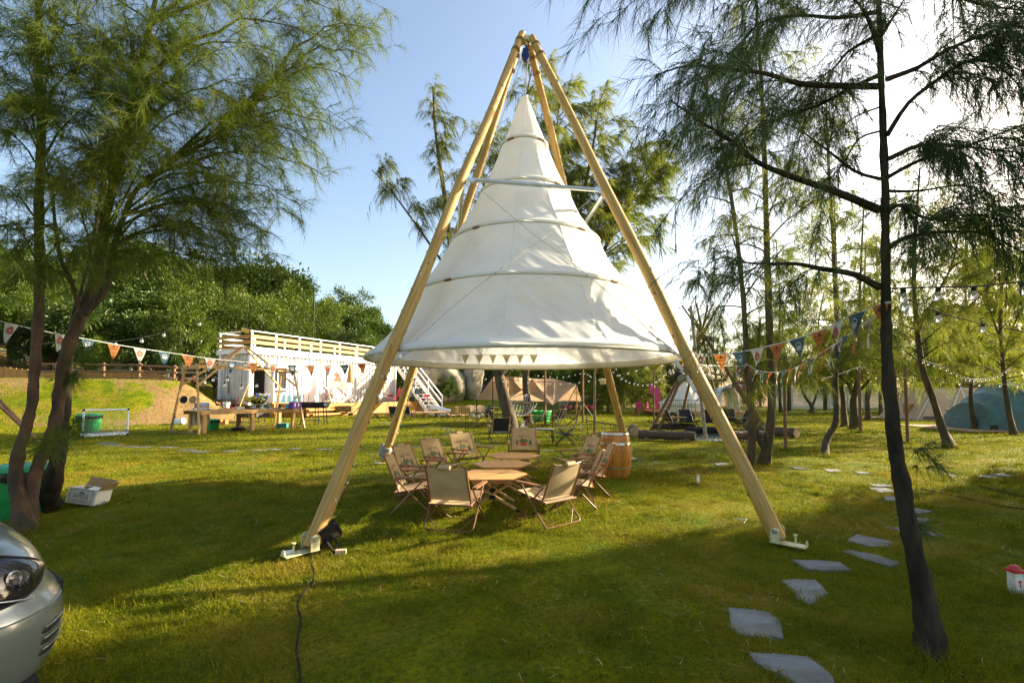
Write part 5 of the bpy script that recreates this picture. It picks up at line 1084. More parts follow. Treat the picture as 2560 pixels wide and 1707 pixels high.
# ------------------------------------------------------------------ light posts
LPOST = [(1363, 1067, 915, .045, 'red-brown wooden light post in front of the tan tarp'), (1457.5, 1056, 905, .05, 'wooden light post right of the tan tarp, farther one of two'), (1486, 1090, 900, .045, 'wooden light post just left of the rear right pole'),
         (1635, 1057, 926, .045, 'wooden light post before the dark casuarinas, left of the bell tent'), (1964, 1126, 884, .038, 'slim wooden light post between the leaning trunks at the right'), (2152, 1082, 905, .05, 'wooden light post before the white slat fence'), (2270, 1110, 895, .042, 'wooden light post just right of the dark near trunk')]
PT_ = {}
for i, (u, v, vt, r, lab) in enumerate(LPOST):
    q = G(u, v); tp = P(u - (u - 1280) * .004 * .1, vt, q.y); T = thing('light_post', lab, 'post', q); H_ = tp.z - q.z; lx = random.uniform(-.04, .04)
    MB().tube([(0, 0, -.05), (lx * .5, 0, H_ * .5), (lx, 0, H_)], [r, r * .9, r * .8], 8).build('shaft', M_log if i != 2 else M_timber2, T, True); MB().tube([(lx - .02, -r, H_ - .1), (lx, -r - .05, H_ - .08), (lx, -r - .05, H_ - .14)], .008, 5).build('hook', M_black, T)
    MB().lathe([(r * 1.02, 0), (r * 1.02, .012)], (lx, 0, H_ - .12), 8).build('band', M_black, T); PT_[i] = q + V((lx, 0, H_ - .1)); TUFTS.append((q.x, q.y, .2, .12, 260))
# ------------------------------------------------------------------ pole tepee with fire circle
tpA = P(1756, 833, 16.2); TE = thing('pole_tepee', 'bare tepee of dark rough poles over the fire circle', 'tepee frame', V((tpA.x, 16.2, .17)), world=True)
for (u, v), ext in (((1628, 1075.5), .28), ((1646, 1077), .3), ((1913, 1081), .26), ((1925, 1084), .3), ((1800, 1052), .22), ((1700, 1054), .22)):
    q = G(u, v); d = tpA - q; off = V((random.uniform(-.08, .08), random.uniform(-.08, .08), 0)); e_ = q + d * (1 + ext) + off
    MB().tube([q, q.lerp(e_, .5) + V((random.uniform(-.03, .03), 0, .02)), e_], [.06, .05, .03], 8).build('pole', M_log, TE, True)
q = G(1765, 1099); MB().tube([q, V((tpA.x + .1, tpA.y - 1.2, tpA.z + .6)) * .0 + q + V((-.12, .6, tpA.z + .35))], [.055, .045], 8).build('front_pole', mat('grey_pole', (.30, .25, .17), .8, var=.2), TE, True)
for a, b in (((1690, 930), (1765, 931)), ((1766, 931), (1818, 940)), ((1767, 950), (1815, 951)), ((1700, 937), (1760, 946))): MB().tube([P(*a, 16.6), P(*b, 16.0)], .035, 7).build('crosspiece', M_log, TE)
MB().ball(tpA, .1, 8, 6, (1, 1, .8)).build('lashing', M_rope, TE)
M_bark = mat('log_bark', (.13, .085, .055), .9, col2=(.07, .045, .03), vscale=7, stretch=(3, 3, 3), bump=.7, bscale=18); M_cut = mat('cut_log', (.48, .33, .18), .8, var=.15, vscale=20)
def log(p, q, r, label):
    p, q = V(p), V(q); c = (p + q) / 2; T = thing('log_bench', label, 'log', V((c.x, c.y, zg(c.x, c.y))), world=True, group='log seats round the fire circle'); d = (q - p).normalized(); n = 9
    MB().tube([p.lerp(q, i / n) + V((0, 0, .01 * math.sin(i * 2))) for i in range(n + 1)], [r * (1 + .05 * math.sin(i * 1.7)) for i in range(n + 1)], 14, False).build('trunk', M_bark, T, True)
    for e_, s in ((p, -1), (q, 1)):
        s1 = d.cross(V((0, 0, 1))).normalized(); m = Matrix((s1, d.cross(s1), d)).transposed(); MB().lathe([(r, 0), (r * .5, .004 * s), (.001, .005 * s)], e_, 14, False, m).build('cut_end', M_cut, T)
    for t in (.15, .85): w_ = p.lerp(q, t); MB().box((w_.x, w_.y, zg(w_.x, w_.y) + (p.z - zg(w_.x, w_.y) - r) / 2 + .02), (.14, 2.2 * r, max(.06, p.z - zg(w_.x, w_.y) - r + .06)), math.atan2(d.y, d.x)).build('cradle', M_timber2, T)
def lg(u, v, r=.13): q = G(u, v); return V((q.x, q.y, q.z + .16))
log(lg(1597, 1100), lg(1738, 1105), .12, 'long log seat in front of the fire circle, left of the grey pole'); log(lg(1832, 1104), lg(1912, 1103), .13, 'log seat at the front right of the fire circle')
log(lg(1632, 1076), lg(1736, 1078), .11, 'log seat at the back left of the fire circle'); log(lg(1862, 1080), lg(1925, 1079), .11, 'log seat at the back right of the fire circle')
q = G(1585, 1093); log(q + V((0, -.1, .17)), q + V((.25, 1.1, .17)), .15, 'short thick log lying end on behind the barrel'); q = G(1992, 1097); log(q + V((0, 0, .17)), q + V((-.45, 1.0, .17)), .14, 'short thick log lying end on at the right of the fire circle')
q = G(1775, 1088); T = thing('fire_grate', 'low black iron fire grate in the fire circle', 'fire pit', q)
for s in (-1, 1): MB().box((0, s * .4, .16), (1.1, .02, .16)).build('side_plate', M_black, T); MB().box((s * .55, 0, .16), (.02, .8, .16)).build('side_plate', M_black, T)
for k in range(12): MB().box((-.5 + .09 * k, 0, .2), (.02, .8, .02)).build('bar', M_black, T)
for sx in (-1, 1):
    for sy in (-1, 1): MB().box((sx * .5, sy * .36, .05), (.04, .04, .1)).build('leg', M_black, T)
c = G(1770, 1090); rr_ = np.random.default_rng(3); n = 2600; a = rr_.uniform(0, 6.28, n); r_ = 1.75 * np.sqrt(rr_.uniform(0, 1, n)); px = c.x + r_ * np.cos(a); py = c.y + r_ * np.sin(a) * .9; pz_ = zgn(px, py); sz = rr_.uniform(.02, .045, n)
off = np.array([(1, 0, 0), (-.5, .87, 0), (-.5, -.87, 0), (0, 0, .8)]); co = (np.stack([px, py, pz_], 1)[:, None] + off[None] * sz[:, None, None]).reshape(-1, 3); b_ = np.arange(n) * 4
tag(link('slate_gravel', fast_mesh('slate_gravel', co, np.concatenate([np.stack([b_, b_ + 1, b_ + 3], 1), np.stack([b_ + 1, b_ + 2, b_ + 3], 1), np.stack([b_ + 2, b_, b_ + 3], 1)]), mat('slate_chips', (.16, .20, .24), .7, var=.3, vscale=30))), 'blue-grey slate chippings under the fire grate', 'gravel', kind='stuff')
GC = 'black chairs round the fire circle'
for u, v, h, lab in ((1692, 1079, (.95, -.1), 'black chair facing right at the left of the fire circle'), (1724, 1078, (.2, -1), 'black chair facing the camera behind the fire grate, left of the big pole'), (1783, 1079, (-.2, -1), 'black chair half hidden by the right front pole at the fire circle'),
                     (1828, 1074, (-.1, -1), 'black chair facing the camera at the back right of the fire circle'), (1846, 1080, (-.95, .1), 'black chair facing left at the right of the fire circle')):
    clone(chB, G(u, v), head(*h), lab, GC, 1.12)
# garden cart
q = G(1697, 1053); T = thing('garden_cart', 'green mesh garden cart with yellow wheel hubs before the bell tent', 'cart', q, .05); mgc = mat('cart_green', (.03, .16, .10), .5)
MB().box((0, 0, .45), (1.3, .7, .03)).build('bed', mgc, T)
for y in (-.35, .35):
    for z in (.7, 1.0): MB().bar((-.65, y, z), (.65, y, z), .02).build('rail', mgc, T)
    for x in np.linspace(-.65, .65, 8): MB().bar((x, y, .45), (x, y, 1.0), .016).build('upright', mgc, T)
for x in (-.42, .42):
    for y in (-.36, .36): w_ = MB().lathe([(.09, -.045), (.2, -.04), (.215, 0), (.2, .04), (.09, .045)], (x, y, .215), 18, True, Matrix.Rotation(1.57, 3, 'X')).build('wheel', M_black, T, True); MB().lathe([(.1, -.05), (.1, .05)], (x, y, .215), 14, True, Matrix.Rotation(1.57, 3, 'X')).build('hub', mat('hub_yellow', (.6, .42, .04), .5), w_)
# ------------------------------------------------------------------ bell tent on a platform
q = G(1742, 1041); BT = thing('bell_tent', 'cream canvas bell tent on a low timber platform behind the fire circle', 'tent', V((q.x, q.y + 1.7, .17)), 0); M_bell = mat('bell_canvas', (.82, .77, .63), .85, var=.05, transl=.3); NB = 12
R0, zw, ze, zt = 1.55, .30, .78, 2.02
for i in range(NB):
    a0, a1 = 2 * math.pi * i / NB, 2 * math.pi * (i + 1) / NB; p0, p1 = V((math.cos(a0), math.sin(a0), 0)), V((math.cos(a1), math.sin(a1), 0))
    MB().sheet([[p0 * R0 + V((0, 0, zw)), p1 * R0 + V((0, 0, zw))], [p0 * R0 + V((0, 0, ze)), p1 * R0 + V((0, 0, ze))]]).build('wall_panel', M_bell, BT)
    MB().sheet([[p0 * (R0 + .06) * (1 - t) ** 1.0 * (1 - .12 * math.sin(math.pi * t)) + p0 * .03 + V((0, 0, lerp(ze - .03, zt, t))), p1 * (R0 + .06) * (1 - t) * (1 - .12 * math.sin(math.pi * t)) + p1 * .03 + V((0, 0, lerp(ze - .03, zt, t)))] for t in np.linspace(0, 1, 8)]).build('roof_panel', M_bell, BT)
    g = p0 * (R0 + .05); MB().tube([g + V((0, 0, ze)), p0 * (R0 + .55) + V((0, 0, .1))], .008, 4).build('guy_rope', M_rope, BT)
MB().ball((0, 0, zt), .05, 8, 5).build('crown_cap', M_bell, BT)
T = thing('tent_platform', 'low timber platform under the bell tent', 'platform', V((q.x + .6, q.y + 1.7, .17)))
for k in range(18): MB().box((-2.6 + .3 * k, 0, .24), (.29, 3.6, .04)).build('plank', M_yellowrail, T)
for y in (-1.8, 1.8): MB().box((0, y, .13), (5.3, .05, .2)).build('fascia', M_timber, T)
T = thing('clear_tunnel_porch', 'clear plastic tunnel porch beside the bell tent', 'porch', V((q.x + 2.2, q.y + 1.2, .42))); arc = [(-.55 * math.cos(a), 1.45 * math.sin(a) ** .7) for a in np.linspace(0, math.pi, 13)]
MB().sheet([[V((x, y, z)) for x, z in arc] for y in np.linspace(-.6, 1.0, 5)]).build('film', mat('pvc_film', (.8, .85, .85), .15, trans=.55, var=.03), T, True)
for y in (-.6, .2, 1.0): MB().tube([(x, y, z) for x, z in arc], .02, 6).build('arch', M_white, T)
def umbrella(q, r, h, label, m_):
    T = thing('open_parasol', label, 'parasol', q); MB().tube([(0, 0, 0), (0, 0, h + .05)], .03, 6).build('pole', M_white, T); n = 8
    for i in range(n):
        a0, a1 = 2 * math.pi * i / n, 2 * math.pi * (i + 1) / n; p0, p1 = V((math.cos(a0), math.sin(a0), 0)) * r, V((math.cos(a1), math.sin(a1), 0)) * r
        MB().add([V((0, 0, h)), p0 + V((0, 0, h - r * .38)), p1 + V((0, 0, h - r * .38))], [(0, 1, 2)]).build('gore', m_, T)
        m = (p0 + p1) * .30 + V((0, 0, h - r * .38 * .6 + .012)); nn = (p0 + V((0, 0, -r * .38))).cross(p1 + V((0, 0, -r * .38))).normalized(); s1 = nn.cross(V((0, 0, 1))).normalized()
        MB().lathe([(r * .13, .01), (.001, .012)], m, 10, False, Matrix((s1, nn.cross(s1), nn)).transposed()).build('dot', M_white, T)
mcr = mat('crimson_cloth', (.55, .03, .10), .7, transl=.2)
umbrella(V((16.4, 34, .17)), 1.7, 2.25, 'crimson parasol with white dots right of the bell tent', mcr); umbrella(V((14.0, 33, .17)), .8, 1.05, 'small red dotted parasol low beside the clear porch', mcr)
mpk = mat('pink_plastic', (.65, .06, .18), .4)
for i, (u, v, y, rz, lab) in enumerate(((1631, 973, 30, .3, 'upper pink oval panel hung among the dark casuarinas'), (1642, 988, 30, -.4, 'lower pink petal-shaped panel among the dark casuarinas'))):
    p = P(u, v, y); T = thing('pink_oval_decoration', lab, 'panel', p, rz); MB().lathe([(.001, .03), (.2, .025), (.24, 0), (.2, -.025), (.001, -.03)], (0, 0, 0), 16, True, Matrix.Diagonal((1.0, 1, 1.5 + .8 * i)) @ Matrix.Rotation(1.57, 3, 'X')).build('disc', mpk, T, True); MB().tube([(0, .02, .3), (0, .05, 1.4)], .01, 4).build('cord', M_black, T)
for i, (u, v) in enumerate(((1600, 1020), (1626, 1024), (1650, 1019))):
    p = P(u, v + 9, 30); p.z = zg(p.x, p.y); T = thing('pink_chair', 'small pink plastic chair under the dark casuarinas, %s from the left' % ORD[i], 'chair', p, i); MB().box((0, 0, .36), (.4, .4, .04)).build('seat', mpk, T); MB().box((0, .19, .6), (.4, .03, .4)).build('backrest', mpk, T)
    for sx in (-1, 1):
        for sy in (-1, 1): MB().bar((sx * .17, sy * .17, 0), (sx * .17, sy * .17, .35), .03).build('leg', mpk, T)
# ------------------------------------------------------------------ slat fence
SF = thing('white_slat_fence', 'long pale horizontal slat fence across the far right lawn', 'fence', (27.5, 41, .17)); M_sf = mat('pale_green_paint', (.60, .65, .58), .6, var=.06, obj_var=.05)
for k in range(17): MB().box((0, 0, .1 + .112 * k), (9.6, .03, .085)).build('slat', M_sf, SF)
for x in np.linspace(-4.8, 4.8, 7): MB().box((x, .05, .98), (.1, .08, 1.98)).build('post', M_sf, SF)
# ------------------------------------------------------------------ tents at the right
ML = [(20.0, 22.9), (24.6, 22.9), (24.6, 26.0), (20.0, 26.0)]; M_tt = mat('tan_tent_cloth', (.62, .45, .27), .8, var=.06, transl=.25); M_ttd = mat('brown_tent_band', (.09, .055, .03), .8)
TT = thing('tan_cabin_tent', 'tan cabin tent with white frame poles on a plank base at the right', 'tent', (22.3, 24.4, .17)); zt = 1.62
A_, B_, C_, D_ = V((-2.4, -1.4, .05)), V((2.3, -1.4, .05)), V((2.3, 1.4, .05)), V((-2.4, 1.4, .05)); r0, r1, r2, r3 = V((-1.15, -.75, zt)), V((1.9, -.75, zt)), V((1.9, .75, zt)), V((-1.15, .75, zt))
def quad(a, b, c, d, bow=.06, n=8): return MB().sheet([[a.lerp(b, i / n).lerp(d.lerp(c, i / n), j / n) + V((0, 0, bow * math.sin(math.pi * i / n) * math.sin(math.pi * j / n))) + V((0, .03, 0)) * mnoise.noise(V((i * .7, j * .7, bow * 99))) for i in range(n + 1)] for j in range(n + 1)])
for nm_, a, b, c, d in (('front_wall', A_, B_, r1, r0), ('left_wall', D_, A_, r0, r3), ('back_wall', C_, D_, r3, r2), ('right_wall', B_, C_, r2, r1), ('roof', r0, r1, r2, r3)): quad(a, b, c, d, .05).build(nm_, M_tt, TT, 2)
MB().add([A_ + V((-.01, -.02, 0)), B_ + V((0, -.02, 0)), B_ + V((0, .05, .16)), A_ + V((.12, .05, .16))], [(0, 1, 2, 3)]).build('mud_band', M_ttd, TT)
for a, b in ((V((-.1, -1.5, .1)), V((.1, -.82, zt))), (V((.1, -.82, zt)), V((1.9, -1.46, .9))), (V((-1.2, -1.46, .1)), V((.1, -.82, zt)))): MB().tube([a, b], .022, 6).build('frame_pole', M_white, TT)
MB().tube([r0 + V((0, -.03, .02)), r1 + V((0, -.03, .02))], .03, 6).build('ridge_roll', M_ttd, TT); MB().tube([r0, r0 + V((-.25, -.1, -.18))], .07, 8).build('rolled_flap', M_ttd, TT)
MB().box((1.15, -1.33, .42), (.24, .01, .1)).build('sewn_label', M_black, TT); MB().box((1.45, -1.33, .42), (.22, .01, .1)).build('sewn_label', mat('label_grey', (.25, .24, .22), .7), TT)
for e_ in (V((-3.1, -1.9, .02)), V((-.4, -2.3, .02))): MB().tube([r0, e_], .01, 4).build('guy_rope', M_white, TT)
TE_ = thing('teal_tunnel_tent', 'big teal tunnel tent with white lettering at the right edge', 'tent', (17.0, 17.6, .20), -.12); M_te = mat('teal_cloth', (.05, .14, .175), .65, var=.06, vscale=2, transl=.12); M_te2 = mat('pale_teal_cloth', (.11, .21, .235), .65, var=.1, vscale=3, transl=.12)
def arch(x, h, w, n=16, lean=0): return [V((x + lean * math.sin(a), -w * math.cos(a), h * math.sin(a) ** .75)) for a in np.linspace(0, math.pi, n + 1)]
secs = [(0.0, .95, 1.15), (.45, 1.3, 1.35), (.95, 1.62, 1.5), (1.5, 1.74, 1.55), (3.2, 1.74, 1.55), (4.6, 1.7, 1.5), (5.2, 1.1, 1.2)]
for i in range(len(secs) - 1):
    g = [[q for q in arch(lerp(secs[i][0], secs[i + 1][0], t), lerp(secs[i][1], secs[i + 1][1], t) - .03 * math.sin(math.pi * t), lerp(secs[i][2], secs[i + 1][2], t))] for t in np.linspace(0, 1, 7)]
    MB().sheet(g).build('shell_panel', M_te2 if i < 2 else M_te, TE_, 2)
for i in (2, 3, 5): MB().tube(arch(*[(secs[i][0]), secs[i][1] + .012, secs[i][2] + .012]), .018, 6).build('arch_sleeve', M_te2, TE_, True)
MB().sheet([[V((-.02 - .25 * (1 - z / .95), y * math.sqrt(max(0, 1 - (z / .96) ** 2)) if z > 0 else y, z)) for y in np.linspace(-1.15, 1.15, 9)] for z in np.linspace(0, .94, 7)]).build('end_panel', mat('olive_tan_cloth', (.11, .19, .20), .7, transl=.1), TE_, 2)
tm = text_mesh('BLACKDEER', .2, M_white, .001, align='LEFT')
for v_ in tm.vertices: v_.co = V((2.1 + v_.co.x, -1.585 , .34 + v_.co.y))
link('lettering', tm, TE_)
dz = MB().tube([V((1.9 + 1.0 * (1 - math.cos(a)), -1.52 + .35 * math.sin(a), 1.25 * math.sin(a))) for a in np.linspace(.2, 1.5, 9)], .014, 5); dz.build('door_zip', M_te2, TE_)
for nm_, lab, loc, rz, L_, W_ in (('plank_base', 'plank base under the teal tunnel tent', (19.0, 17.3, .17), -.12, 7, 3.8), ('plank_base', 'plank base under the tan cabin tent', (22.2, 24.4, .17), 0, 6, 3.6)):
    T = thing(nm_, lab, 'platform', loc, rz)
    for k in range(int(L_ / .35)): MB().box((-L_ / 2 + .35 * k + .17, 0, .02), (.34, W_, .05)).build('plank', M_timber2, T)
for i, (u, v, s, lab) in enumerate(((2381, 1061, 1, 'yellow wooden box on legs before the tan cabin tent'), (2272, 1048, 1.2, 'orange wooden box on legs behind the near dark trunk'))):
    q = G(u, v); T = thing('power_box', lab, 'box', q); mo = mat('amber_wood', (.45, .24, .03), .6, obj_var=.1); MB().box((0, 0, .42 * s), (.26 * s, .24, .4 * s)).build('cabinet', mo, T); MB().box((0, 0, .64 * s), (.32 * s, .3, .03)).build('lid', mo, T)
    for sx in (-1, 1):
        for sy in (-1, 1): MB().bar((sx * .1, sy * .09, 0), (sx * .1, sy * .09, .24 * s), .03).build('leg', mo, T)
# ------------------------------------------------------------------ bunting
def pen_mesh(kind):
    W, H = .165, .205; cols = {'w': (.48, .46, .42), 't': (.035, .09, .12), 'o': (.38, .135, .03)}; m_ = mat('pennant_' + kind, cols[kind], .85, var=.06, transl=.3)
    g = [[V(((u - .5) * W * (1 - v) + .010 * math.sin(v * 3.1), .012 * math.sin(v * 2.6 + u * 2), -v * H)) for u in np.linspace(0, 1, 7)] for v in np.linspace(0, 1, 8)]
    base = MB().sheet(g).mesh('pennant', m_, True)
    em = MB(); f = -.0035
    pt = lambda x, z: V((x + .010 * math.sin(-z / H * 3.1), .012 * math.sin(-z / H * 2.6 + 1.0) + f * 1.6, z))
    res = []
    for off in (f * 1.6, -f * 1.6):
        pt = lambda x, z, off=off: V((x + .010 * math.sin(-z / H * 3.1), .012 * math.sin(-z / H * 2.6 + (x / (W * (1 + z / H) + .01) + .5) * 2) + off, z))
        if kind == 'w':
            em.mi = 0; n = 16
            for i in range(n):
                a0, a1 = 2 * math.pi * i / n, 2 * math.pi * (i + 1) / n; em.add([pt(.014 * math.cos(a0) + 0, -.072 + .014 * math.sin(a0)), pt(.034 * math.cos(a0), -.072 + .038 * math.sin(a0)), pt(.034 * math.cos(a1), -.072 + .038 * math.sin(a1)), pt(.014 * math.cos(a1), -.072 + .014 * math.sin(a1))], [(0, 1, 2, 3)])
            em.add([pt(-.02, -.05), pt(.0, -.02), pt(.02, -.05)], [(0, 1, 2)]); em.add([pt(-.02, -.03), pt(-.008, -.018), pt(-.015, -.038)], [(0, 1, 2)])
        elif kind == 't':
            em.mi = 0; n = 16
            for i in range(n):
                a0, a1 = 2 * math.pi * i / n, 2 * math.pi * (i + 1) / n; em.add([pt(.028 * math.cos(a0), -.065 + .03 * math.sin(a0)), pt(.034 * math.cos(a0), -.065 + .036 * math.sin(a0)), pt(.034 * math.cos(a1), -.065 + .036 * math.sin(a1)), pt(.028 * math.cos(a1), -.065 + .03 * math.sin(a1))], [(0, 1, 2, 3)])
            for cx, h in ((-.014, .025), (0, .034), (.014, .024)): em.add([pt(cx - .012, -.08), pt(cx + .012, -.08), pt(cx, -.08 + h)], [(0, 1, 2)])
            em.add([pt(-.03, -.088), pt(.03, -.088), pt(.028, -.082), pt(-.028, -.082)], [(0, 1, 2, 3)])
        else:
            em.mi = 0; em.add([pt(-.022, -.042), pt(.022, -.042), pt(.008, -.018), pt(-.008, -.02)], [(0, 1, 2, 3)])
            for cx in (-.038, .038): em.add([pt(cx - .006, -.042), pt(cx + .006, -.042), pt(cx, -.02)], [(0, 1, 2)])
            n = 10
            for i in range(n):
                a0, a1 = math.pi + math.pi * i / n, math.pi + math.pi * (i + 1) / n; em.add([pt(.026 * math.cos(a0), -.09 + .022 * math.sin(a0)), pt(.03 * math.cos(a0), -.09 + .026 * math.sin(a0)), pt(.03 * math.cos(a1), -.09 + .026 * math.sin(a1)), pt(.026 * math.cos(a1), -.09 + .022 * math.sin(a1))], [(0, 1, 2, 3)])
    ink = {'w': mat('pennant_red', (.50, .13, .06), .85, transl=.2), 't': mat('pennant_white', (.62, .64, .62), .85, transl=.2), 'o': mat('pennant_black', (.05, .03, .02), .85)}[kind]
    emb = em.mesh('emblem', ink); txt = None
    if kind == 'o':
        txt = text_mesh('GLAMPING', .026, ink, .0004)
        for v_ in txt.vertices: x, z = v_.co.x, -.065 + v_.co.y; v_.co = V((x + .010 * math.sin(-z / H * 3.1), .012 * math.sin(-z / H * 2.6 + 1) - .006, z))
    return base, emb, txt
PEN = {k: pen_mesh(k) for k in 'wto'}
def bunting(path, label, seq, step=.25, size=1., start=.1, blow=0.):
    pts = smooth([V(q) for q in path], 8); T = thing('bunting', label, 'bunting', pts[0], world=True); o0 = V(pts[0])
    MB().tube(pts, .0045, 5).build('string', mat('white_cord', (.7, .7, .68), .8), T)
    cum = [0]; 
    for a, b in zip(pts[:-1], pts[1:]): cum.append(cum[-1] + (b - a).length)
    s = start; k = 0
    while s < cum[-1] - .05:
        i = max(j for j in range(len(cum)) if cum[j] <= s); i = min(i, len(pts) - 2); t = (s - cum[i]) / (cum[i + 1] - cum[i] + 1e-9); q = pts[i].lerp(pts[i + 1], t); d = (pts[i + 1] - pts[i]).normalized()
        kd = seq[k % len(seq)]; b, e_, tx = PEN[kd]; po = link('pennant', b, T); po.location = q - o0
        if d.x < 0: d = -d
        rz = math.atan2(d.y, d.x); po.rotation_euler = (random.uniform(-.15, .15) + blow, -math.asin(max(-1, min(1, d.z))) * .9 + random.uniform(-.06, .06), rz); po.scale = (size,) * 3
        link('emblem', e_, po)['kind'] = 'stuff'
        if tx: link('lettering', tx, po)
        s += step; k += 1
yy = lambda u: lerp(5.1, 9.4, min(1, max(0, u / 880)))
bunting([P(u, v, yy(u)) for u, v in ((-90, 780), (0, 803), (110, 828), (218, 848), (325, 867), (440, 884), (518, 895), (625, 906), (757, 913), (875, 911), (990, 903))], 'bunting of white, teal and orange pennants from the left trees across the container', 'wwtwtowtowtowtowtowt', .33, 1.05, .2)
bunting([P(1695, 868, 5.25), P(1760, 884, 4.9), P(1835, 882, 4.55), P(1950, 858, 3.95), P(2050, 826, 3.5), P(2130, 790, 3.1), P(2203, 760, 2.80), P(2226, 756, 2.68)], 'bunting from the right front pole to the dark near trunk', 'owotwotowto', .245, 1.0, .1)
bunting([P(2195, 782, 2.85), P(2142, 823, 3.4), P(2080, 865, 4.1), P(2031, 895, 4.9), P(1984, 921, 5.9), P(1940, 930, 6.8), P(1895, 926, 7.7), P(1863, 908, 8.5)], 'sagging bunting from the dark near trunk to the twin trunks', 'wotwowtowot', .36, .95, .2, .25)
bunting([P(1712, 910, 5.6), P(1790, 914, 6.9), P(1863, 914, 8.5)], 'short bunting with a red-orange pennant strung before the pole tepee', 'owow', .9, .95, .25)
# ------------------------------------------------------------------ light strings
M_bulb = mat('clear_bulb', (.82, .82, .78), .05, trans=.75, var=.02)
BULB = {}
def bulb_mesh(r):
    if r not in BULB:
        BULB[r] = (MB().lathe([(.001, -r * 2.4), (r * .6, -r * 2.2), (r, -r * 1.45), (r * .85, -r * .8), (r * .45, -r * .25), (r * .4, 0)], (0, 0, 0), 12).mesh('bulb', M_bulb, True), MB().lathe([(r * .48, -r * .3), (r * .5, r * .7), (r * .3, r * .8)], (0, 0, 0), 8).mesh('socket', M_black))
    return BULB[r]
def lights(path, label, n, r=.03, sm_=True, wire=M_black):
    pts = smooth([V(q) for q in path], 6); T = thing('bulb_string', label, 'light string', pts[0], world=True); o0 = V(pts[0]); MB().tube(pts, .005 if r > .028 else .004, 4).build('wire', wire, T)
    for i in range(n):
        t = (i + .5) / n * (len(pts) - 1); j = int(t); q = pts[j].lerp(pts[j + 1], t - j); b, s = bulb_mesh(r); so_ = link('socket', s, T); so_.location = q - o0 - V((0, 0, r * .8)); so_.rotation_euler = (random.uniform(-.2, .2), random.uniform(-.2, .2), 0); bo = link('bulb', b, so_)
lights([P(1207, 943, 15), P(1260, 949, 15), P(1340, 953, 15), P(1406, 955, 14.6), P(1467, 949, 14), P(1534, 937, 13), P(1590, 922, 12), P(1650, 902, 11)], 'bulb string sagging from the thick trunk past the light posts to the canopy', 18, .026)
lights([P(1531, 923, 15), P(1560, 945, 15), P(1590, 955, 15), P(1625, 957, 15), P(1656, 938, 15), P(1690, 905, 15)], 'short sagging bulb string before the dark casuarinas', 15, .03)
lights([P(1340, 935, 20), P(1400, 940, 20), P(1457, 930, 20), P(1480, 940, 20)], 'far bulb string above the tan tarp', 12, .03)
lights([P(2226, 721, 2.9), P(2330, 718, 3.0), P(2450, 715, 3.1), P(2600, 700, 3.2)], 'bulb string with big clear globes at the upper right edge', 4, .029)
lights([P(2232, 728, 2.95), P(2300, 762, 3.6), P(2395, 795, 4.4), P(2520, 822, 5.2), P(2640, 842, 5.8)], 'second globe string falling to the right from the dark trunk', 4, .03)
lights([P(2304, 900, 11), P(2360, 918, 11.5), P(2410, 943, 12), P(2450, 948, 12.5), P(2490, 940, 13), P(2525, 920, 13.5)], 'bulb string sagging above the tan cabin tent', 20, .022)
lights([P(2152, 912, 15.5), P(2210, 950, 13), P(2270, 938, 12), P(2400, 955, 12), P(2560, 962, 12)], 'lower bulb string between the light posts and the teal tent', 14, .024)
lights([P(1964, 892, 10.5), P(2000, 925, 11.5), P(2060, 945, 13), P(2152, 915, 15.5)], 'bulb string between two wooden light posts at the right', 10, .022)
lights([P(-60, 890, 6), P(70, 866, 6), P(138, 856, 6.2), P(213, 856, 6.6), P(294, 852, 7), P(368, 841, 7.5), P(434, 822, 8), P(540, 790, 8.6)], 'bulb string hanging through the left trees above the rail fence', 8, .028)
for i, (u, v) in enumerate(((740, 590), (925, 680), (972, 590), (1200, 720), (1445, 690), (1265, 350), (920, 315), (1610, 365))):
    q = P(*c4b(u, v - 40), O.y - .35 if i != 4 else O.y); T = thing('pendant_bulb', 'clear pendant bulb hung from the pavilion beams, %s from the left' % ORD[[0, 2, 3, 4, 6, 5, 1, 7][i]], 'bulb', q, 0, 'pendant bulbs of the kitchen pavilion'); b, s = bulb_mesh(.055); link('bulb', b, T); link('socket', s, T); MB().tube([(0, 0, 0), (0, 0, max(.1, 2.37 - q.z))], .006, 4).build('flex', M_black, T)
# ------------------------------------------------------------------ casuarina trees
M_barkL = mat('reddish_bark', (.105, .052, .020), .9, col2=(.034, .024, .013), vscale=7, stretch=(1, 1, .35), bump=1.0, bscale=22, nfac=(.38, .62))
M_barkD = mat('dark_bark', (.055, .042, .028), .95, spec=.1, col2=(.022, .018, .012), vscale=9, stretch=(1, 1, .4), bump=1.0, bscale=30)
M_barkM = mat('olive_bark', (.105, .075, .035), .9, col2=(.05, .036, .018), vscale=8, stretch=(1, 1, .4), bump=.8, bscale=24)
def leafmat(name, a, b, tl=.45, sc_=1.2):
    m = mat(name, a, .6, col2=b, vscale=sc_, transl=tl, spec=.3, obj_var=.12); return m
M_needleL = leafmat('casuarina_needles_near', (.078, .132, .008), (.150, .182, .010), .5, 1.6)
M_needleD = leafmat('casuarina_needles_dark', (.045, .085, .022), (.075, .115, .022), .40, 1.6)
M_needleM = leafmat('casuarina_needles_plume', (.13, .17, .018), (.20, .21, .02), .55, .8)
M_needleR = leafmat('casuarina_needles_grove', (.13, .165, .015), (.20, .21, .018), .55, .8)
NR = np.random.default_rng(11)
def nrm(a): return a / (np.linalg.norm(a, axis=-1, keepdims=True) + 1e-9)
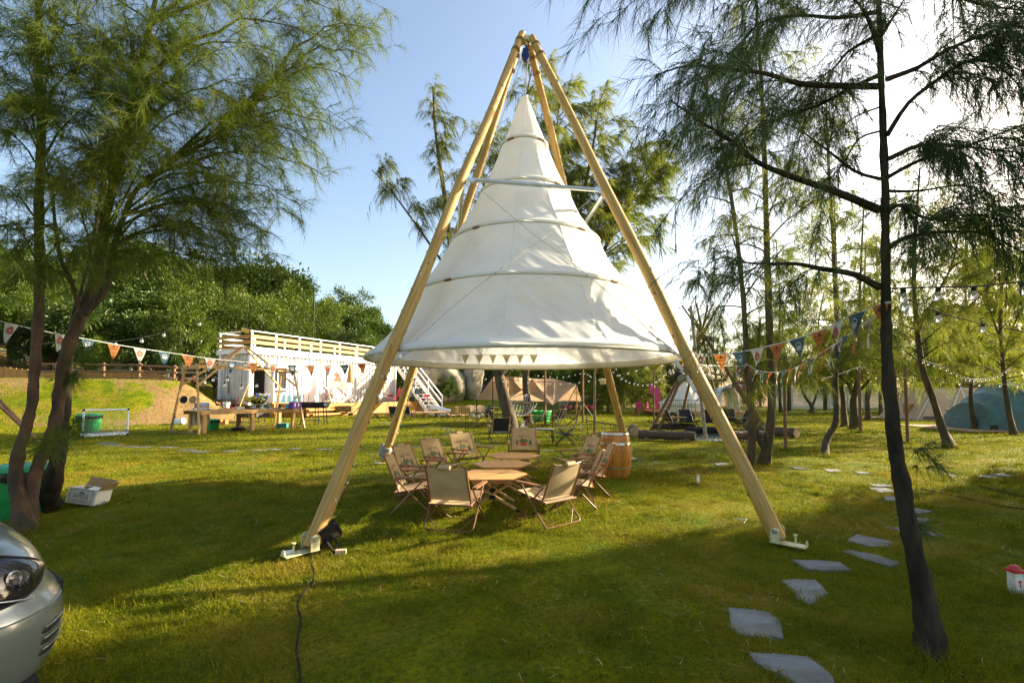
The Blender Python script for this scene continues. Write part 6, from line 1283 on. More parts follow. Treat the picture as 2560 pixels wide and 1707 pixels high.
def needles(Pb, D, L, W, bend=.35, segs=2):
    """strips from base points along D, sagging; returns (verts, tris)"""
    n = len(Pb); S = nrm(np.cross(D, NR.normal(size=(n, 3)))) * (W[:, None] / 2); g = np.array([0, 0, -1.])
    tip = Pb + D * L[:, None] + g * (bend * L)[:, None]
    if segs == 1:
        co = np.stack([Pb - S, Pb + S, tip], 1).reshape(-1, 3); return co, np.arange(3 * n).reshape(-1, 3)
    mid = Pb + D * (L * .55)[:, None] + g * (bend * L * .22)[:, None]
    co = np.stack([Pb - S, Pb + S, mid - S * .85, mid + S * .85, tip], 1).reshape(-1, 3); b = np.arange(n)[:, None] * 5
    return co, np.concatenate([b + [0, 1, 3], b + [0, 3, 2], b + [2, 3, 4]], 1).reshape(-1, 3)
class Crown:
    def __init__(s): s.tw = []; s.wood = MB()
    def branch(s, pts, r0, r1, n=6): s.wood.tube(pts, [lerp(r0, r1, i / (len(pts) - 1)) for i in range(len(pts))], n)
    def twigs(s, pts, f0, count, lmin, lmax, spread=.9, up=.0, droop=.25, wood=True, wr=.004, wind=(0, 0, 0)):
        """side twigs along a branch polyline; kept for needle growth"""
        k = len(pts); wind = V(wind)
        for i in range(count):
            f = lerp(f0, 1, (i + random.random()) / count) * (k - 1.001); j = int(f); p = pts[j].lerp(pts[j + 1], f - j); d = (pts[j + 1] - pts[j]).normalized()
            rd = V((random.gauss(0, 1), random.gauss(0, 1), random.gauss(0, .8))); rd = (rd - d * rd.dot(d)).normalized(); L = random.uniform(lmin, lmax)
            td = (d * (1 - spread * .5) + rd * spread + V((0, 0, up)) + wind).normalized(); q1 = p + td * L * .5; q2 = p + td * L - V((0, 0, droop * L))
            s.tw.append((p, q1, q2))
            if wood: s.wood.tube([p, q1, q2], [wr, wr * .8, wr * .4], 3, False)
        s.tw.append((pts[-2], pts[-2].lerp(pts[-1], .5), pts[-1]))
    def grow(s, per, lmin, lmax, width, fwd=.75, rnd=.6, droop=.15, bend=.3, segs=2, wind=(0, 0, 0)):
        A = np.array([[tuple(q) for q in t] for t in s.tw]); n = len(A); t = NR.uniform(.05, 1, (n, per)); 
        w0, w1, w2 = (1 - t) ** 2, 2 * t * (1 - t), t * t; ctrl = 2 * A[:, 1] - .5 * (A[:, 0] + A[:, 2])
        Pb = (w0[..., None] * A[:, None, 0] + w1[..., None] * ctrl[:, None] + w2[..., None] * A[:, None, 2]).reshape(-1, 3)
        T_ = np.repeat(nrm(A[:, 2] - A[:, 0]), per, 0); D = nrm(T_ * fwd + NR.normal(size=Pb.shape) * rnd + np.array([0, 0, -droop]) + np.array(wind)); L = NR.uniform(lmin, lmax, len(Pb)); W = np.full(len(Pb), width) * NR.uniform(.7, 1.3, len(Pb))
        return needles(Pb, D, L, W, bend, segs)
def curve(a, b, sag=0., lift_=0., n=7, wob=.05):
    a, b = V(a), V(b); L = (b - a).length; out = []
    for i in range(n + 1):
        t = i / n; q = a.lerp(b, t) + V((0, 0, lift_ * L * math.sin(math.pi * t) - sag * L * t * t)); out.append(q + V((random.gauss(0, 1), random.gauss(0, 1), random.gauss(0, 1))) * wob * L * .25 * (0 < i < n) * .5)
    return out
def make_tree(name, label, base, bark, stems, crown, ndl, group=None, needle_args=(), tuft=None, extra=None):
    base = V(base); T = thing(name, label, 'tree', base, world=True, group=group)
    for pts, rs in stems:
        sp = smooth(pts, 4); k = len(sp); rad = []; rs = [r * base.y / math.hypot(base.x, base.y) for r in rs]
        for i in range(k):
            f = i / (k - 1) * (len(rs) - 1); j = min(int(f), len(rs) - 2); rad.append(lerp(rs[j], rs[j + 1], f - j) * (1 + .05 * math.sin(i * 1.9) + .03 * math.sin(i * 4.3)))
        rad = [r * (1 + (.9 * math.exp(-i * .75) if sp[0].z < base.z else 0)) for i, r in enumerate(rad)]; ns = 26 if base.y < 7 else 14; sp2, rad2 = sp, rad
        if base.y < 7: sp2 = smooth(sp, 3); rad2 = [lerp(rad[i // 3], rad[min(i // 3 + 1, k - 1)], (i % 3) / 3) for i in range(len(sp2))]
        tb = MB().tube(sp2, rad2, ns)
        if base.y < 22:                                # ridged, lumpy bark
            for i in range(len(sp2)):
                for j in range(ns):
                    q = V(tb.v[i * ns + j]); dq = q - sp2[i]; f = 1 + .13 * mnoise.noise(q * 9) + .17 * mnoise.noise(V((q.x * 26, q.y * 26, q.z * 7))) + .11 * mnoise.noise(V((q.x * 80, q.y * 80, q.z * 26))); tb.v[i * ns + j] = tuple(sp2[i] + dq * f)
        tb.build('trunk', bark, T, 2)
    if crown.wood.v: crown.wood.build('branches', bark, T, True)['kind'] = 'stuff'
    co, tri = crown.grow(*needle_args[:0], **ndl); co = co - np.array(base); o = link('crown', fast_mesh('crown', co, tri, needle_args[0] if needle_args else M_needleL), T)
    if tuft: TUFTS.append((base.x, base.y) + tuft)
    return T
# ---- left group: two leaning trunks and a third behind
random.seed(21)
def line(px, y0, y1): n = len(px); return [P(u, v, lerp(y0, y1, i / (n - 1))) for i, (u, v) in enumerate(px)]
s1 = [G(66, 1335) - V((0, 0, .1))] + line([(50, 1250), (40, 1190), (46, 1130), (62, 1080), (80, 1010), (86, 930), (96, 800), (101, 680), (97, 560), (100, 420), (104, 300), (94, 150), (96, 20), (90, -140)], 5.0, 5.3)
s2 = line([(74, 1340), (74, 1260), (86, 1190), (110, 1130), (134, 1070), (146, 1010), (157, 925), (178, 846), (207, 780), (238, 700), (256, 600), (272, 500), (300, 380), (335, 220), (376, 60), (400, -60), (430, -200)], 5.0, 5.9)
s2b = line([(207, 785), (252, 738), (276, 678), (288, 610), (310, 540), (345, 470), (420, 410), (520, 350), (600, 300)], 5.2, 6.2)
s2c = line([(195, 770), (178, 700), (152, 650), (138, 560), (120, 440), (60, 300)], 5.15, 4.7)
C1 = Crown()
targets = [(s2b, 3, (700, 620, 6.2)), (s2b, 4, (660, 545, 6.0)), (s2b, 4, (760, 470, 6.4)), (s2b, 5, (820, 395, 6.6)), (s2b, 5, (745, 330, 6.0)), (s2b, 6, (860, 280, 6.8)), (s2b, 6, (800, 210, 6.4)), (s2b, 7, (880, 150, 6.9)), (s2b, 8, (905, 90, 7.0)), (s2b, 8, (930, 20, 7.0)),
           (s2, 12, (820, 40, 6.6)), (s2, 12, (700, 90, 6.2)), (s2, 11, (640, 180, 6.0)), (s2, 11, (560, 90, 5.6)), (s2, 10, (520, 220, 5.6)), (s2, 10, (470, 130, 5.2)), (s2, 9, (430, 330, 5.2)), (s2, 9, (360, 250, 4.9)), (s2, 13, (620, -40, 6.0)), (s2, 13, (760, -60, 6.6)), (s2, 13, (500, -60, 5.4)),
           (s2b, 3, (520, 590, 5.5)), (s2b, 3, (430, 520, 5.0)), (s2b, 2, (560, 650, 5.9)), (s2b, 2, (380, 620, 5.0)), (s2b, 4, (500, 430, 5.4)), (s2b, 5, (600, 420, 5.7)), (s2b, 6, (680, 400, 6.0)), (s2, 8, (330, 440, 4.9)), (s2, 8, (180, 470, 4.6)), (s2, 10, (210, 340, 4.7)), (s2, 11, (200, 200, 4.7)), (s2, 12, (250, 90, 4.9)), (s2, 13, (150, -30, 4.9)),
           (s1, 8, (10, 540, 4.6)), (s1, 8, (190, 590, 4.7)), (s1, 9, (-30, 440, 4.7)), (s1, 9, (220, 420, 4.8)), (s1, 10, (-20, 300, 4.7)), (s1, 10, (210, 280, 4.7)), (s1, 11, (-30, 180, 4.8)), (s1, 11, (190, 150, 4.8)), (s1, 12, (0, 60, 4.9)), (s1, 12, (230, 40, 4.9)), (s1, 13, (20, -60, 5)), (s1, 13, (210, -80, 5)), (s2c, 3, (40, 640, 4.6)), (s2c, 4, (230, 500, 4.8)), (s2c, 5, (-20, 250, 4.4)), (s2, 7, (100, 640, 4.7)), (s2, 9, (620, 500, 5.7)), (s2b, 7, (640, 260, 6)), (s2, 11, (420, 170, 5)), (s2, 10, (330, 320, 4.8)), (s2b, 8, (760, 130, 6.4)), (s2b, 6, (560, 330, 5.6)),
           (s2, 12, (330, 60, 5.0)), (s2, 12, (420, 30, 5.2)), (s2, 11, (300, 170, 4.9)), (s1, 11, (130, 90, 4.7)), (s1, 10, (60, 230, 4.6)), (s1, 9, (130, 360, 4.6)), (s2, 9, (270, 400, 4.8)), (s2b, 3, (620, 580, 5.8)), (s2b, 4, (580, 520, 5.6)), (s2b, 7, (790, 330, 6.5)), (s2, 13, (880, 0, 6.9)),
           (s1, 12, (150, 120, 4.6)), (s1, 11, (40, 110, 4.6)), (s2, 12, (240, 150, 4.8)), (s2, 12, (310, 10, 5.0)), (s2, 11, (380, 240, 5.0)), (s1, 12, (100, 10, 4.7)), (s2, 13, (440, 60, 5.3)), (s1, 10, (130, 220, 4.6)), (s2, 10, (270, 290, 4.8)), (s2, 11, (470, 60, 5.3)), (s2b, 7, (720, 220, 6.3)), (s2b, 5, (650, 470, 6.0)), (s2, 14, (500, -250, 5.5)), (s2, 14, (300, -250, 5.4)), (s2, 14, (700, -200, 6.2)), (s1, 14, (60, -250, 5.3))]
for st, j, (u, v, y) in targets:
    a = st[min(j + (st is s2), len(st) - 1)]; b = P(u, v, y); pts = curve(a, b, sag=.12, lift_=.16, n=8, wob=.07); r = .008 + .006 * (b - a).length; C1.branch(pts, r, .003)
    L = (b - a).length; C1.twigs(pts, .22, int(11 + 9 * L), .18, .46, spread=.85, up=.06, droop=.22, wr=.0028)
    for _ in range(int(1 + 1.5 * L)):                    # secondary limbs
        t = random.uniform(.3, .9); q = pts[int(t * 8)]; d = V((random.gauss(0, .8), random.gauss(0, .8), random.gauss(-.1, .5))) + (b - a).normalized() * .6; p2 = curve(q, q + d * .5 * L * .6, sag=.2, lift_=.1, n=5); C1.branch(p2, .005, .002, 4); C1.twigs(p2, .1, 9, .18, .42, droop=.3, wr=.0025)
make_tree('casuarina_tree', 'big leaning casuarina with two reddish trunks at the left, branches over the lawn', G(69, 1327), M_barkL,
          [(s1, [.115, .08, .064, .066, .06, .055, .03]), (s2, [.10, .08, .078, .085, .09, .058, .042, .02]), (s2b, [.07, .05, .035, .012]), (s2c, [.03, .024, .012])], C1, dict(per=38, lmin=.10, lmax=.23, width=.0040, fwd=.8, rnd=.55, droop=.12, bend=.25, segs=1), needle_args=(M_needleL,), tuft=(.35, .14, 1200))
s3 = [G(118, 1272) - V((0, 0, .1))] + line([(132, 1200), (148, 1129), (158, 1050), (166, 975), (176, 890), (188, 800), (230, 640), (260, 420)], 5.45, 6.3); C2 = Crown()
for v_ in range(6):
    a = s3[random.choice((7, 8))]; b = a + V((random.uniform(-1.2, 1.2), random.uniform(-.5, 1.2), random.uniform(-.3, 1.2))); pts = curve(a, b, .15, .15); C2.branch(pts, .014, .003); C2.twigs(pts, .2, 14, .2, .45, wr=.003)
for q, d in ((P(160, 1090, 5.35), V((.25, -.15, .12))), (P(120, 1130, 4.95), V((.22, -.2, .1))), (P(165, 960, 5.5), V((.3, -.2, .2))), (P(205, 905, 5.5), V((.2, -.3, .15)))):
    for _ in range(2): pts = [q, q + d * .5 + V((0, 0, .02)), q + d + V((random.uniform(-.1, .1), 0, random.uniform(-.06, .1)))]; C2.twigs(pts, .1, 5, .08, .2, wr=.002)
make_tree('casuarina_tree', 'third dark trunk of the left casuarina clump, standing behind beside the carton', G(119, 1268), M_barkD, [(s3, [.13, .10, .085, .07, .06, .02])], C2, dict(per=36, lmin=.12, lmax=.25, width=.0045, segs=1), needle_args=(M_needleL,), tuft=(.3, .13, 900))
# ---- dark tree at the right
random.seed(33); c17 = lambda x, y: (1400 + .4974 * x, .4974 * y)
rt = [G(2335, 1648) - V((0, 0, .12)), G(2333, 1640) + V((-.01, 0, .05))] + line([(2318, 1530), (2290, 1400), (2262, 1262), (2240, 1130), (2222, 960), (2216, 830), (2214, 700), (2213, 560), (2211, 420), (2206, 280), (2200, 120), (2196, -40), (2190, -260)], 2.70, 2.85)
C3 = Crown(); TY = 2.78
def brn(px, ys, r, tw, f0=.15, lm=(.14, .36), droop=.35, sec=3):
    k = len(px); pts = smooth([P(*c17(*q), lerp(TY, ys, (i / (k - 1)) ** 1.0)) for i, q in enumerate(px)], 3); C3.branch(pts, r, .0025, 6); C3.twigs(pts, f0, int(tw * .5), lm[0], lm[1], spread=.8, droop=droop, wr=.0018)
    for _ in range((sec + 1) // 2):
        i = random.randint(len(pts) // 3, len(pts) - 2); d = (pts[i + 1] - pts[i]).normalized() * random.uniform(.3, .7) + V((random.gauss(0, .3), random.gauss(0, .35), random.gauss(-.12, .22))); p2 = curve(pts[i], pts[i] + d * .65, sag=.25, lift_=.12, n=5); C3.branch(p2, .0045, .0015, 4); C3.twigs(p2, .05, 12, .1, .28, droop=.4, wr=.0016)
brn([(1605, 1445), (1480, 1380), (1310, 1350), (1180, 1325), (1000, 1325), (860, 1310)], 2.5, .021, 34, .3, sec=5)
brn([(1605, 1055), (1400, 970), (1200, 900), (1000, 820), (850, 700), (720, 620), (555, 505)], 2.35, .024, 60, .12, sec=10)
brn([(1600, 435), (1400, 432), (1200, 420), (1030, 370), (850, 350), (650, 330), (480, 380)], 2.5, .02, 60, .15, sec=10)
brn([(1600, 380), (1450, 450), (1300, 530), (1150, 580), (1000, 640), (880, 700)], 2.9, .014, 40, .15, sec=6)
brn([(1600, 175), (1450, 260), (1370, 350), (1250, 420)], 2.95, .012, 30, .2, sec=4)
brn([(1605, 260), (1560, 120), (1500, 20), (1420, -60)], 2.6, .016, 26, .2, sec=4); brn([(1615, 180), (1680, 80), (1740, -20)], 2.8, .012, 18, .2, sec=3)
brn([(1640, 400), (1800, 340), (1950, 250), (2200, 150), (2380, 90)], 2.5, .016, 64, .2, (.15, .38), sec=12)
brn([(1645, 680), (1750, 520), (1900, 400), (2050, 310), (2200, 330), (2340, 470)], 2.6, .016, 60, .2, sec=10)
brn([(1650, 800), (1780, 740), (1900, 725), (2100, 745), (2380, 775)], 2.45, .015, 56, .2, sec=10); brn([(1650, 890), (1800, 810), (2000, 750), (2300, 640), (2420, 610)], 2.9, .014, 50, .25, sec=8)
brn([(1650, 1060), (1720, 1030), (1850, 1100), (2100, 1080), (2370, 1150)], 2.5, .014, 56, .15, sec=9); brn([(1655, 1245), (1750, 1190), (1950, 1165), (2150, 1180), (2380, 1300)], 2.6, .015, 56, .2, sec=9)
brn([(1610, 660), (1500, 700), (1420, 830), (1350, 900)], 3.1, .007, 14, .3, sec=2); brn([(1605, 540), (1480, 590), (1380, 680)], 3.1, .006, 12, .3, sec=2)
brn([(1600, 60), (1400, 90), (1200, 80), (1000, 120), (900, 250)], 3.0, .014, 46, .2, sec=8); brn([(1600, -60), (1300, -60), (1000, -40), (700, -60)], 2.6, .016, 44, .2, droop=.7, sec=8); brn([(1600, -120), (1000, -140), (600, -110), (150, -60)], 2.5, .018, 46, .35, droop=.9, sec=10); brn([(1600, -100), (1900, -60), (2100, 20), (2380, 60)], 2.6, .016, 40, .2, sec=6)
brn([(1610, 900), (1480, 860), (1350, 760), (1180, 640), (1050, 600)], 3.3, .012, 44, .2, sec=8); brn([(1640, 960), (1800, 960), (2000, 930), (2300, 900)], 3.2, .01, 30, .25, sec=4)
for q in (P(2290, 1180, 2.75), P(2275, 1330, 2.72), P(2262, 1130, 2.78)):
    for _ in range(2): d = V((random.uniform(.05, .22), random.uniform(-.1, .1), random.uniform(-.02, .1))); C3.twigs([q, q + d * .6, q + d], .1, 1, .04, .08, wr=.0012)
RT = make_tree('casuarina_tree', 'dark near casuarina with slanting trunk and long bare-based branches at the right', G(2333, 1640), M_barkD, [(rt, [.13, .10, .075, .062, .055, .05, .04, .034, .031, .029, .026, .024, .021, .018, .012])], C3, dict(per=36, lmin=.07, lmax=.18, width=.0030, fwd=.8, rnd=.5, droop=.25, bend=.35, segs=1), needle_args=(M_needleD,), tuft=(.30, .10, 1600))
# ---- plume trees behind the canopy
random.seed(5)
def auto_crown(C, st, f0, nb, Lb, el=(.3, .9), tw=9, twl=(.3, .7), wind=(0, 0, 0), droop=.35, r=.02, top=.35, lift_=.1, side=None, sec=0, shp=1.):
    k = len(st); wind = V(wind)
    for i in range(nb):
        f = lerp(f0, .98, (i + .5) / nb); t = f * (k - 1.001); j = int(t); a = st[j].lerp(st[j + 1], t - j); az = i * 2.4 + random.uniform(-.4, .4); e = random.uniform(*el); L = Lb * (lerp(1, top, ((f - f0) / (1 - f0)) ** shp)) * random.uniform(.7, 1.15)
        d = V((math.cos(az) * math.cos(e), math.sin(az) * math.cos(e), math.sin(e))) + wind * .5; pts = curve(a, a + d * L, sag=.12, lift_=lift_, n=6, wob=.06); C.branch(pts, r * (.4 + .6 * L / Lb), r * .12, 5); C.twigs(pts, .2, int(tw * max(.6, L)), twl[0], twl[1], spread=.75, droop=droop, wr=r * .14, wind=wind * .5)
        for _ in range(sec): q = pts[random.randint(2, 5)]; p2 = curve(q, q + (d + V((random.gauss(0, .6), random.gauss(0, .6), random.gauss(0, .5)))) * L * .35, .15, .1, 4); C.branch(p2, r * .25, r * .08, 4); C.twigs(p2, .1, int(tw * .6), twl[0], twl[1], droop=droop, wr=r * .12, wind=wind * .5)
C4 = Crown(); m1 = [G(1278, 1083) - V((0, 0, .1))] + line([(1272, 1040), (1262, 1000), (1250, 950), (1238, 910), (1205, 850), (1160, 740), (1128, 620), (1110, 480), (1090, 340), (1083, 225)], 15.5, 15.9); m1b = line([(1246, 935), (1275, 905), (1290, 820), (1280, 640), (1290, 420), (1315, 250), (1330, 175)], 15.5, 16.3)
m1c = line([(1150, 720), (1060, 590), (980, 480), (930, 425)], 15.7, 15.6)
WND = (.35, -.1, 0)
auto_crown(C4, m1, .45, 24, 1.8, (.5, 1.1), 7, (.3, .65), WND, .55, .03, .3, sec=2); auto_crown(C4, m1b, .3, 22, 1.8, (.4, 1.1), 7, (.3, .65), WND, .45, .03, .3, sec=2); auto_crown(C4, m1c, .2, 9, .9, (.2, .9), 10, (.3, .7), WND, .7, .02, .5, sec=1)
make_tree('casuarina_tree', 'tall casuarina with drooping plumes behind the canopy, thick trunk with hammock', G(1278, 1083), M_barkM, [(m1, [.25, .19, .17, .15, .10, .07, .03]), (m1b, [.12, .08, .06, .02]), (m1c, [.05, .03, .012])], C4, dict(per=32, lmin=.16, lmax=.36, width=.011, fwd=.8, rnd=.4, droop=.45, bend=.45, segs=1, wind=(.35, 0, 0)), needle_args=(M_needleM,), tuft=(.4, .14, 500))
C5 = Crown(); m2 = [G(1319, 1063) - V((0, 0, .1))] + line([(1318, 1010), (1314, 940), (1328, 880), (1375, 780), (1420, 650), (1450, 520), (1480, 380), (1500, 250)], 19.5, 20.2); m2b = line([(1335, 870), (1440, 740), (1530, 590), (1590, 480), (1630, 390)], 19.6, 20.5); m2c = line([(1350, 840), (1370, 640), (1385, 420), (1400, 230)], 19.6, 21)
m2d = line([(1314, 930), (1250, 820), (1220, 560), (1200, 330)], 19.6, 21)
for st, nb, Lb in ((m2, 46, 2.8), (m2b, 46, 2.5), (m2c, 40, 2.5), (m2d, 32, 2.1)): auto_crown(C5, st, .3, nb, Lb, (.3, 1.1), 7, (.35, .8), WND, .35, .04, .35, sec=2)
make_tree('casuarina_tree', 'large yellow-green casuarina with feathery crown behind the right of the canopy', G(1319, 1063), M_barkM, [(m2, [.16, .14, .13, .11, .07, .03]), (m2b, [.10, .07, .02]), (m2c, [.09, .06, .02]), (m2d, [.08, .05, .02])], C5, dict(per=38, lmin=.18, lmax=.42, width=.014, fwd=.8, rnd=.45, droop=.35, bend=.4, segs=1, wind=(.4, 0, 0)), needle_args=(M_needleM,), tuft=(.4, .14, 400))
# ---- grove at the right
random.seed(9); GG = 'casuarinas of the right-hand grove'
def grove(px, y0, y1, rs, label, f0=.3, nb=30, Lb=1.3, extra=(), tw=8, wdt=.010, per=24, ln=(.14, .32), bark=M_barkM, tuft=(.25, .15, 300), el=(-.1, .8), sec=1, twl=(.25, .6)):
    base = G(*px[0]); st = [base - V((0, 0, .08))] + line(px[1:], y0 or base.y, y1 or base.y); C = Crown(); stems = [(st, rs)]; auto_crown(C, st, f0, nb, Lb, el, tw, twl, (0, 0, 0), .4, .02, .35, sec=sec)
    for ex, r2 in extra: e_ = line(ex, y0 or base.y, y1 or base.y); stems.append((e_, r2)); auto_crown(C, e_, .55, int(nb * .5), Lb * .8, el, tw, twl, (0, 0, 0), .4, .016, .35, sec=sec)
    make_tree('casuarina_tree', label, base, bark, stems, C, dict(per=per, lmin=ln[0], lmax=ln[1], width=wdt, fwd=.75, rnd=.5, droop=.3, bend=.35, segs=1), GG, (M_needleR,), tuft)
grove([(1906, 1160), (1925, 1080), (1929, 1000), (1926, 900), (1922, 780), (1918, 640), (1914, 480), (1908, 300), (1898, 120), (1888, -40)], 8.6, 8.8, [.10, .075, .07, .065, .055, .04, .02], 'slender casuarina, right one of the twin trunks behind the bunting', .48, 28, 1.3, ((([(1908, 1120), (1892, 1080), (1880, 1000), (1893, 900), (1900, 800)]), [.05, .045, .02]),), wdt=.0075, per=26)
grove([(1876, 1165), (1880, 1080), (1876, 1000), (1868, 920), (1862, 800), (1852, 680), (1835, 540), (1808, 380), (1780, 250)], 8.45, 8.6, [.075, .06, .055, .045, .035, .018], 'slender casuarina, left one of the twin trunks behind the bunting', .50, 22, 1.1, wdt=.0075, per=26)
grove([(2061, 1141), (2066, 1100), (2090, 1050), (2088, 960), (2092, 860), (2088, 720), (2080, 560), (2070, 380), (2064, 220)], 10.1, 10.3, [.085, .07, .06, .05, .035, .018], 'bent slim casuarina alone in the lawn right of the twin trunks', .42, 28, 1.3, wdt=.009)
grove([(2112, 1068), (2108, 1000), (2099, 920), (2096, 820), (2090, 650), (2085, 480)], None, None, [.11, .09, .07, .03], 'casuarina standing left of the forked trunk before the slat fence', .3, 34, 1.9, wdt=.013)
grove([(2138, 1073), (2133, 1010), (2138, 980), (2146, 930), (2150, 860), (2150, 720), (2160, 500)], None, None, [.15, .12, .08, .03], 'thick forked casuarina before the white slat fence', .35, 34, 1.9, (([(2136, 1000), (2120, 960), (2100, 930), (2092, 800)], [.08, .06, .03]), ([(2140, 985), (2165, 960), (2185, 930), (2195, 860)], [.07, .05, .02])), wdt=.013)
grove([(2171, 1051), (2168, 990), (2166, 900), (2160, 760), (2165, 600)], None, None, [.13, .09, .04], 'casuarina with two thin stems right of the forked trunk', .3, 30, 2.0, (([(2170, 1010), (2180, 950), (2182, 880)], [.06, .05, .03]),), wdt=.017)
grove([(2203, 1041), (2200, 980), (2196, 900), (2195, 760), (2190, 600)], None, None, [.12, .08, .04], 'thin casuarina half behind the near dark trunk', .3, 28, 2.0, wdt=.018)
grove([(2378, 1120), (2352, 1060), (2330, 990), (2306, 920), (2294, 830), (2285, 700), (2290, 560), (2300, 420)], 11.6, 11.3, [.13, .10, .09, .07, .05, .02], 'leaning casuarina with scarred bark before the tan cabin tent', .42, 34, 1.5, (([(2294, 830), (2330, 760), (2380, 660), (2400, 560)], [.045, .035, .012]), ([(2294, 800), (2400, 780), (2470, 720), (2560, 640)], [.03, .02, .01])), wdt=.010)
grove([(2440, 1074), (2430, 1030), (2427, 980), (2431, 900), (2420, 820), (2412, 680), (2418, 520)], None, None, [.11, .08, .06, .025], 'wavy thin casuarina between the tan and the teal tent', .35, 30, 1.6, wdt=.013)
grove([(2536, 1089), (2520, 1020), (2512, 960), (2505, 880), (2500, 780), (2508, 640), (2496, 480)], None, None, [.10, .08, .06, .025], 'thin casuarina before the teal tunnel tent at the right edge', .35, 34, 1.5, (([(2506, 900), (2540, 800), (2590, 700)], [.04, .03, .012]), ([(2505, 860), (2470, 760), (2440, 640)], [.04, .03, .012])), wdt=.012)
grove([(2029, 1032), (2029, 1015), (2012, 990), (2002, 960), (2000, 900), (1990, 760)], None, None, [.2, .1, .06, .03], 'low wide V-shaped casuarina before the slat fence', .45, 24, 2.0, (([(2029, 1018), (2040, 990), (2048, 950), (2050, 860)], [.1, .07, .04]),), wdt=.02)
grove([(1952, 1031), (1949, 980), (1946, 900), (1950, 760), (1940, 600)], None, None, [.12, .08, .04], 'thin casuarina at the left end of the slat fence', .3, 28, 2.2, wdt=.02)
# generic far trees, copied with their own trunk and crown
def far_tree(seed, H, Lb, nb, wdt, per, dense):
    random.seed(seed); C = Crown(); st = [V((0, 0, -.2)), V((random.uniform(-.2, .2), 0, H * .3)), V((random.uniform(-.4, .4), .1, H * .65)), V((random.uniform(-.3, .3), 0, H))]; sp = smooth(st, 4)
    auto_crown(C, sp, .16 if dense else .25, nb, Lb, (-.2, .7), 7, (.4, .9), (.1, 0, 0), .5, .04, .3, sec=1, shp=1.2)
    wood = MB().tube(sp, [lerp(.15, .03, i / (len(sp) - 1)) for i in range(len(sp))], 8).mesh('trunk', M_barkM, True); br_ = C.wood.mesh('branches', M_barkM); co, tri = C.grow(per=per, lmin=.25, lmax=.6, width=wdt, fwd=.7, rnd=.5, droop=.5, bend=.4, segs=1)
    return wood, br_, fast_mesh('crown', co, tri, M_needleR)
FT = [far_tree(101, 9, 2.0, 32, .026, 11, 0), far_tree(102, 8.5, 1.8, 28, .026, 11, 0), far_tree(103, 7.5, 2.6, 46, .038, 20, 1)]
def put_far(x, y, k, s, rz, label, group):
    T = thing('casuarina_tree', label, 'tree', (x, y, zg(x, y) - .05), rz, group); T.scale = (s, s, s)
    for n_, me in zip(('trunk', 'branches', 'crown'), FT[k]): link(n_, me, T)
random.seed(77); fars = []
for u, y, k, s in ((1548, 31, 2, .62), (1590, 34, 2, .60), (1628, 36, 2, .55), (1520, 33, 2, .75), (1690, 44, 2, .8), (1600, 42, 2, .85), (1745, 40, 1, .85), (1790, 46, 0, 1.0), (1870, 50, 0, 1.1), (1925, 45, 1, 1.1), (1970, 36, 0, 1.05), (2060, 38, 0, 1.1), (2160, 45, 0, 1.15), (2230, 36, 1, 1.1), (2320, 34, 1, 1.1), (2365, 42, 0, 1.1), (2410, 36, 2, 1.1), (2500, 36, 0, 1.15), (2590, 33, 1, 1.1), (2660, 30, 0, 1.1), (1480, 40, 2, .8), (2340, 44, 2, 1.2), (2480, 46, 2, 1.25), (2080, 50, 2, 1.1), (1900, 50, 2, 1.0)):
    fars.append(((u - 1280) / FPX * y, y, k, s, u))
fars.sort(key=lambda q: q[4]); nth = ['%s' % w_ for w_ in ORD] + ['twenty-third', 'twenty-fourth', 'twenty-fifth', 'twenty-sixth', 'twenty-seventh', 'twenty-eighth', 'twenty-ninth', 'thirtieth', 'thirty-first', 'thirty-second', 'thirty-third', 'thirty-fourth']
for i, (x, y, k, s, u) in enumerate(fars):
    kind = ('dense drooping dark casuarina' if k == 2 else 'tall airy casuarina') + (' left of the bell tent' if u < 1700 else ' in the far grove'); put_far(x, y, k, s, random.uniform(0, 6.28), '%s, %s from left in background' % (kind, nth[i]), 'casuarinas of the far row')
for i, (x, y, k, s) in enumerate(((8.6, 5.6, 0, .8), (11.2, 6.6, 2, .85), (14.2, 8.0, 1, .95), (10.0, 4.4, 2, .8), (17.0, 9.0, 0, 1.0), (8.8, 3.2, 1, .8), (13.0, 5.6, 0, .95), (10.4, 6.9, 1, .75))): put_far(x, y, k, s, i * 1.3, 'casuarina of the grove just outside the right edge, %s from the camera' % ORD[i], 'casuarinas outside the right edge')
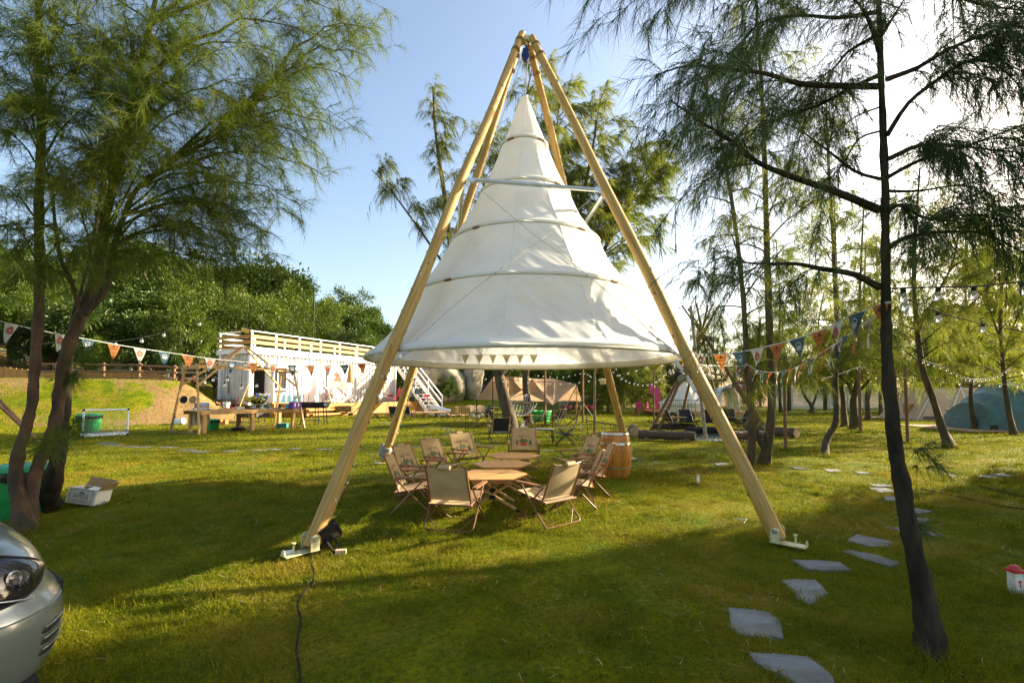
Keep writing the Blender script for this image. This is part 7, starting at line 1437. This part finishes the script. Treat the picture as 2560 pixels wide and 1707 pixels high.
# ------------------------------------------------------------------ broadleaf trees on the hill
M_leafB = mat('broad_leaves', (.075, .125, .008), .5, col2=(.12, .165, .010), vscale=.6, transl=.35, spec=.5, obj_var=.34)
M_leafB2 = mat('broad_leaves_dark', (.045, .09, .008), .5, col2=(.08, .125, .010), vscale=.6, transl=.3, spec=.5, obj_var=.34)
def broad(seed, R, H, ncl, nl, ll, m_):
    rr = np.random.default_rng(seed); cl = []
    while len(cl) < ncl:
        d = rr.normal(size=3); d /= np.linalg.norm(d)
        if d[2] < -.55: continue
        l = rr.uniform(.55, 1.0) ** .5; lob = 1 + .30 * math.sin(3 * math.atan2(d[1], d[0]) + seed) + .15 * math.sin(5 * d[2] + seed * 2); cl.append((d[0] * R * l * lob, d[1] * R * l * lob, H * .60 + d[2] * H * .42 * l * lob))
    cl = np.array(cl); c = np.repeat(cl, nl, 0); n = len(c); off = rr.normal(size=(n, 3)) * R * .085; p = c + off
    outd = nrm(off + .35 * (c - np.array([0, 0, H * .45])) / R + np.array([0, 0, -.10])); d = nrm(outd + rr.normal(size=(n, 3)) * .35); s = nrm(np.cross(d, rr.normal(size=(n, 3)) * .5 + np.array([0, 0, 1.]))); L = ll * rr.uniform(.7, 1.3, n)[:, None]; W = L * .17
    co = np.stack([p, p + d * L * .5 + s * W, p + d * L - np.array([0, 0, .25]) * L, p + d * L * .5 - s * W], 1).reshape(-1, 3); b = np.arange(n)[:, None] * 4; tri = np.concatenate([b + [0, 1, 2], b + [0, 2, 3]], 1).reshape(-1, 3)
    wd = MB(); wd.tube([V((0, 0, -.4)), V((.1, .05, H * .25)), V((0, .1, H * .5))], [R * .07, R * .055, R * .03], 9)
    for i in range(0, ncl, max(1, ncl // 14)): q = V(cl[i]); wd.tube([V((.08, .05, H * .22)), V((.05, .05, H * .3)).lerp(q, .5) + V((0, 0, .2)), q], [R * .03, R * .02, R * .006], 5)
    return wd.mesh('trunk', M_barkM, True), fast_mesh('crown', co, tri, m_)
BT_ = [broad(41, 2.6, 6, 75, 150, .24, M_leafB), broad(42, 2.9, 6, 85, 150, .30, M_leafB2), broad(43, 2.3, 6, 60, 170, .20, M_leafB), broad(44, 3.1, 6, 85, 150, .34, M_leafB2)]
def put_broad(x, y, k, s, label, group='leafy trees on the hillside', sz=None, name='leafy_tree', cat='tree'):
    T = thing(name, label, cat, (x, y, zg(x, y)), random.uniform(0, 6.28), group); T.scale = (s, s, sz or s)
    for n_, me in zip(('trunk', 'crown'), BT_[k]): link(n_, me, T)
SKY_U = [-400, 0, 200, 400, 500, 620, 700, 760, 830, 900, 985, 1100, 1300, 1560]; SKY_V = [540, 560, 595, 615, 640, 640, 690, 722, 745, 765, 785, 850, 880, 890]
random.seed(3); rows = [('nearest row', 29.5, .62, [-150, 40, 210, 345, 470]), ('second row', 36, .72, [-330, -160, 20, 170, 330, 480, 610, 700]), ('third row', 45, .84, [-1500, -1250, -1020, -800, -600, -420, -260, -90, 60, 200, 330, 450, 560, 660, 750, 830, 900]), ('fourth row', 56, .94, [-300, -120, 20, 150, 270, 390, 490, 580, 660, 740, 820, 890, 960, 1040, 1130, 1220, 1310, 1400, 1490]), ('skyline row', 70, 1.0, [-1400, -1150, -900, -700, -520, -350, -200, -60, 80, 200, 310, 420, 510, 600, 680, 750, 820, 880, 940, 1000, 1070, 1150, 1240, 1330, 1420, 1500, 1570])]
for nm_, y, fr, us in rows:
    for i, u in enumerate(us):
        yy_ = y * random.uniform(.95, 1.06); uu = u + random.uniform(-18, 18); x = (uu - 1280) / FPX * yy_; vs_ = float(np.interp(uu, SKY_U, SKY_V)); zt = P(uu, vs_, yy_).z; zb = zg(x, yy_); zt = HC + (zt - HC) * fr * random.uniform(.72, 1.06); s = max(.55, min(2.0, (zt - zb) / 6.1))
        put_broad(x, yy_, random.choice((0, 1, 2, 3)), max(s, .8), 'leafy green hillside tree, %s from the left in the %s' % (nth[i], nm_), sz=s)
# shrubs on the bank and by the rocks
random.seed(8)
for i, (x, y, s, lab) in enumerate(((-10.8, 37.6, .45, 'small leafy shrub between the staircase and the boulders'), (-4.9, 36.2, .3, 'little bush at the foot of the broad boulder'), (1.2, 40, .6, 'dark shrub behind the tan tarp, left'), (3.2, 39, .55, 'dark shrub behind the tan tarp, right'), (6.3, 40, .6, 'shrub behind the low rounded boulder'), (-1.8, 42, .6, 'shrub before the blue hoarding, left'), (.4, 43, .6, 'shrub before the blue hoarding, right'),
                                    (-27, 27.5, .5, 'leafy shrub behind the board wall, first from the left'), (-24.2, 27.2, .45, 'leafy shrub behind the board wall, second from the left'), (-21, 27.8, .4, 'leafy shrub behind the board wall, third from the left'), (-17.9, 28.5, .42, 'leafy shrub behind the log fence near the container'), (-31, 27, .7, 'large leafy shrub at the far left behind the board wall'))):
    put_broad(x, y, i % 4, s, lab, 'shrubs on the bank', name='leafy_shrub', cat='shrub')
for i, u in enumerate(range(560, 1000, 48)):
    y = 39 + (i % 3) * 2; x = (u - 1280) / FPX * y
    put_broad(x, y, i % 4, .5, 'leafy shrub behind the container terrace, %s from the left' % ORD[i], 'shrubs behind the terrace', name='leafy_shrub', cat='shrub')
# ------------------------------------------------------------------ silver car at the lower left
CAR = thing('silver_car', 'silver car front corner with dark headlight at the lower left edge', 'car', (-2.48, 2.57, 0), math.radians(56))
M_sil = mat('silver_paint', (.17, .20, .195), .32, metal=.45, var=.02, coat=.8); M_hl = mat('headlight_glass', (.015, .015, .018), .04, coat=.2, var=.3, vscale=10, spec=.4); M_chr = mat('chrome', (.45, .47, .48), .25, metal=.8)
plan = [(0, 0), (-.005, -.25), (-.03, -.45), (-.085, -.60), (-.17, -.71), (-.30, -.785), (-.48, -.825), (-.70, -.845), (-1.0, -.855), (-1.5, -.86), (-2.4, -.86), (-3.3, -.85), (-3.9, -.80), (-4.15, -.6), (-4.22, -.3), (-4.22, 0)]
plan = [V((x, y, 0)) for x, y in plan]; plan = smooth(plan, 6); nP = len(plan)
prof = [(.20, .075), (.23, .05), (.27, .028), (.32, .012), (.38, .003), (.44, 0), (.49, .0), (.525, .004), (.55, .012), (.57, .026), (.60, .040), (.64, .050), (.68, .062), (.72, .078), (.75, .096), (.775, .118), (.795, .142), (.808, .165), (.815, .185)]
def off(i, ins, z):
    a, b = plan[max(i - 1, 0)], plan[min(i + 1, nP - 1)]; t = (b - a).normalized(); n = V((-t.y, t.x, 0))
    if n.dot(V((-2.1, 0, 0)) - plan[i]) < 0: n = -n
    front = sm((plan[i].x + 1.3) / 1.2); zz = z if z < .6 else .6 + (z - .6) * (1 + .35 * (1 - front)); q = plan[i] + n * ins * lerp(.7, 1.25, sm((plan[i].x + .7) / .4)); return V((q.x, q.y, zz))
XL = [q.x for q in plan]
PZ, PI_ = [p[0] for p in prof], [p[1] for p in prof]
def surf(x, z, sg, push=0.):
    """body surface at length x and height z, pushed outwards"""
    i = max(j for j in range(nP - 1) if XL[j] >= x - 1e-9) if x < 0 else 0; t = (x - XL[i]) / (XL[i + 1] - XL[i] - 1e-9); t = min(max(t, 0), 1); ins = float(np.interp(z, PZ, PI_)) - push
    q = off(i, ins, z).lerp(off(i + 1, ins, z), t); return V((q.x, q.y * sg, q.z))
for sg in (1, -1):
    rows = [[V((q.x, q.y * sg, q.z)) for q in (off(i, ins, z) for i in range(nP))] for z, ins in prof]
    MB().sheet(rows if sg < 0 else rows[::-1]).build('body_side', M_sil, CAR, 2)
    def lens(x0, x1, zb, zt, push, nm, m_, par, ex=.45):
        g = []
        for v in np.linspace(0, 1, 13):
            g.append([surf(lerp(x0, x1, u), lerp(zb(u), zt(u), .5 + (v - .5) * max(.02, math.sin(math.pi * min(max(u, .004), .996))) ** ex), sg, push * math.sin(math.pi * v) ** .5) for u in np.linspace(0, 1, 41)])
        return MB().sheet(g).build(nm, m_, par, 2)
    zb, zt = (lambda u: .562 + .085 * u), (lambda u: .806 - .012 * u)
    lo = lens(-.055, -.74, zb, zt, .012, 'headlight', M_hl, CAR)
    MB().tube([surf(lerp(-.16, -.56, u), zb(u) + .034 + .02 * u, sg, .014) for u in np.linspace(.0, 1, 24)], .004, 6).build('lamp_trim', M_chr, lo, True)
    for k, (x, z, r) in enumerate(((-.20, .69, .034), (-.36, .70, .028))):
        q = surf(x, z, sg, .012); n_ = (q - V((-1.2, 0, .6))); n_ = V((n_.x * .5, n_.y, .15)).normalized(); s1_ = n_.cross(V((0, 0, 1))).normalized(); MB().lathe([(r, .0), (r * .8, .003), (r * .55, -.004), (.001, -.002)], q + n_ * .002, 16, False, Matrix((s1_, n_.cross(s1_), n_)).transposed()).build('reflector', mat('lamp_bowl', (.22, .23, .24), .25, metal=.7), lo, True)
    ring_ = [surf(lerp(-.055, -.74, u), lerp(zb(u), zt(u), .5 + .5 * s_ * max(.02, math.sin(math.pi * min(max(u, .004), .996))) ** .45), sg, .003) for s_, us in ((1, np.linspace(0, 1, 41)), (-1, np.linspace(1, 0, 41))) for u in us]; MB().tube(ring_ + [ring_[0]], .005, 6).build('lamp_seal', M_black, lo)
    for k in range(3):
        z = .335 + .045 * k; sl_ = lens(-.045, -.15, lambda u, z=z: z, lambda u, z=z: z + .034, .004, 'intake_slot', M_black, CAR, .6); MB().tube([surf(lerp(-.05, -.145, u), z + .036, sg, .007) for u in np.linspace(0, 1, 10)], .004, 6).build('intake_slat', M_sil, CAR, True)
    MB().tube([surf(lerp(-.04, -1.0, u), .535, sg, .002) for u in np.linspace(0, 1, 30)], .0035, 5).build('crease', M_sil, CAR, True)
    for wx in (-.98, -3.35):
        g = [[surf(wx + r_ * math.cos(a), max(.205, .31 + r_ * math.sin(a)), sg, .004) for a in np.linspace(-.2, math.pi + .2, 25)] for r_ in (.02, .2, .36)]; MB().sheet(g).build('wheel_well', M_black, CAR)
        MB().tube([surf(wx + .365 * math.cos(a), max(.205, .31 + .365 * math.sin(a)), sg, .012) for a in np.linspace(-.2, math.pi + .2, 30)], .016, 8).build('wheel_arch', M_sil, CAR, True)
        w_ = MB().lathe([(.2, -.1), (.29, -.1), (.31, -.06), (.31, .06), (.29, .1), (.2, .1)], (wx, sg * .785, .31), 28, True, Matrix.Rotation(1.5708, 3, 'X')).build('wheel', M_black, CAR, True); MB().lathe([(.19, 0), (.16, .02), (.04, .03), (.001, .03)], (wx, sg * .888, .31), 20, True, Matrix.Rotation(1.5708 * sg, 3, 'X')).build('rim', M_chr, w_, True)
# bonnet, cabin
top = [off(i, .185, .815) + V((0, 0, .004)) for i in range(nP)]; g = []
for i in range(0, nP):
    q = top[i]; row_ = []
    for k in np.linspace(-1, 1, 13):
        crown = .07 * (1 - k * k) + .02; x = q.x; row_.append(V((x, q.y * -k if q.y else 0, q.z + crown * sm(-x / .7))))
    g.append(row_)
hd = [r for r in g[2:nP - 8] if r[0].x > -1.25]
bo = MB().sheet(hd).build('bonnet', M_sil, CAR, 2)
for k in (0, 12): MB().tube([r[k] for r in hd], .007, 6).build('shut_line', M_black, bo)
cab = [(-1.05, .93, .72), (-1.75, 1.38, .60), (-2.2, 1.46, .58), (-3.0, 1.42, .56), (-3.8, 1.1, .62), (-4.1, .95, .66)]
for i in range(len(cab) - 1):
    (x0, z0, w0), (x1, z1, w1) = cab[i], cab[i + 1]; MB().add([(x0, -w0, z0), (x0, w0, z0), (x1, w1, z1), (x1, -w1, z1)], [(0, 1, 2, 3)]).build('windscreen' if i in (0, 3) else 'roof', M_hl if i in (0, 3) else M_sil, CAR)
for s in (-1, 1):
    MB().add([(-1.05, s * .74, .93), (-1.75, s * .60, 1.38), (-2.2, s * .58, 1.46), (-3.0, s * .56, 1.42), (-3.8, s * .62, 1.1), (-4.1, s * .66, .95), (-4.1, s * .80, .86), (-1.05, s * .82, .86)], [tuple(range(8))]).build('side_window', M_hl, CAR)
MB().box((-.04, 0, .48), (.04, .8, .16)).build('grille', M_black, CAR); MB().box((-2.1, 0, .24), (3.9, 1.4, .05)).build('underbody', M_black, CAR)
grass()
